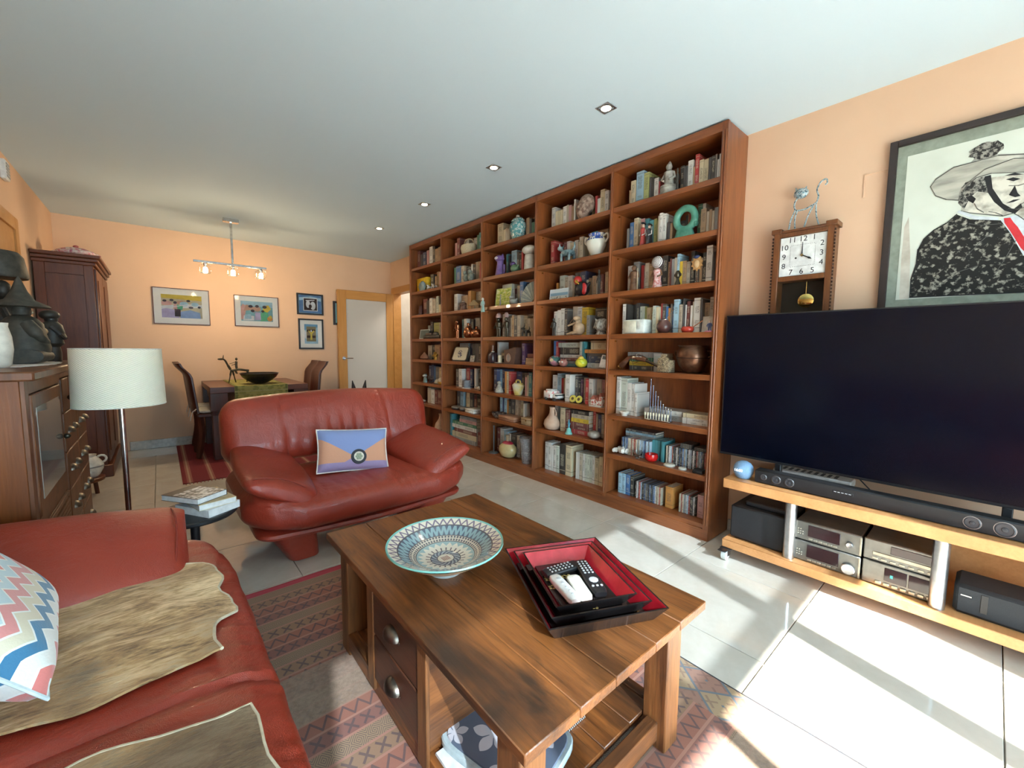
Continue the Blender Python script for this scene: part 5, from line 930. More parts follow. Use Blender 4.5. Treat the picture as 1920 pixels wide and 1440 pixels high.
def frame(w,h,mat_f,mat_p,f=.008,lean=.18):
    a=M().at((0,0,0),(-lean,0,0)); a.box(-w/2,-w/2+f,-.008,.0,0,h); a.box(w/2-f,w/2,-.008,0,0,h); a.box(-w/2+f,w/2-f,-.008,0,0,f); a.box(-w/2+f,w/2-f,-.008,0,h-f,h); b=M().at((0,0,0),(-lean,0,0)).box(-w/2+f,w/2-f,-.004,-.001,f,h-f); s=M().at((0,0,0),(-lean,0,0)).box(-w*.12,w*.12,0,.002,0,h*.8); s.T=None; s.tube([(0,.002,.002),(0,.02,.002)],.002,5)
    return [('frame',a,mat_f),('print',b,mat_p),('strut',s,BLACKP)]
def c(nm,col,rough=.4,**k): return P('orn_'+nm,col,rough,**k)
STONE=Pmix('orn_grey_stone',0,(.20,.19,.165),(.42,.41,.36),24,.5,.15,.7,bump=.4); COPPER=P('copper',(.42,.17,.08),.25,.9); SILVER=P('silver_metal',(.6,.6,.58),.25,1); WOODC=P('orn_carved_wood',(.22,.11,.055),.6,c2=(.10,.05,.025),scale=25,bump=.4)
TERR=c('terracotta',(.52,.33,.22),.7); GOLDM=P('orn_gold',(.65,.42,.10),.3,.8)
R={}
def reg(key,name,cat,label,fn): R[key]=(name,cat,label,fn)
def f_(w,h,d):
    b,hd,ar=person(w*.9,h*.98,d); base=M().lathe([(w*.5,0),(w*.5,h*.05),(w*.42,h*.14),(w*.46,h*.20),(w*.3,h*.24)],18,sy=d/w); top=M().lathe([(w*.13,h*.90),(w*.07,h*.96),(w*.01,h*1.0)],10); kn=M().sph((0,-d*.05,h*.25),(w*.45,d*.42,h*.08),14)
    return [('lotus_base',base,STONE),('crossed_legs',kn,STONE),('torso',b,STONE),('head',hd,STONE),('arm',ar,STONE),('topknot',top,STONE)]
reg('buddha','buddha_figure','figurine','grey weathered stone seated Buddha figure',f_)
def f_(w,h,d): b,hd,ar=person(w,h,d,False); return [('body',b,EB),('head',hd,EB),('arm',ar,EB)]
reg('goblin','dark_figurine','figurine','small dark carved figure behind the Buddha',f_)
reg('blackfig','dark_figurine','figurine','black carved standing figure at the left of the books',f_)
reg('darkfig','dark_figurine','figurine','slim dark standing figure with a round head',f_)
def f_(w,h,d):
    o=[]
    for s,cb,i in ((-1,c('doll_red',(.45,.06,.05)),0),(1,c('doll_black',(.03,.03,.035)),1)):
        b,hd,ar=person(w*.5,h*(1-.12*i),d)
        for m in (b,hd,ar): m.v=[(x+s*w*.24,y,z) for x,y,z in m.v]
        cap=M().sph((s*w*.24,0,h*(1-.12*i)*.92),(w*.11,d*.3,h*.05),10); o+=[('dress',b,cb),('head',hd,c('doll_skin',(.62,.42,.32))),('arm',ar,c('doll_white',(.72,.7,.66))),('cap',cap,c('doll_cap',(.02,.02,.025)))]
    return o
reg('dolls','doll_couple','doll','pair of joined dolls in black, red and white costume',f_)
GR=Pmix('orn_verdigris',0,(.05,.22,.16),(.13,.38,.28),14,.5,.15,.4)
def f_(w,h,d):
    k=min(d,.05); ring=M().tube([(w*.02+w*.36*math.cos(a*PI/16),0,h*.62+h*.32*math.sin(a*PI/16)) for a in range(32)],w*.13,12,True); b=M().sweep([((0,0,h*z),(w*q,0,0),(0,k*.45,0)) for z,q in ((0,.40),(.04,.42),(.15,.36),(.30,.30),(.36,.24))],20,3); n_=M().sph((w*.42,0,h*.42),(w*.09,k*.4,h*.09),10)
    return [('ring',ring,GR),('base',b,GR),('knob',n_,GR)]
reg('ring','ring_sculpture','sculpture','green patinated ring-shaped stone sculpture',f_)
def f_(w,h,d): b,hd,ar=person(w,h,d); return [('robe',b,WOODC),('head',hd,WOODC),('arm',ar,WOODC),('staff',M().cyl((w*.4,-d*.2,0),(w*.38,-d*.2,h*.8),w*.03,n=6),c('bone',(.6,.5,.34)))]
reg('maskman','carved_man','figurine','brown carved wooden old man in the left corner',f_)
def f_(w,h,d):
    b,hd,ar=person(w,h*.8,d); n=NM('tribal_stripe'); x,y,z=n.xyz(); r=(x*x+(z-h*.8)*(z-h*.8)).sqrt(); n.col(n.mix(((r/(h*.03)).fract()).lt(.5),(.75,.73,.70),(.05,.03,.03))).set(.6)
    return [('skirt',b,Pmix('tribal_pink',0,(.55,.20,.18),(.70,.50,.48),60,.5,.05,.8)),('arm',ar,WOODC),('head',M().sph((0,0,h*.80),(w*.45,d*.4,h*.19),16),n.m)]
reg('tribal','tribal_doll','figurine','painted tribal doll with striped white head and pink skirt',f_)
def f_(w,h,d): return [('neck',vz([(.7,0),(.6,.15),(.35,.35),(.3,.5)],w,h,d),BRONZE),('head',sp((0,0,h*.72),(w*.3,d*.36,h*.28),14),BRONZE),('ear',M().sph((-w*.36,0,h*.7),(w*.1,w*.05,h*.1),8).sph((w*.36,0,h*.7),(w*.1,w*.05,h*.1),8),BRONZE)]
reg('bust','bronze_bust','figurine','small bronze bust with large ears before a yellow book',f_)
def f_(w,h,d):
    m=M().prism([(w*.5*(1 if i%2 else .72)*math.cos(2*PI*i/20),h*.70+h*.28*(1 if i%2 else .72)*math.sin(2*PI*i/20)) for i in range(20)],-.006,.006)
    return [('sun_rays',m,c('sun_orange',(.60,.33,.12),.6)),('face',sp((0,-.006,h*.68),(w*.24,.012,h*.14)),c('sun_tan',(.62,.42,.22),.6)),('stick',M().cyl((0,.003,h*.02),(0,.003,h*.5),w*.045,n=8),WOODC),('cap',sp((-w*.05,-.003,h*.93),(w*.28,.014,h*.07)),c('navy_cap',(.02,.03,.09))),('foot',M().lathe([(w*.22,0),(w*.2,h*.03),(w*.05,h*.05)],14),WOODC)]
reg('sunface','sun_mask','ornament','orange sun-faced mask with dark cap on a stick',f_)
def f_(w,h,d): return [('housing',M().box(-w/2,w/2,-d/2,d/2,0,h,.006),c('radio_white',(.74,.80,.76),.3)),('speaker_cloth',M().box(-w/2+.008,w*.12,-d/2-.0015,-d/2,.008,h-.008,.002),c('radio_cream',(.66,.64,.52),.8)),('dial',M().box(w*.15,w/2-.01,-d/2-.0015,-d/2,h*.3,h-.01,.001),c('radio_face',(.70,.76,.74),.4))]
reg('radio','small_radio','radio','small white box radio in front of books',f_)
def f_(w,h,d): return [('gourd',vz([(.45,0),(.7,.08),(1,.38),(.95,.65),(.6,.92),(.5,1),(.42,1),(.4,.9)],w,h),c('gourd_brown',(.085,.035,.03),.3)),('silver_rim',vz([(.54,.93),(.58,1.0),(.52,1.03),(.46,1.0)],w,h),SILVER),('straw',M().tube([(0,0,h*.5),(w*.3,0,h*1.25),(w*.7,0,h*1.7)],.0025,6),SILVER)]
reg('gourd','mate_gourd','cup','dark round gourd cup with a metal drinking straw',f_)
def f_(w,h,d): return [('bowl',vz([(.5,0),(.8,.1),(1,.5),(.9,.85),(.75,1),(.65,.9)],w,h),c('lacquer_red',(.50,.05,.03),.2)),('painted_spot',sp((0,-w*.30,h*.65),(w*.2,w*.1,h*.25)),GOLDM),('handle',M().tube([(w*.3,0,h*.7),(w*1.2,0,h*1.9)],.003,6),c('stick_orange',(.5,.18,.08)))]
reg('spoonbowl','red_spoon_bowl','bowl','small red and gold painted bowl with a long handle',f_)
reg('postcard','propped_card','card','pale postcard propped at the right end',lambda w,h,d:frame(w,h,c('card_edge',(.62,.58,.50)),c('card_face',(.60,.56,.47),.7),.003))
def f_(w,h,d): b,hd,ar=person(w*.7,h*.9,d*.8,False); return [('body',b,c('dancer_blue',(.10,.14,.28))),('head',hd,c('doll_skin',(.62,.42,.32))),('arm',ar,c('dancer_blue',(.10,.14,.28))),('pink_base',vz([(1,0),(1,.05),(.8,.09),(.3,.1)],w,h,d),c('base_pink',(.62,.20,.30)))]
reg('dancer','dancer_figure','figurine','tiny blue dancer on a pink base beside the postcard',f_)
def f_(w,h,d):
    pts=curve([(-w*.5,0,h*.16),(-w*.40,0,h*.45),(-w*.28,0,h*.80),(-w*.05,0,h*.78),(w*.1,0,h*.66)],5); gr=M().tube(pts,[.017+.004*math.sin(i*.5) for i in range(len(pts))],10)
    return [('grip_stock',gr,c('walnut',(.13,.05,.025),.35)),('barrel',M().tube([(w*.02,0,h*.72),(w*.25,0,h*.42),(w*.48,0,h*.10)],[.012,.0085,.007],12),c('gun_metal',(.10,.085,.07),.35,metal=.8)),('lock_plate',M().box(-w*.20,w*.02,-.018,-.013,h*.70,h*.92,.002),SILVER),('hammer',M().tube(curve([(-w*.10,-.018,h*.85),(-w*.07,-.02,h*1.05),(-w*.03,-.02,h*1.0)],4),.004,6),SILVER),('trigger_guard',M().tube(curve([(-w*.26,0,h*.62),(-w*.2,0,h*.42),(-w*.1,0,h*.52)],4),.003,6),BRASS),('butt_cap',sp((-w*.5,0,h*.16),(.020,.019,.019)),BRASS)]
reg('pistol','antique_pistol','pistol','antique flintlock pistol leaning along the shelf',f_)
def f_(w,h,d): n=Pmix('carved_lattice',0,(.08,.055,.03),(.36,.28,.17),190,.5,.05,.7); return [('box',M().box(-w/2,w/2,-d/2,d/2,0,h*.66,.002),n),('carved_crest',M().prism([(-w*.5,h*.66),(-w*.42,h*.75),(-w*.2,h*.82),(-w*.16,h*.97),(0,h),(w*.16,h*.97),(w*.2,h*.82),(w*.42,h*.75),(w*.5,h*.66)],-d/2,-d/2+.012),n),('keyhole',M().box(-.003,.003,-d/2-.001,-d/2,h*.38,h*.46),BLACKP)]
reg('kaftbox','carved_box','box','small carved wooden box with a shaped crest',f_)
def f_(w,h,d):
    w*=.93; n=c('old_copper',(.20,.10,.055),.32,metal=.7,c2=(.11,.05,.03)); hn=M()
    for s in (-1,1): hn.tube(curve([(s*w*.42,0,h*.80),(s*w*.60,0,h*.78),(s*w*.58,0,h*.62),(s*w*.47,0,h*.58)],5),.005,8)
    return [('body',vz([(.42,0),(.55,.03),(.85,.28),(1,.55),(.97,.74),(.82,.92),(.86,.96),(.92,1),(.84,1),(.78,.93)],w,h,n=32),n),('handle',hn,n),('riveted_band',M().tube([(w*.5*math.cos(a*PI/18),w*.5*math.sin(a*PI/18),h*.55) for a in range(36)],.0025,5,True),c('dark_band',(.06,.035,.025),.4,metal=.6))]
reg('pot','copper_pot','pot','big round riveted copper pot with side handles',f_)
def f_(w,h,d):
    o=[('base_plate',M().box(-w*.52,w*.52,-.02,.02,0,.008,.002),SILVER)]; r=M(); cu=M(); t_=M()
    for i in range(9):
        x=-w*.36+w*.84*i/8; hh=h*(.30+.70*(1-i/8)**1.9) if i else h; r.cyl((x,.006,.008),(x,.006,hh),.003,n=8); t_.sph((x,.006,hh),.0055,8); xc=-w*.5+w*.92*i/8; cu.lathe([(.005,.03),(.007,.04),(.007,.052),(.005,.052)],10,(xc,-.012,0)); cu.cyl((xc,-.012,.008),(xc,-.012,.032),.003,n=6)
    return o+[('rod',r,c('rod_blue',(.16,.18,.25),.25,metal=.9)),('rod_tip',t_,SILVER),('candle_cup',cu,c('cup_cream',(.7,.66,.5)))]
reg('rods','stepped_rod_candelabrum','candelabrum','metal candelabrum with nine rods stepping down and cream cups',f_)
reg('dish','white_dish','dish','tiny white footed dish before white books',lambda w,h,d:[('dish',vz([(.6,0),(.6,.3),(.9,.6),(1,1),(.85,.9),(.3,.6)],w,h),IVORY),('pebble',sp((0,0,h*.9),(w*.2,w*.2,h*.3)),c('pebble_tan',(.5,.45,.35)))])
def f_(w,h,d):
    m=M()
    for i in range(16): m.sph((random.uniform(-.42,.42)*w,random.uniform(-.3,.3)*d,h*random.uniform(.44,.6)),(w*random.uniform(.07,.08),d*.2,h*random.uniform(.25,.42)),8)
    return [('coral',m,Pmix('coral_white',0,(.45,.42,.36),(.76,.74,.68),90,.5,.1,.8,bump=.5))]
reg('coral','coral_piece','coral','knobbly white coral piece',f_)
def f_(w,h,d): return [('bowl',M().lathe([(w*.2,0),(w*.18,h*.08),(w*.42,h*.45),(w*.5,h*.95),(w*.47,h*.95),(w*.38,h*.5),(w*.05,h*.2)],20),GLASS)]
reg('glassbowl','glass_bowl','bowl','small clear glass bowl beside the coral',f_)
reg('redbowl','red_bowl','bowl','glossy bright red heart-shaped little bowl',lambda w,h,d:[('bowl',vz([(.5,0),(.85,.2),(1,.6),(.9,.95),(.82,.95),(.7,.6),(.1,.4)],w,h,d),c('gloss_red',(.55,.012,.012),.12))])
for k_,s_ in (('lida','larger round pale shallow tin near the shelf edge'),('lidb','smaller round pale shallow tin near the disc cases')): reg(k_,'shallow_tin','tin',s_,lambda w,h,d:[('lid',vz([(1,0),(1,.5),(.9,.75),(.2,.8)],w,.016),c('lid_cream',(.70,.66,.56),.4)),('lid_rim',vz([(1.02,.2),(1.05,.35),(1.02,.5)],w,.016),c('lid_rim',(.5,.47,.4)))])
reg('darkbox','dark_case','case','small flat dark case at the shelf corner',lambda w,h,d:[('case',M().box(-w/2,w/2,-d/2,d/2,0,.014,.003),BLACKP),('lid',M().box(-w/2+.002,w/2-.002,-d/2+.002,d/2-.002,.0145,.022,.003),CHAR)])
def f_(w,h,d):
    n=Pmix('carved_head',0,(.16,.10,.075),(.42,.31,.24),30,.5,.1,.8,bump=.6)
    return [('face',M().sph((0,-d*.1,h*.42),(w*.34,d*.38,h*.42),16),n),('carved_hair',M().sph((w*.10,d*.05,h*.62),(w*.40,d*.42,h*.38),14),n),('nose',M().cyl((-w*.05,-d*.45,h*.5),(-w*.06,-d*.52,h*.38),w*.05,w*.07,8),n),('base',M().lathe([(w*.3,0),(w*.28,h*.08),(w*.2,h*.12)],14,sy=d/w),n)]
reg('head','stone_bust','sculpture','rough carved stone head with curling hair',f_)
GB=Pmix('glaze_bluegrey',0,(.10,.17,.19),(.32,.42,.43),22,.5,.12,.25)
def f_(w,h,d): b,lg,hd,er=beast(w,h,d); return [('body',b,GB),('leg',lg,GB),('head',hd,GB),('ear',er,GB),('tail',M().tube([(w*.27,0,h*.55),(w*.38,0,h*.75),(w*.36,0,h*.95)],[h*.07,h*.05,h*.03],8),GB)]
reg('dog','ceramic_dog','figurine','blue-grey glazed ceramic dog with pointed ears',f_)
def f_(w,h,d):
    w2=w*.78; n=NM('jug_blue_splash'); x,y,z=n.xyz(); e=n.noise(70,3,(1,1,.25)); n.col(n.mix(z.gt(h*.72)*e.gt(.46),(.76,.77,.68),(.04,.10,.38))).set(.2,coat=.3); hn=M()
    for s in (-1,1): hn.tube(curve([(s*w2*.36,0,h*.86),(s*w2*.60,0,h*.92),(s*w2*.62,0,h*.72),(s*w2*.46,0,h*.58)],5),.009,8)
    return [('body',vz([(.42,0),(.48,.04),(.85,.4),(1,.62),(.9,.78),(.72,.86),(.72,.92),(.80,1),(.72,1),(.64,.9)],w2,h,d=min(w2,.14),n=28),n.m),('handle',hn,IVORY)]
reg('whitejug','two_handled_jar','jar','white two-handled jar splashed with blue at the neck',f_)
n=NM('seascape_print'); x,y,z=n.xyz(); e=n.noise(40,3,(1,1,2)); cc=n.mix(z.gt(.035),(.55,.58,.52),(.22,.38,.50)); cc=n.mix(z.gt(.06),cc,(.60,.68,.70)); cc=n.mix(z.lt(.028)*e.gt(.55),cc,(.05,.06,.07)); n.col(cc).set(.6); SEAP=n.m
reg('seascape','seascape_card','card','pale blue seascape card propped in front of books',lambda w,h,d:frame(w,h,c('card_white',(.72,.74,.74)),SEAP,.003,.12))
def f_(w,h,d):
    b,hd,bk_,tl,ft=bird(w,h,d); return [('body',b,c('toucan_black',(.02,.02,.022),.3)),('head',hd,c('toucan_red',(.55,.03,.03),.35)),('beak',M().tube([(-w*.3,0,h*.78),(-w*.1,-d*.3,h*.66),(w*.1,-d*.4,h*.55)],[w*.09,w*.07,w*.02],8),c('toucan_yellow',(.70,.42,.06),.35)),('wing',M().sph((w*.28,-d*.2,h*.34),(w*.16,d*.12,h*.26),10),c('toucan_red',(.55,.03,.03),.35)),('perch',ft,c('toucan_black',(.02,.02,.022),.3)),('tail',tl,c('toucan_black',(.02,.02,.022),.3))]
reg('toucan','toucan_figure','figurine','black wooden toucan with red head and yellow beak',f_)
GOLDW=c('pale_wood',(.50,.35,.22),.4)
def f_(w,h,d): return [('body',M().sph((w*.18,0,h*.34),(w*.26,d*.4,h*.34),14),GOLDW),('chest',M().tube([(w*.14,0,h*.5),(w*.1,0,h*.75)],[w*.18,w*.12],12),GOLDW),('head',M().sph((w*.08,-d*.05,h*.88),(w*.17,d*.26,h*.12),12),GOLDW),('leg',M().tube([(w*.05,-d*.15,h*.15),(-w*.42,-d*.2,h*.06)],[h*.11,h*.06],10).tube([(w*.2,-d*.2,h*.2),(0,-d*.35,h*.08)],[h*.1,h*.06],10),GOLDW),('arm',M().tube([(w*.0,-d*.1,h*.62),(-w*.22,-d*.2,h*.55),(-w*.36,-d*.2,h*.5)],[h*.07,h*.05,h*.045],8),GOLDW),('pipe',M().tube([(w*.0,-d*.25,h*.86),(-w*.2,-d*.3,h*.62)],.003,6),WOODC)]
reg('seated','seated_wooden_figure','figurine','pale wooden figure lounging with outstretched leg',f_)
GBO=Pmix('boar_bristle',0,(.13,.125,.11),(.44,.43,.39),50,.5,.12,.6,stretch=(2,2,.6))
def f_(w,h,d): return [('head',M().sph((w*.08,0,h*.58),(w*.42,d*.45,h*.42),16),GBO),('snout',M().tube([(-w*.25,0,h*.6),(-w*.46,0,h*.42)],[w*.16,w*.09],12),GBO),('neck',vz([(.6,0),(.5,.1),(.38,.3)],w,h,d),GBO),('ear',M().cyl((-w*.15,-d*.2,h*.85),(-w*.22,-d*.28,h*1.0),w*.07,w*.01,8).cyl((w*.05,d*.2,h*.9),(0,d*.28,h*1.02),w*.07,w*.01,8),GBO)]
reg('boar','boar_head','sculpture','grey bristly animal head on a short neck',f_)
reg('orb','decorated_ball','ornament','dark ball painted with flowers in teal and pink',lambda w,h,d:[('ball',sp((0,0,h*.5),(w*.42,min(w*.42,d/2),h*.5),18),Pmix('orb_paint',0,(.04,.13,.12),(.46,.20,.24),24,.52,.06,.25)),('flower',sp((w*.1,-d*.42,h*.58),(w*.14,.01,h*.16)),c('orb_flower',(.62,.50,.30)))])
def f_(w,h,d): b=M().sph((0,0,h*.45),(w*.4,d*.4,h*.45),14); e_=M().cyl((-w*.25,0,h*.8),(-w*.3,0,h),w*.1,w*.01,7).cyl((w*.25,0,h*.8),(w*.3,0,h),w*.1,w*.01,7); y=M().sph((-w*.15,-d*.34,h*.6),(w*.12,.006,h*.12),10).sph((w*.15,-d*.34,h*.6),(w*.12,.006,h*.12),10); return b,e_,y
def g_(cb,ce):
    def q(w,h,d): b,e_,y=f_o(w,h,d); return [('body',b,cb),('ear',e_,cb),('eye',y,ce)]
    return q
f_o=f_
reg('owlpink','small_owl','figurine','little reddish ceramic owl with round white eyes',g_(c('owl_pink',(.40,.17,.14)),c('eye_white',(.7,.68,.62))))
reg('hen','ceramic_hen','figurine','bright yellow-green ceramic hen with red comb',lambda w,h,d:[('body',sp((0,0,h*.40),(w*.48,d*.45,h*.40),16),Pmix('hen_paint',0,(.35,.45,.04),(.72,.66,.05),30,.45,.1,.25)),('head',sp((0,-d*.05,h*.78),(w*.22,d*.24,h*.17)),c('hen_yellow',(.72,.55,.10))),('comb',sp((0,-d*.05,h*.95),(w*.08,d*.05,h*.06)),c('hen_red',(.55,.04,.03))),('beak',M().cyl((0,-d*.25,h*.78),(0,-d*.42,h*.75),w*.05,.001,8),c('hen_orange',(.65,.3,.05)))])
reg('remote','weather_display','device','white leaning digital thermometer display',lambda w,h,d:[('housing',M().at((0,0,0),(-.25,.12,0)).box(-w*.4,w*.4,-.01,.01,.0,h,.004),WHITEP),('screen',M().at((0,0,0),(-.25,.12,0)).box(-w*.22,w*.22,-.0115,-.01,h*.66,h*.9),c('lcd',(.12,.13,.13),.3)),('stand',M().box(-w*.3,w*.3,.0,.03,0,.006),WHITEP)])
def f_(w,h,d):
    wh=M()
    for x in (-.28,.28):
        for s in (-1,1): wh.cyl((w*x,s*d*.32,h*.14),(w*x,s*d*.44,h*.14),h*.14,n=14)
    return [('wheel',wh,c('tyre',(.05,.05,.05),.6)),('box_body',M().box(-w*.48,w*.12,-d*.38,d*.38,h*.2,h*.85,.004),Pmix('truck_paint',0,(.60,.10,.10),(.78,.76,.72),26,.46,.05,.3)),('cab',M().box(w*.13,w*.46,-d*.36,d*.36,h*.2,h*.62,.008),c('truck_white',(.78,.76,.72),.3)),('windscreen',M().box(w*.30,w*.465,-d*.37,d*.37,h*.42,h*.56,.003),c('dark_window',(.03,.04,.05),.1)),('roof_load',M().box(-w*.42,w*.02,-d*.25,d*.25,h*.855,h*.98,.003),c('truck_white',(.78,.76,.72),.3))]
reg('truck','toy_truck','toy truck','white and red toy delivery truck',f_)
def f_(w,h,d):
    o=[]
    for s in (-1,1): o+=[('yellow_disc',M().at((s*w*.25,0,h*.55),(PI/2-.35,0,0)).lathe([(w*.23,-.006),(w*.25,0),(w*.23,.006)],20),c('disc_yellow',(.74,.66,.12),.3)),('pupil',M().at((s*w*.25,0,h*.55),(PI/2-.35,0,0)).lathe([(w*.10,.0062),(w*.10,.009),(w*.02,.010)],16),c('pupil_dark',(.10,.07,.02),.3))]
    return o+[('stand',M().box(-w*.4,w*.4,-.012,.02,0,h*.2,.003),BLACKP)]
reg('discs','yellow_eyes_ornament','ornament','pair of yellow eye-like discs on a black foot',f_)
def f_(w,h,d):
    n=Pmix('village_paint',0,(.45,.09,.06),(.74,.70,.64),70,.48,.04,.6); rf=c('village_roof',(.40,.12,.08),.6); o=[('base',M().box(-w/2,w/2,-d*.4,d*.4,0,h*.08),c('village_base',(.6,.57,.5)))]
    for x,ww,hh in ((-.25,.36,.5),(.12,.30,.42),(.36,.2,.72)): o.append(('house',M().box(w*(x-ww/2),w*(x+ww/2),-d*.3,d*.3,h*.08,h*hh,.001),n)); o.append(('roof',M().prism([(w*(x-ww*.6),h*hh),(w*(x+ww*.6),h*hh),(w*x,h*(hh+.26))],-d*.32,d*.32),rf))
    return o
reg('village','ceramic_village','ornament','tiny red and white ceramic village with a tower',f_)
CJ=Pmix('orn_clay',0,(.46,.30,.21),(.58,.41,.30),12,.5,.2,.75)
reg('clayjug','clay_jug','jug','rounded pale clay jug with a broken spout',lambda w,h,d:[('body',vz([(.5,0),(.8,.04),(1,.22),(.9,.40),(.5,.6),(.34,.72),(.30,.9),(.36,1),(.28,1),(.24,.85)],w,h,d=min(w,.14),n=28),CJ),('handle',M().tube(curve([(w*.12,0,h*.92),(w*.28,0,h*.80),(w*.24,0,h*.6)],5),.007,8),CJ)])
reg('bell','turquoise_bell','bell','small turquoise metal hand bell with figured handle',lambda w,h,d:[('bell',vz([(1,0),(.95,.05),(.7,.15),(.55,.35),(.3,.42),(.1,.44)],w,h),c('bell_teal',(.16,.45,.42),.4)),('handle',M().tube([(0,0,h*.42),(0,0,h*.78),(0,0,h)],[w*.1,w*.13,w*.06],8),c('bell_blue',(.08,.30,.42),.4)),('crosspiece',M().sph((0,0,h*.72),(w*.3,w*.1,h*.06),10),c('bell_blue',(.08,.30,.42),.4))])
reg('stone','grey_stone','stone','smooth grey stone near the shelf edge',lambda w,h,d:[('stone',M().sweep([((w*(-.5+i/8),0,h*.51),(0,d*.42*math.sqrt(max(.02,1-(i/4-1)**2)),0),(0,0,h*.5*math.sqrt(max(.02,1-(i/4-1)**2)))) for i in range(9)],14,2.2),Pmix('orn_pebble',0,(.22,.21,.19),(.40,.38,.34),18,.5,.2,.6))])
n=NM('ginger_jar_glaze'); e=n.vor(46); n.col(n.ramp(e,[(.15,(.05,.20,.24)),(.35,(.58,.70,.66)),(.6,(.10,.32,.34))])).set(.15,coat=.4)
reg('gingerjar','lidded_ginger_jar','jar','tall lidded ginger jar with blue-green flower painting',lambda w,h,d,g=n.m:[('body',vz([(.55,0),(.6,.03),(.85,.25),(1,.48),(.95,.64),(.7,.72),(.66,.74)],w,h,d=min(w,.135),n=28),g),('lid',vz([(.75,.742),(.78,.77),(.6,.85),(.35,.88)],w,h,d=min(w,.135),n=28),g),('lid_knob',vz([(.1,.88),(.2,.93),(.14,.985),(.02,1)],w,h),IVORY)])
def f_(w,h,d): m=c('cat_purple',(.20,.12,.34),.35); return [('body',vz([(.75,0),(.8,.05),(.62,.35),(.5,.6),(.55,.7)],w,h,d),m),('head',sp((0,-d*.08,h*.80),(w*.40,d*.36,h*.15),14),m),('ear',M().cyl((-w*.25,0,h*.88),(-w*.32,0,h),w*.13,w*.02,8).cyl((w*.25,0,h*.88),(w*.32,0,h),w*.13,w*.02,8),m),('painted_face',sp((0,-d*.42,h*.80),(w*.22,.006,h*.06)),c('cat_face',(.65,.62,.66))),('tail',M().tube(curve([(w*.3,d*.1,h*.05),(w*.5,0,h*.2),(w*.45,0,h*.5)],5),w*.08,8),m)]
reg('purplecat','purple_cat','figurine','slender purple ceramic cat with a painted face',f_)
def f_(w,h,d): b,hd,bk_,tl,ft=bird(w,h,d); return [('body',b,c('bird_green',(.13,.22,.12),.4)),('head',hd,c('bird_purple',(.10,.06,.20),.3)),('beak',bk_,GOLDM),('tail',tl,c('bird_green',(.13,.22,.12),.4)),('foot',ft,WOODC)]
reg('greenbird','green_bird','figurine','green bird figure with dark purple head',f_)
reg('idol','idol_head','sculpture','white idol with a large smooth round head on a column',lambda w,h,d:[('column',vz([(.72,0),(.74,.03),(.68,.5),(.62,.62)],w,h,d=min(w,.12)),c('idol_stone',(.66,.64,.56),.6)),('head',sp((0,0,h*.81),(w*.5,min(w*.5,.062),h*.19),20),c('idol_white',(.76,.74,.66),.45)),('nose',M().cyl((0,-.055,h*.86),(0,-.066,h*.78),.006,.008,8),c('idol_white',(.76,.74,.66),.45))])
n=NM('landscape_print'); e=n.noise(26,3,(1,1,2.5)); n.col(n.ramp(e,[(.35,(.22,.36,.06)),(.5,(.58,.60,.10)),(.65,(.70,.70,.45))])).set(.6); LNDP=n.m
reg('landscape','landscape_card','card','yellow-green landscape picture leaning before books',lambda w,h,d:frame(w,h,c('card_lime',(.60,.64,.30)),LNDP,.004,.10)+[('tiny_figure',M().tube([(w*-.05,-.025,0),(w*-.05,-.02,h*.55)],[.008,.004],8).sph((-w*.05,-.02,h*.6),.007,8),c('tiny_grey',(.22,.2,.22)))])
def f_(w,h,d): b,hd,bk_,tl,ft=bird(w,h,d); return [('body',b,STONE),('head',hd,STONE),('beak',bk_,EB),('tail',tl,STONE),('foot',ft,WOODC)]
reg('stonebird','stone_bird','figurine','small grey stone bird beside the landscape picture',f_)
def f_(w,h,d):
    o=[]; n=c('fan_paper',(.45,.50,.44),.7); n2=c('fan_paper_edge',(.30,.36,.34),.7); cx,cz=w*.45,.004
    for k in range(9):
        a0=math.radians(92+10*k); a1=a0+math.radians(9.2); R_=h*.98; o.append(('fan_blade',M().prism([(cx+R_*.12*math.cos(a0),cz+R_*.12*math.sin(a0)),(cx+R_*.12*math.cos(a1),cz+R_*.12*math.sin(a1)),(cx+R_*math.cos(a1),cz+R_*math.sin(a1)),(cx+R_*math.cos(a0),cz+R_*math.sin(a0))],-.003-.0012*(k%2),-.001-.0012*(k%2)),n if k%2 else n2))
    return o+[('pivot',M().cyl((cx,-.006,cz+.006),(cx,.004,cz+.006),.008,n=10),WOODC)]
reg('fan','paper_hand_fan','fan','open grey-green folding fan standing on the shelf',f_)
def f_(w,h,d): b,hd,ar=person(w,h,d); return [('dress',b,c('doll_turquoise',(.28,.52,.52),.5)),('head',hd,c('doll_pale',(.66,.62,.56))),('arm',ar,c('doll_grey',(.35,.38,.38)))]
reg('dollhang','hanging_doll','ornament','tiny turquoise doll hung on the bookcase divider',f_)
for k_,s_ in (('tallhata','bronze tribal figure in a tall pinkish hat, left of its pair'),('tallhatb','bronze tribal figure in a tall pinkish hat, right of its pair')):
    def f_(w,h,d): b,hd,ar=person(w*.9,h*.84,d,False); return [('body',b,BRONZE),('head',hd,BRONZE),('arm',ar,BRONZE),('tall_hat',M().sweep([((0,.0,h*(.78+.20*i/5)),(w*.24*math.sqrt(1-(i/5.2)**2),0,0),(0,d*.24*math.sqrt(1-(i/5.2)**2),0)) for i in range(6)],14,2),c('hat_pink',(.42,.27,.25),.6)),('foot_plate',M().box(-w*.4,w*.4,-d*.4,d*.4,0,.006),BRONZE)]
    reg(k_,'tribal_statue','statue',s_,f_)
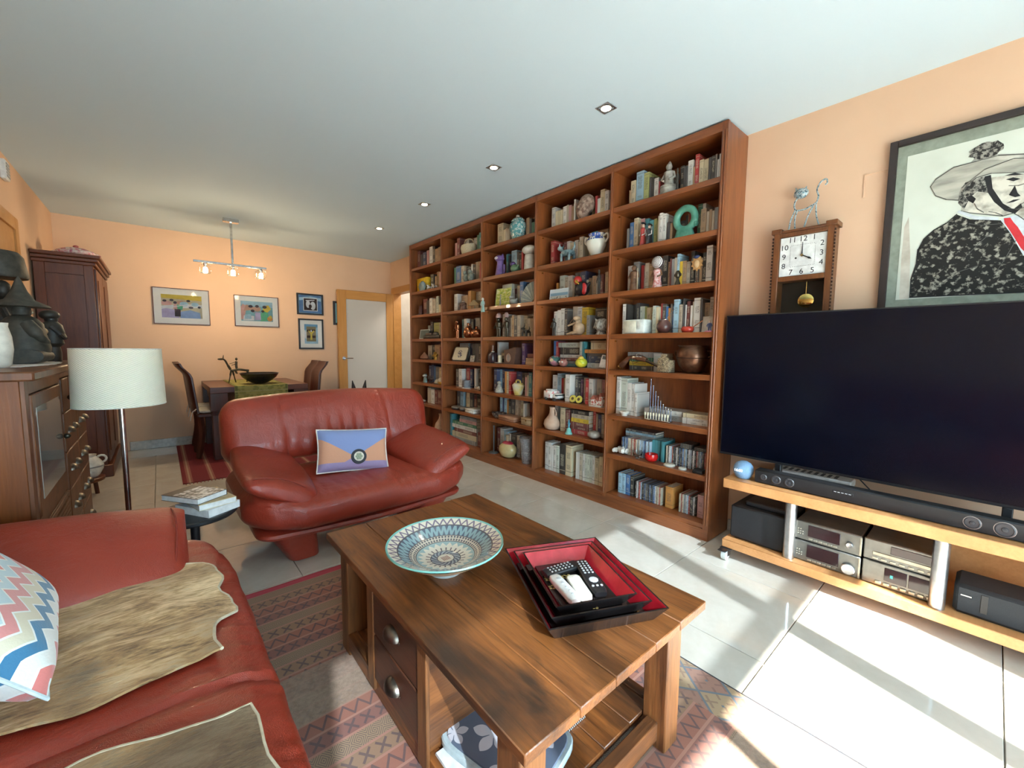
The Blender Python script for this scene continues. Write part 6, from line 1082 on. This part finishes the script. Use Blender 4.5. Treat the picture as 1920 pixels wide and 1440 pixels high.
def f_(w,h,d): b,lg,hd,er=beast(w,h*.75,d); return [('body',b,EB),('leg',lg,EB),('head',hd,EB),('horn',M().tube([(-w*.3,0,h*.62),(-w*.15,0,h*.85),(-w*.2,0,h)],[.005,.004,.001],6).tube([(w*.25,0,h*.4),(w*.42,0,h*.55),(w*.36,0,h*.7)],[.007,.005,.003],6),EB)]
reg('antelope','black_antelope','figurine','small black antelope figure before tan books',f_)
reg('bottle','dark_bottle','bottle','squat dark bottle with a slim brown neck',lambda w,h,d:[('body',M().sweep([((0,0,h*z),(w*q,0,0),(0,d*q,0)) for z,q in ((0,.42),(.03,.45),(.45,.45),(.56,.38),(.62,.16))],20,3),c('bottle_dark',(.045,.025,.03),.2)),('neck',M().lathe([(w*.13,h*.6),(w*.11,h*.9),(w*.13,h),(w*.08,h)],14),c('bottle_neck',(.16,.08,.05),.4)),('collar_label',M().lathe([(w*.16,h*.60),(w*.18,h*.63),(w*.15,h*.66)],14),c('label_cream',(.6,.56,.46)))])
reg('candle','candle_on_saucer','candle','short cream candle on a small saucer',lambda w,h,d:[('saucer',vz([(.5,0),(.95,.06),(1,.12),(.6,.1)],w,h,d),IVORY),('candle',M().lathe([(w*.17,h*.11),(w*.17,h*.95),(w*.1,h*.96)],16),c('wax',(.76,.70,.52),.5)),('wick',M().cyl((0,0,h*.95),(0,0,h*1.02),.0012,n=5),BLACKP)])
reg('camera','leather_camera_case','case','brown leather camera case with an oval window',lambda w,h,d:[('case',M().prism([(-w*.5,0),(w*.36,0),(w*.5,h),(-w*.44,h*.86)],-d*.42,d*.42),c('case_leather',(.10,.05,.035),.45)),('oval_frame',M().tube([(-w*.12+w*.17*math.cos(a*PI/10),-d*.43,h*.38+h*.25*math.sin(a*PI/10)) for a in range(20)],.004,6,True),c('oval_tan',(.40,.24,.16),.4)),('photo_oval',M().prism([(-w*.12+w*.14*math.cos(a*PI/10),h*.38+h*.21*math.sin(a*PI/10)) for a in range(20)],-d*.44,-d*.42),c('oval_grey',(.28,.25,.23),.4)),('strap',M().tube(curve([(-w*.42,0,h*.86),(-w*.1,0,h*1.02),(w*.3,0,h*1.0),(w*.46,0,h*.98)],5),.004,6),WOODC)])
reg('pointed','slender_idol','figurine','speckled stone idol tapering to a small head',lambda w,h,d:[('body',vz([(.75,0),(.85,.06),(.7,.3),(.4,.55),(.3,.72)],w,h,d),STONE),('head',sp((0,0,h*.85),(w*.2,d*.22,h*.15)),STONE)])
reg('owlyellow','yellow_owl_vase','vase','yellow and white owl-shaped vase with a loop handle',lambda w,h,d:[('body',vz([(.55,0),(.6,.04),(.8,.4),(.95,.66),(.7,.78),(.5,.80)],w,h,d=min(w,.12)),Pmix('owl_vase',0,(.62,.62,.50),(.70,.55,.16),9,.5,.1,.25)),('loop_handle',M().tube(curve([(-w*.24,0,h*.76),(-w*.18,0,h*.95),(0,0,h),(w*.18,0,h*.95),(w*.24,0,h*.76)],5),.008,8),c('owl_gold',(.66,.48,.12),.3)),('horn',M().cyl((-w*.34,0,h*.72),(-w*.44,0,h*.84),.008,.001,7).cyl((w*.34,0,h*.72),(w*.44,0,h*.84),.008,.001,7),c('owl_gold',(.66,.48,.12),.3))])
reg('bowldark','dark_shell_bowl','bowl','low dark mottled bowl with wavy rim',lambda w,h,d:[('bowl',vz([(.5,0),(.7,.1),(.95,.6),(1,1),(.9,.95),(.6,.4),(.1,.25)],w,h,d),Pmix('dark_mottle',0,(.05,.03,.03),(.30,.22,.17),30,.55,.08,.3)),('rim',M().tube([(w*.48*math.cos(a*PI/12),d*.48*math.sin(a*PI/12),h*(.97+.12*math.sin(a*2.1))) for a in range(24)],.003,6,True),EB)])
reg('woodbox','wooden_cigar_box','box','flat two-part reddish wooden box',lambda w,h,d:[('tray',M().box(-w/2,w/2,-d/2,d/2,0,h*.48,.002),c('box_red_wood',(.30,.13,.07),.45)),('lid',M().box(-w/2,w/2,-d/2,d/2,h*.52,h,.002),c('box_tan_wood',(.40,.20,.11),.45)),('lining',M().box(-w/2+.004,w/2-.004,-d/2+.004,d/2-.004,h*.48,h*.52),BLACKP)])
reg('woodblock','wooden_chest','box','plain tan wooden chest at the right end',lambda w,h,d:[('box',M().box(-w/2,w/2,-d/2,d/2,0,h*.7,.003),c('chest_tan',(.40,.27,.15),.5)),('lid',M().box(-w/2-.001,w/2+.001,-d/2-.001,d/2,h*.715,h,.004),c('chest_tan',(.40,.27,.15),.5)),('clasp',M().box(-.006,.006,-d/2-.003,-d/2-.001,h*.55,h*.8),BRASS)])
reg('lampstand','thin_stand','stand','thin dark metal rod on a round foot',lambda w,h,d:[('foot',M().lathe([(w*.4,0),(w*.4,h*.02),(w*.1,h*.04)],18,sy=d/w),GR if False else c('stand_iron',(.10,.12,.13),.5)),('rod',M().cyl((0,0,h*.03),(0,0,h*.94),.006,n=10),c('stand_iron',(.10,.12,.13),.5)),('finial',M().sph((0,0,h*.95),(.011,.011,h*.04),8),c('stand_iron',(.10,.12,.13),.5))])
reg('gourdvase','gourd_vase','vase','golden gourd vase with red collar and slim neck',lambda w,h,d:[('body',vz([(.4,0),(.75,.06),(1,.3),(.95,.48),(.6,.62),(.45,.66)],w*.9,h,d=min(w,.15),n=28),Pmix('gourd_gold',0,(.42,.32,.14),(.62,.50,.26),7,.5,.2,.25,coat=.3)),('red_collar',vz([(.62,.62),(.55,.67),(.3,.72),(.2,.73)],w*.9,h,d=min(w,.15)),c('collar_red',(.42,.02,.05),.3)),('neck',vz([(.16,.72),(.14,.9),(.2,1),(.12,1)],w*.9,h),c('neck_tan',(.42,.30,.18),.4))])
CRYS=NM('cut_crystal'); CRYS.col((.86,.86,.90)).set(.14,trans=.8,ior=1.5).bump(CRYS.vor(90),.8,.01); CRYS=CRYS.m
reg('crystal','crystal_vase','vase','tall flaring cut crystal vase',lambda w,h,d:[('vase',vz([(.62,0),(.66,.03),(.72,.2),(.9,.75),(1,1),(.92,1),(.82,.75),(.62,.15),(.05,.12)],w*.86,h,d=min(w,.14),n=20),CRYS),('cut_rim',M().tube([(w*.42*math.cos(a*PI/12),min(w,.14)*.48*math.sin(a*PI/12),h*(1.0+.02*(a%2))) for a in range(24)],.004,5,True),CRYS)])
reg('basket','cream_basket','basket','round cream woven basket with a loop handle',lambda w,h,d:[('basket',vz([(.6,0),(.85,.12),(1,.45),(.92,.62),(.88,.62),(.8,.4),(.1,.2)],w*.9,h,d=.13,n=26),c('wicker',(.62,.55,.38),.8,scale=90,bump=.5)),('handle',M().tube(curve([(-w*.36,0,h*.6),(-w*.2,0,h*.95),(w*.05,0,h),(w*.3,0,h*.85),(w*.38,0,h*.6)],5),.007,8),c('wicker',(.62,.55,.38),.8)),('content',M().sph((-w*.05,0,h*.55),(w*.25,.04,h*.14),12),c('basket_dark',(.12,.08,.06)))])
for k_,s_ in (('birda','grey-green bird figure, lower of two side by side'),('birdb','grey-green bird figure, taller of two side by side')):
    def f_(w,h,d): b,hd,bk_,tl,ft=bird(w,h,d); q=Pmix('bird_greygreen',0,(.16,.20,.17),(.30,.34,.29),30,.5,.12,.5); return [('body',b,q),('head',hd,q),('beak',bk_,EB),('tail',tl,q),('foot',ft,q)]
    reg(k_,'bird_figure','figurine',s_,f_)
reg('hut','straw_hut','ornament','small straw-roofed hut figure',lambda w,h,d:[('wall',M().box(-w*.36,w*.36,-d*.3,d*.3,0,h*.5,.002),c('hut_wall',(.34,.25,.15),.8)),('roof',M().prism([(-w*.5,h*.42),(w*.5,h*.42),(w*.05,h),(-w*.05,h)],-d*.42,d*.42),c('straw',(.40,.30,.16),.9,scale=80,bump=.5)),('doorway',M().box(-w*.06,w*.06,-d*.31,-d*.3,0,h*.34),BLACKP)])
def f_(w,h,d): b,hd,ar=person(w,h,d); q=c('monkey_brown',(.22,.12,.08),.7); return [('body',b,q),('head',hd,c('monkey_face',(.42,.30,.22),.7)),('arm',ar,q)]
reg('monkey','crouching_figure','figurine','small brown crouching clay figure',f_)
def f_(w,h,d): b,hd,ar=person(w,h,d,False); return [('body',b,COPPER),('head',hd,COPPER),('arm',ar,COPPER),('base',M().lathe([(w*.4,0),(w*.4,.006),(w*.3,.008)],14,sy=d/w),COPPER)]
reg('copperman','copper_figure','figurine','shiny copper standing figure',f_)
for k_,s_ in (('copperpota','smaller dull copper kettle with a thin neck'),('copperpotb','larger shiny round copper kettle')): reg(k_,'copper_kettle','kettle',s_,lambda w,h,d:[('body',vz([(.5,0),(.8,.06),(1,.35),(.85,.6),(.4,.75),(.25,.8)],w,h,d=min(w,.13)),COPPER),('neck',vz([(.2,.78),(.16,.92),(.24,1),(.14,1)],w,h),COPPER),('handle',M().tube(curve([(w*.1,0,h*.95),(w*.4,0,h*.85),(w*.42,0,h*.55)],5),.004,6),COPPER)])
n=NM('tile_print'); x,y,z=n.xyz(); r=(x*x+(z-.08)*(z-.08)).sqrt(); e=n.noise(40,3); n.col(n.mix(r.lt(.045)*e.gt(.47),(.62,.58,.44),(.05,.06,.12))).set(.4); TLP=n.m
reg('octframe','octagonal_frame','picture frame','eight-sided frame with a blue motif on cream',lambda w,h,d:[('frame',M().at((0,0,0),(-.2,0,0)).prism([(-w*.5,h*.12),(-w*.42,0),(w*.36,0),(w*.44,h*.12),(w*.5,h*.9),(w*.42,h),(-w*.32,h),(-w*.40,h*.9)],-.006,.004),EB),('print',M().at((0,0,0),(-.2,0,0)).prism([(-w*.44,h*.14),(-w*.38,h*.06),(w*.32,h*.06),(w*.39,h*.14),(w*.44,h*.88),(w*.38,h*.94),(-w*.28,h*.94),(-w*.34,h*.88)],-.0075,-.006),TLP),('strut',M().tube([(0,.01,h*.5),(0,.05,.004)],.003,6),EB)])
reg('photo','small_photo','picture frame','tiny framed photograph before black volumes',lambda w,h,d:frame(w*.8,h,c('photo_frame',(.45,.42,.36)),Pmix('tiny_photo',0,(.10,.09,.08),(.45,.42,.38),60,.5,.1,.5),.006))
reg('mug','glass_mug','mug','grey glass mug on a white coaster',lambda w,h,d:[('mug',vz([(.7,.06),(.75,.1),(.8,.95),(.7,.95),(.66,.12)],w*.9,h),c('mug_grey',(.25,.28,.32),.15)),('handle',M().tube(curve([(w*.33,0,h*.8),(w*.52,0,h*.7),(w*.5,0,h*.4),(w*.32,0,h*.3)],5),.005,8),c('mug_grey',(.25,.28,.32),.15)),('coaster',vz([(1,0),(1,.04),(.9,.055)],w,h),c('coaster_white',(.7,.7,.68)))])
reg('silver','silver_snuffbox','box','small low silver box',lambda w,h,d:[('box',M().box(-w*.45,w*.45,-.03,.03,0,h*.6,.004),SILVER),('lid',M().box(-w*.46,w*.46,-.031,.031,h*.62,h,.006),SILVER)])
for k_,s_ in (('roundboxa','larger round dark trinket box with pale lid edge'),('roundboxb','smaller round dark trinket box')): reg(k_,'round_trinket_box','box',s_,lambda w,h,d:[('box',vz([(.9,0),(.95,.1),(.95,.5)],w,h,d),c('trinket_dark',(.04,.03,.03),.3)),('lid',vz([(1,.52),(1,.8),(.8,.98),(.1,1)],w,h,d),c('trinket_lid',(.22,.19,.16),.35))])
reg('whitebox','white_box','box','little white lidded box at the shelf edge',lambda w,h,d:[('box',M().box(-w/2,w/2,-d/2,d/2,0,h*.6,.003),c('box_white',(.74,.72,.66),.5)),('lid',M().box(-w/2-.001,w/2+.001,-d/2-.001,d/2+.001,h*.62,h,.004),c('box_white',(.74,.72,.66),.5))])
reg('yellowbox','yellow_box','box','bright yellow upright box in the left corner',lambda w,h,d:[('box',M().box(-w/2,w/2,-.03,.03,0,h,.002),c('yellow_card',(.80,.50,.02),.5)),('printed_panel',M().box(-w/2+.01,w/2-.01,-.031,-.03,h*.1,h*.5),c('yellow_dark',(.62,.36,.02),.5))])
reg('globevase','globe_vase','vase','blue-grey globe vase before the yellow box',lambda w,h,d:[('body',vz([(.4,0),(.7,.08),(1,.45),(.8,.8),(.35,.95)],w*.92,h,d=.06),Pmix('globe_glaze',0,(.10,.17,.19),(.26,.34,.34),14,.5,.15,.3)),('lip',vz([(.36,.94),(.42,1),(.28,1)],w*.92,h,d=.06),c('globe_lip',(.12,.18,.2),.3))])
for k_,s_ in (('zebraa','white and black zebra-striped animal figure, smaller one'),('zebrab','white and black zebra-striped animal figure, larger one')):
    def f_(w,h,d):
        n=Pmix('zebra',0,(.05,.05,.05),(.74,.72,.68),60,.42,.04,.5,stretch=(2,1,.5)); b,lg,hd,er=beast(w,h,d); return [('body',b,n),('leg',lg,n),('head',hd,n),('ear',er,n)]
    reg(k_,'zebra_figure','figurine',s_,f_)
reg('chess','dark_carved_pair','figurine','two small dark carved figures on one foot',lambda w,h,d:[('foot',M().box(-w*.5,w*.5,-d*.4,d*.4,0,.008),EB)]+[('figure',M().lathe([(w*.18,.008),(w*.14,h*.3),(w*.17,h*.6),(w*.08,h*.7),(w*.13,h*.85),(w*.02,h)],12,(s*w*.24,0,0)),c('chess_maroon',(.08,.02,.02),.4)) for s in (-1,1)])
reg('ship','model_ship','model','dark model boat with a low cabin',lambda w,h,d:[('hull',M().sweep([((w*(-.48+.96*i/10),0,h*.22),(0,.028*math.sqrt(max(.05,1-(i/5-1)**4)),0),(0,0,h*.22)) for i in range(11)],14,3),EB),('cabin',M().box(-w*.3,w*.05,-.016,.016,h*.44,h*.7,.003),c('cabin_brown',(.14,.09,.06))),('funnel',M().cyl((-w*.12,0,h*.7),(-w*.12,0,h),.008,n=10),EB),('round_tank',M().sph((w*.26,0,h*.5),(w*.16,.025,h*.35),12),EB)])
reg('framedpic','framed_print','picture frame','white-edged grey-green framed print leaning behind the model boat',lambda w,h,d:frame(w*.9,h,c('frame_white',(.66,.66,.62)),c('print_green',(.12,.16,.15),.4),.008))
reg('conegourd','brown_gourd','gourd','pointed brown gourd',lambda w,h,d:[('gourd',vz([(.6,0),(.95,.15),(.8,.45),(.35,.75),(.12,.95)],w,h,d=.08),c('gourd_rust',(.22,.10,.06),.6)),('stem',M().cyl((0,0,h*.93),(w*.03,0,h*1.06),.006,.003,8),WOODC)])
def f_(w,h,d): b,hd,ar=person(w,h,d,False); return [('body',b,GOLDM),('head',hd,GOLDM),('arm',ar,GOLDM)]
reg('goldfig','gold_figure','figurine','small golden standing figure',f_)
reg('bluecat','blue_cat','figurine','blue-green ceramic cat with a white face',lambda w,h,d:[('body',vz([(.7,0),(.75,.06),(.6,.4),(.45,.6)],w*.8,h,d=.06),c('cat_bluegreen',(.20,.32,.33),.3)),('head',sp((0,-.005,h*.76),(w*.24,.03,h*.17)),c('cat_pale',(.55,.58,.55),.3)),('ear',M().cyl((-w*.14,0,h*.88),(-w*.18,0,h),.012,.002,7).cyl((w*.14,0,h*.88),(w*.18,0,h),.012,.002,7),c('cat_bluegreen',(.20,.32,.33),.3))])
reg('snifter','glass_snifter','glass','clear stemmed snifter glass',lambda w,h,d:[('bowl',M().lathe([(.004,h*.28),(w*.3,h*.42),(w*.38,h*.68),(w*.28,h),(w*.265,h),(w*.36,h*.68),(w*.28,h*.44),(.002,h*.32)],18,sy=.6),GLASS),('stem',M().lathe([(w*.25,0),(w*.24,.003),(.005,.006),(.004,h*.28)],14,sy=.6),GLASS)])
reg('helmet','toy_helmet','ornament','small tan and dark rounded helmet ornament',lambda w,h,d:[('dome',M().lathe([(w*.45,h*.1),(w*.44,h*.4),(w*.3,h*.85),(w*.05,h)],16,sy=.6),c('helmet_tan',(.40,.36,.28),.4)),('brim',M().lathe([(w*.5,0),(w*.5,h*.1),(w*.44,h*.12)],16,sy=.6),EB)])
reg('littlehouse','little_house','ornament','tiny cream house with a golden base',lambda w,h,d:[('base',M().box(-w/2,w/2,-.02,.02,0,h*.4,.002),GOLDM),('house',M().box(-w*.42,w*.42,-.018,.018,h*.4,h*.7,.002),IVORY),('roof',M().prism([(-w*.48,h*.7),(w*.48,h*.7),(0,h)],-.02,.02),IVORY)])
reg('shell','sea_shell','shell','small pale sea shell',lambda w,h,d:[('shell',M().sweep([((w*(-.5+i/6),0,h*.51),(0,.03*math.sin(PI*(i+.4)/7),0),(0,0,h*.5*math.sin(PI*(i+.4)/7))) for i in range(7)],12,2),c('shell_white',(.62,.58,.52),.4))])
reg('brownjug','brown_clay_jug','jug','brown clay jug standing alone on an empty shelf',lambda w,h,d:[('body',vz([(.5,0),(.85,.06),(1,.3),(.8,.55),(.35,.75),(.3,.88),(.36,1),(.28,1)],w,h,n=24),TERR),('handle',M().tube(curve([(w*.14,0,h*.95),(w*.42,0,h*.85),(w*.38,0,h*.55)],5),.008,8),TERR)])
ORNY={}
FREE={'pot','pistol','brownjug','rods'}
for tk in ORN.split(','):
    key,br,y,X,w,h=tk.split(':'); b_,r_=int(br[0]),int(br[1]); y=int(y)/1000; w=int(w)/1000; h=int(h)/1000
    z=SHB(b_,r_)+.0006; h=min(h,(2.43 if r_==1 else SHB(b_,r_-1)-.033)-z-.006)
    d=min(w,.135); xx=B+.010+d/2
    if key=='goblin': xx=B+.05+d/2; h=.17; y-=.032
    if key=='pot': d=w; xx=B+.015+w/2
    if key=='brownjug': d=w; xx=B+.02+w/2
    if key in('postcard','framedpic','seascape','landscape'): xx=B+.075; 
    if key=='framedpic': xx=B+.075
    if key=='pistol': w*=.88; y-=.004
    if key in ('octframe','photo'): xx=B+.07
    if key=='yellowbox': xx=B+.105
    if key=='globevase': xx=B+.036
    if key=='postcard': xx=B+.068; y=1.165
    if key=='dancer': xx=B+.026
    if key=='fan': xx=B+.05
    if key=='stonebird': y-=.035
    if key=='dollhang': xx=B-.0125-.0305; d=.035; z=1.545; h=.15
    if key=='ship': xx=B+.035
    if key in ('rods',): xx=B+.035
    lo,hi=DIV[b_]+(.028 if b_==0 else .016),DIV[b_+1]-(.028 if b_==4 else .016)
    if key!='dollhang': y=min(hi-w/2,max(lo+w/2,y))
    name,cat,lab,fn=R[key]
    full=lab if key=='dollhang' else lab+', '+ROWN[r_]+' shelf'
    z+={'pistol':.006,'octframe':.0025,'photo':.0015,'postcard':.0015,'seascape':.001,'landscape':.001,'framedpic':.0015,'remote':.008}.get(key,0)
    t=thing(name,full,cat,(xx,y,z),-PI/2,'ornaments on the '+ROWN[r_]+' shelf')
    for pn,m,mt in fn(w,h,d): part(pn,m,mt,t,ang=50)
    if key!='dollhang': ORNY.setdefault((b_,r_),[]).append((y-w/2,y+w/2,xx+d/2,z+h))
# ================= BOOKS =================
PAL=dict(w=((.72,.71,.66),'white'),c=((.64,.55,.36),'cream'),t=((.42,.27,.15),'tan'),k=((.018,.018,.02),'black'),g=((.28,.28,.27),'grey'),d=((.055,.055,.06),'charcoal'),n=((.025,.045,.13),'navy'),b=((.04,.17,.42),'blue'),l=((.34,.55,.68),'pale blue'),r=((.42,.025,.03),'red'),m=((.17,.035,.035),'maroon'),p=((.52,.28,.27),'pink'),y=((.72,.50,.03),'yellow'),o=((.58,.25,.05),'orange'),e=((.05,.20,.12),'green'),v=((.38,.40,.14),'olive'),q=((.04,.24,.28),'teal'),u=((.16,.07,.20),'purple'),i=((.58,.64,.55),'pale green'),h=((.50,.43,.33),'beige'))
def covermat(name,attr):
    n=NM(name)
    if attr: a=n.nt.nodes.new('ShaderNodeAttribute'); a.attribute_name='col'; base=a.outputs['Color']; rnd=None
    else: a=n.nt.nodes.new('ShaderNodeObjectInfo'); base=a.outputs['Color']; rnd=E(n.nt,a.outputs['Random'])
    sp_=n.noise(55,3,(.2,1,.25)); n.set(.45)
    if rnd is not None:
        x,y,z=n.xyz('Generated'); lum=n.nt.nodes.new('ShaderNodeRGBToBW'); n.nt.links.new(base,lum.inputs[0]); lu=E(n.nt,lum.outputs[0])
        ox,oy,oz=n.xyz(); tx=n.noise(240,2,(0,2.2,.55)); zone=z.between(.22+0,.86)*((y-.5).abs().lt(.28)); blk=((z*5+rnd*7).floor()*.61803).fract().gt(.45)
        mark=tx.gt(.52)*zone*blk; ink=n.mix(lu.lt(.25),(.06,.05,.05),(.60,.56,.42)); cc=n.mix(mark*.8,base,ink)
        band=((z-.12-rnd*.05).abs().lt(.012)).max((z-.93).abs().lt(.008)*rnd.gt(.4)); cc=n.mix(band*.6,cc,ink); cc=n.mix(sp_*.22,cc,(.30,.26,.20)); n.col(cc)
    else: n.col(n.mix(sp_*.2,base,(.30,.26,.20)))
    return n.m
COVER=covermat('book_cover',False); COVERS=covermat('book_cover_far',True)
def bookmesh(th,h,dp):        # local: spine toward -x, thickness along y, origin at base front right corner
    c_=min(.0022,th*.2); m=M(); m.box(0,dp,0,c_,0,h); m.box(0,dp,th-c_,th,0,h); m.sweep([((.0015,th/2,z),(.0030,0,0),(0,th/2,0)) for z in (0,.0008,h-.0008,h)],12,4); return m
def pagemesh(th,h,dp):
    c_=min(.0022,th*.2); return M().box(.004,dp-.003,c_+.0002,th-c_-.0002,.0022,h-.003)
items=[]
for cell in BOOKS.split(';'):
    k,v=cell.split(':'); b_,r_=int(k[0]),int(k[1])
    for tk in v.split(','):
        y0,th,h=[int(q)/1000 for q in tk[1:].split('.')]; items.append([b_,r_,tk[0],y0,th,h,None,0])
for cell in STACKS.split(';'):
    k,v=cell.split(':'); b_,r_=int(k[0]),int(k[1])
    for tk in v.split(','):
        y0,ln,z,th=[int(q)/1000 for q in tk[1:].split('.')]; items.append([b_,r_,tk[0],y0,ln,th,z,0])
for it in items: it[7]=it[4]*it[5]/((it[3])**2+B*B)
items.sort(key=lambda q:-q[7])
FV=[];FF=[];FC=[]
def size_words(it):
    h,th=it[5],it[4]; return ('tall ' if h>.225 else 'short ' if h<.16 else '')+('thick ' if th>.034 else 'thin ' if th<.016 else '')
LAB={}
for it in items:
    q=f'{size_words(it)}{PAL[it[2]][1]} book upright on the {ROWN[it[1]]} shelf, {BAYN[it[0]]}' if it[6] is None else f'{PAL[it[2]][1]} book lying flat in a pile, {ROWN[it[1]]} shelf, {BAYN[it[0]]}'
    LAB[id(it)]=q
cnt={}
for it in items[:300]: cnt[LAB[id(it)]]=cnt.get(LAB[id(it)],0)+1
for it in items[:300]:
    if cnt[LAB[id(it)]]<2: continue
    cn=PAL[it[2]][1]; tail=f', {ROWN[it[1]]} shelf, {BAYN[it[0]]}'
    if it[6] is None:
        row_=sorted([q for q in items if q[0]==it[0] and q[1]==it[1] and q[6] is None],key=lambda q:-q[3]); i=row_.index(it); nb=[PAL[row_[j][2]][1] for j in (i-1,i+1) if 0<=j<len(row_)]
        mid=f' between {nb[0]} and {nb[1]} ones' if len(nb)==2 else f' at row end beside {nb[0]}'
        lab_=size_words(it)+cn+' book'+mid+tail
        if len(lab_.split())>16: lab_=cn+' book'+mid+tail
    else:
        st_=sorted([q for q in items if q[0]==it[0] and q[1]==it[1] and q[6] is not None and min(q[3]+q[4],it[3]+it[4])-max(q[3],it[3])>.02],key=lambda q:q[6]); i=st_.index(it)
        mid=f' lying flat under a {PAL[st_[i+1][2]][1]} one' if i+1<len(st_) else ' lying flat on top of its pile'
        if i>0 and i+1<len(st_): mid=f' lying flat between {PAL[st_[i-1][2]][1]} and {PAL[st_[i+1][2]][1]} ones'
        lab_=cn+' book'+mid+tail
    LAB[id(it)]=lab_
for idx,it in enumerate(items):
    b_,r_,cl,y0,th,h,z,_=it
    col,cn=PAL[cl]; jit=random.uniform(.86,1.1); col=tuple(min(.9,q*jit) for q in col); X=B+.085
    for a,bb,xb,zt_ in ORNY.get((b_,r_),[]):
        if min(y0+th,bb)-max(y0,a)>-.002: X=max(X,min(xb+.006,B+.155))
    dp=min(random.uniform(.115,.165),W-.0135-X); zz=SHB(b_,r_)+.0005
    if z is None:
        m=bookmesh(th,h,dp); pg=pagemesh(th,h,dp); loc=(X,y0,zz); rot=0
        sz=('tall ' if h>.225 else 'short ' if h<.16 else '')+('thick ' if th>.034 else 'thin ' if th<.016 else '')
        lab=f'{sz}{cn} book upright on the {ROWN[r_]} shelf, {BAYN[b_]}'
    else:
        m=bookmesh(h,th,min(dp,.15)); pg=pagemesh(h,th,min(dp,.15)); loc=(X,y0+th,z+.0003); rot=1
        lab=f'{cn} book lying flat in a pile, {ROWN[r_]} shelf, {BAYN[b_]}'
    lab=LAB[id(it)]
    if idx<300:
        o=link('book',m.mesh('book',COVER),None,loc,0,lab,'book',f'books on the {ROWN[r_]} shelf of the {BAYN[b_]}'); o.color=(*col,1)
        if rot: o.rotation_euler=(PI/2,0,0); 
        link('pages',pg.mesh('pages',PAPER,False),o)
    else:
        R_=Matrix.Translation(loc)@(Matrix.Rotation(PI/2,4,'X') if rot else Matrix.Identity(4))
        for mm,cc in ((m,col),(pg,(.66,.60,.47))):
            o0=len(FV); FV+=[tuple(R_@Vector(v)) for v in mm.v]; FF+=[tuple(i+o0 for i in f) for f in mm.f]; FC+=[(*cc,1)]*len(mm.f)
me=bpy.data.meshes.new('smaller_books'); me.from_pydata(FV,[],FF); at=me.attributes.new('col','FLOAT_COLOR','FACE'); at.data.foreach_set('color',[q for c4 in FC for q in c4]); me.materials.append(COVERS)
link('smaller_books',me,label='rows of smaller books filling the far bookcase shelves',cat='books',kind='stuff')
# disc cases
DC=[('white',(.62,.62,.62)),('black',(.03,.03,.035)),('grey',(.26,.28,.30)),('blue',(.08,.16,.32)),('red',(.42,.08,.07)),('cream',(.56,.50,.38)),('pale blue',(.36,.48,.58)),('black',(.05,.05,.055))]
dm=M().box(0,.142,0,.0098,0,.125,.0008).mesh('disc_case',covermat('disc_cover',False),False); ins=M().box(.002,.140,.002,.0078,.0015,.1235).mesh('disc_inlay',PAPER,False)
for (a,b_),r_,where in (((1.545,1.786),7,'left of teal magazines'),((1.142,1.428),7,'right of teal magazines'),((1.444,1.660),8,'beside pale boxes'),((1.200,1.318),8,'at television end')):
    nn=int((b_-a)/.0104); seq=[DC[int(abs(math.sin(k*12.9+r_*3.1+a*50))*79)%8] for k in range(nn)]
    for k,(nm,cc) in enumerate(seq):
        nb=[seq[q][0] for q in (k+1,k-1) if 0<=q<nn]; mid=f'between {nb[0]} and {nb[1]} ones' if len(nb)==2 else 'at the row end'
        o=link('disc_case',dm,None,(B+.082+.004*math.sin(k*2.3),a+.0104*k,SHB(0,r_)+.0005),0,f'{nm} disc case {mid}, {ROWN[r_]} shelf, {where}','disc case',f'disc cases {where}'); j=random.uniform(.8,1.15); o.color=(*[min(.9,q*j) for q in cc],1); link('disc_inlay',ins,o)
for i in range(5):
    y0=1.335 if i<3 else 1.24; z0=SHB(0,7)+.1262+.0104*(i%3)
    o=link('disc_case',M().at((0,0,0),(PI/2,0,0)).box(0,.12,0,.0098,-.075,.0).mesh('disc_case',dm.materials[0],False),None,(B+.095,y0-.08,z0),0,'black disc case lying flat in a pile of '+('three' if i<3 else 'two')+' on the seventh shelf row','disc case','disc cases lying flat'); o.color=(.05,.055,.06,1)
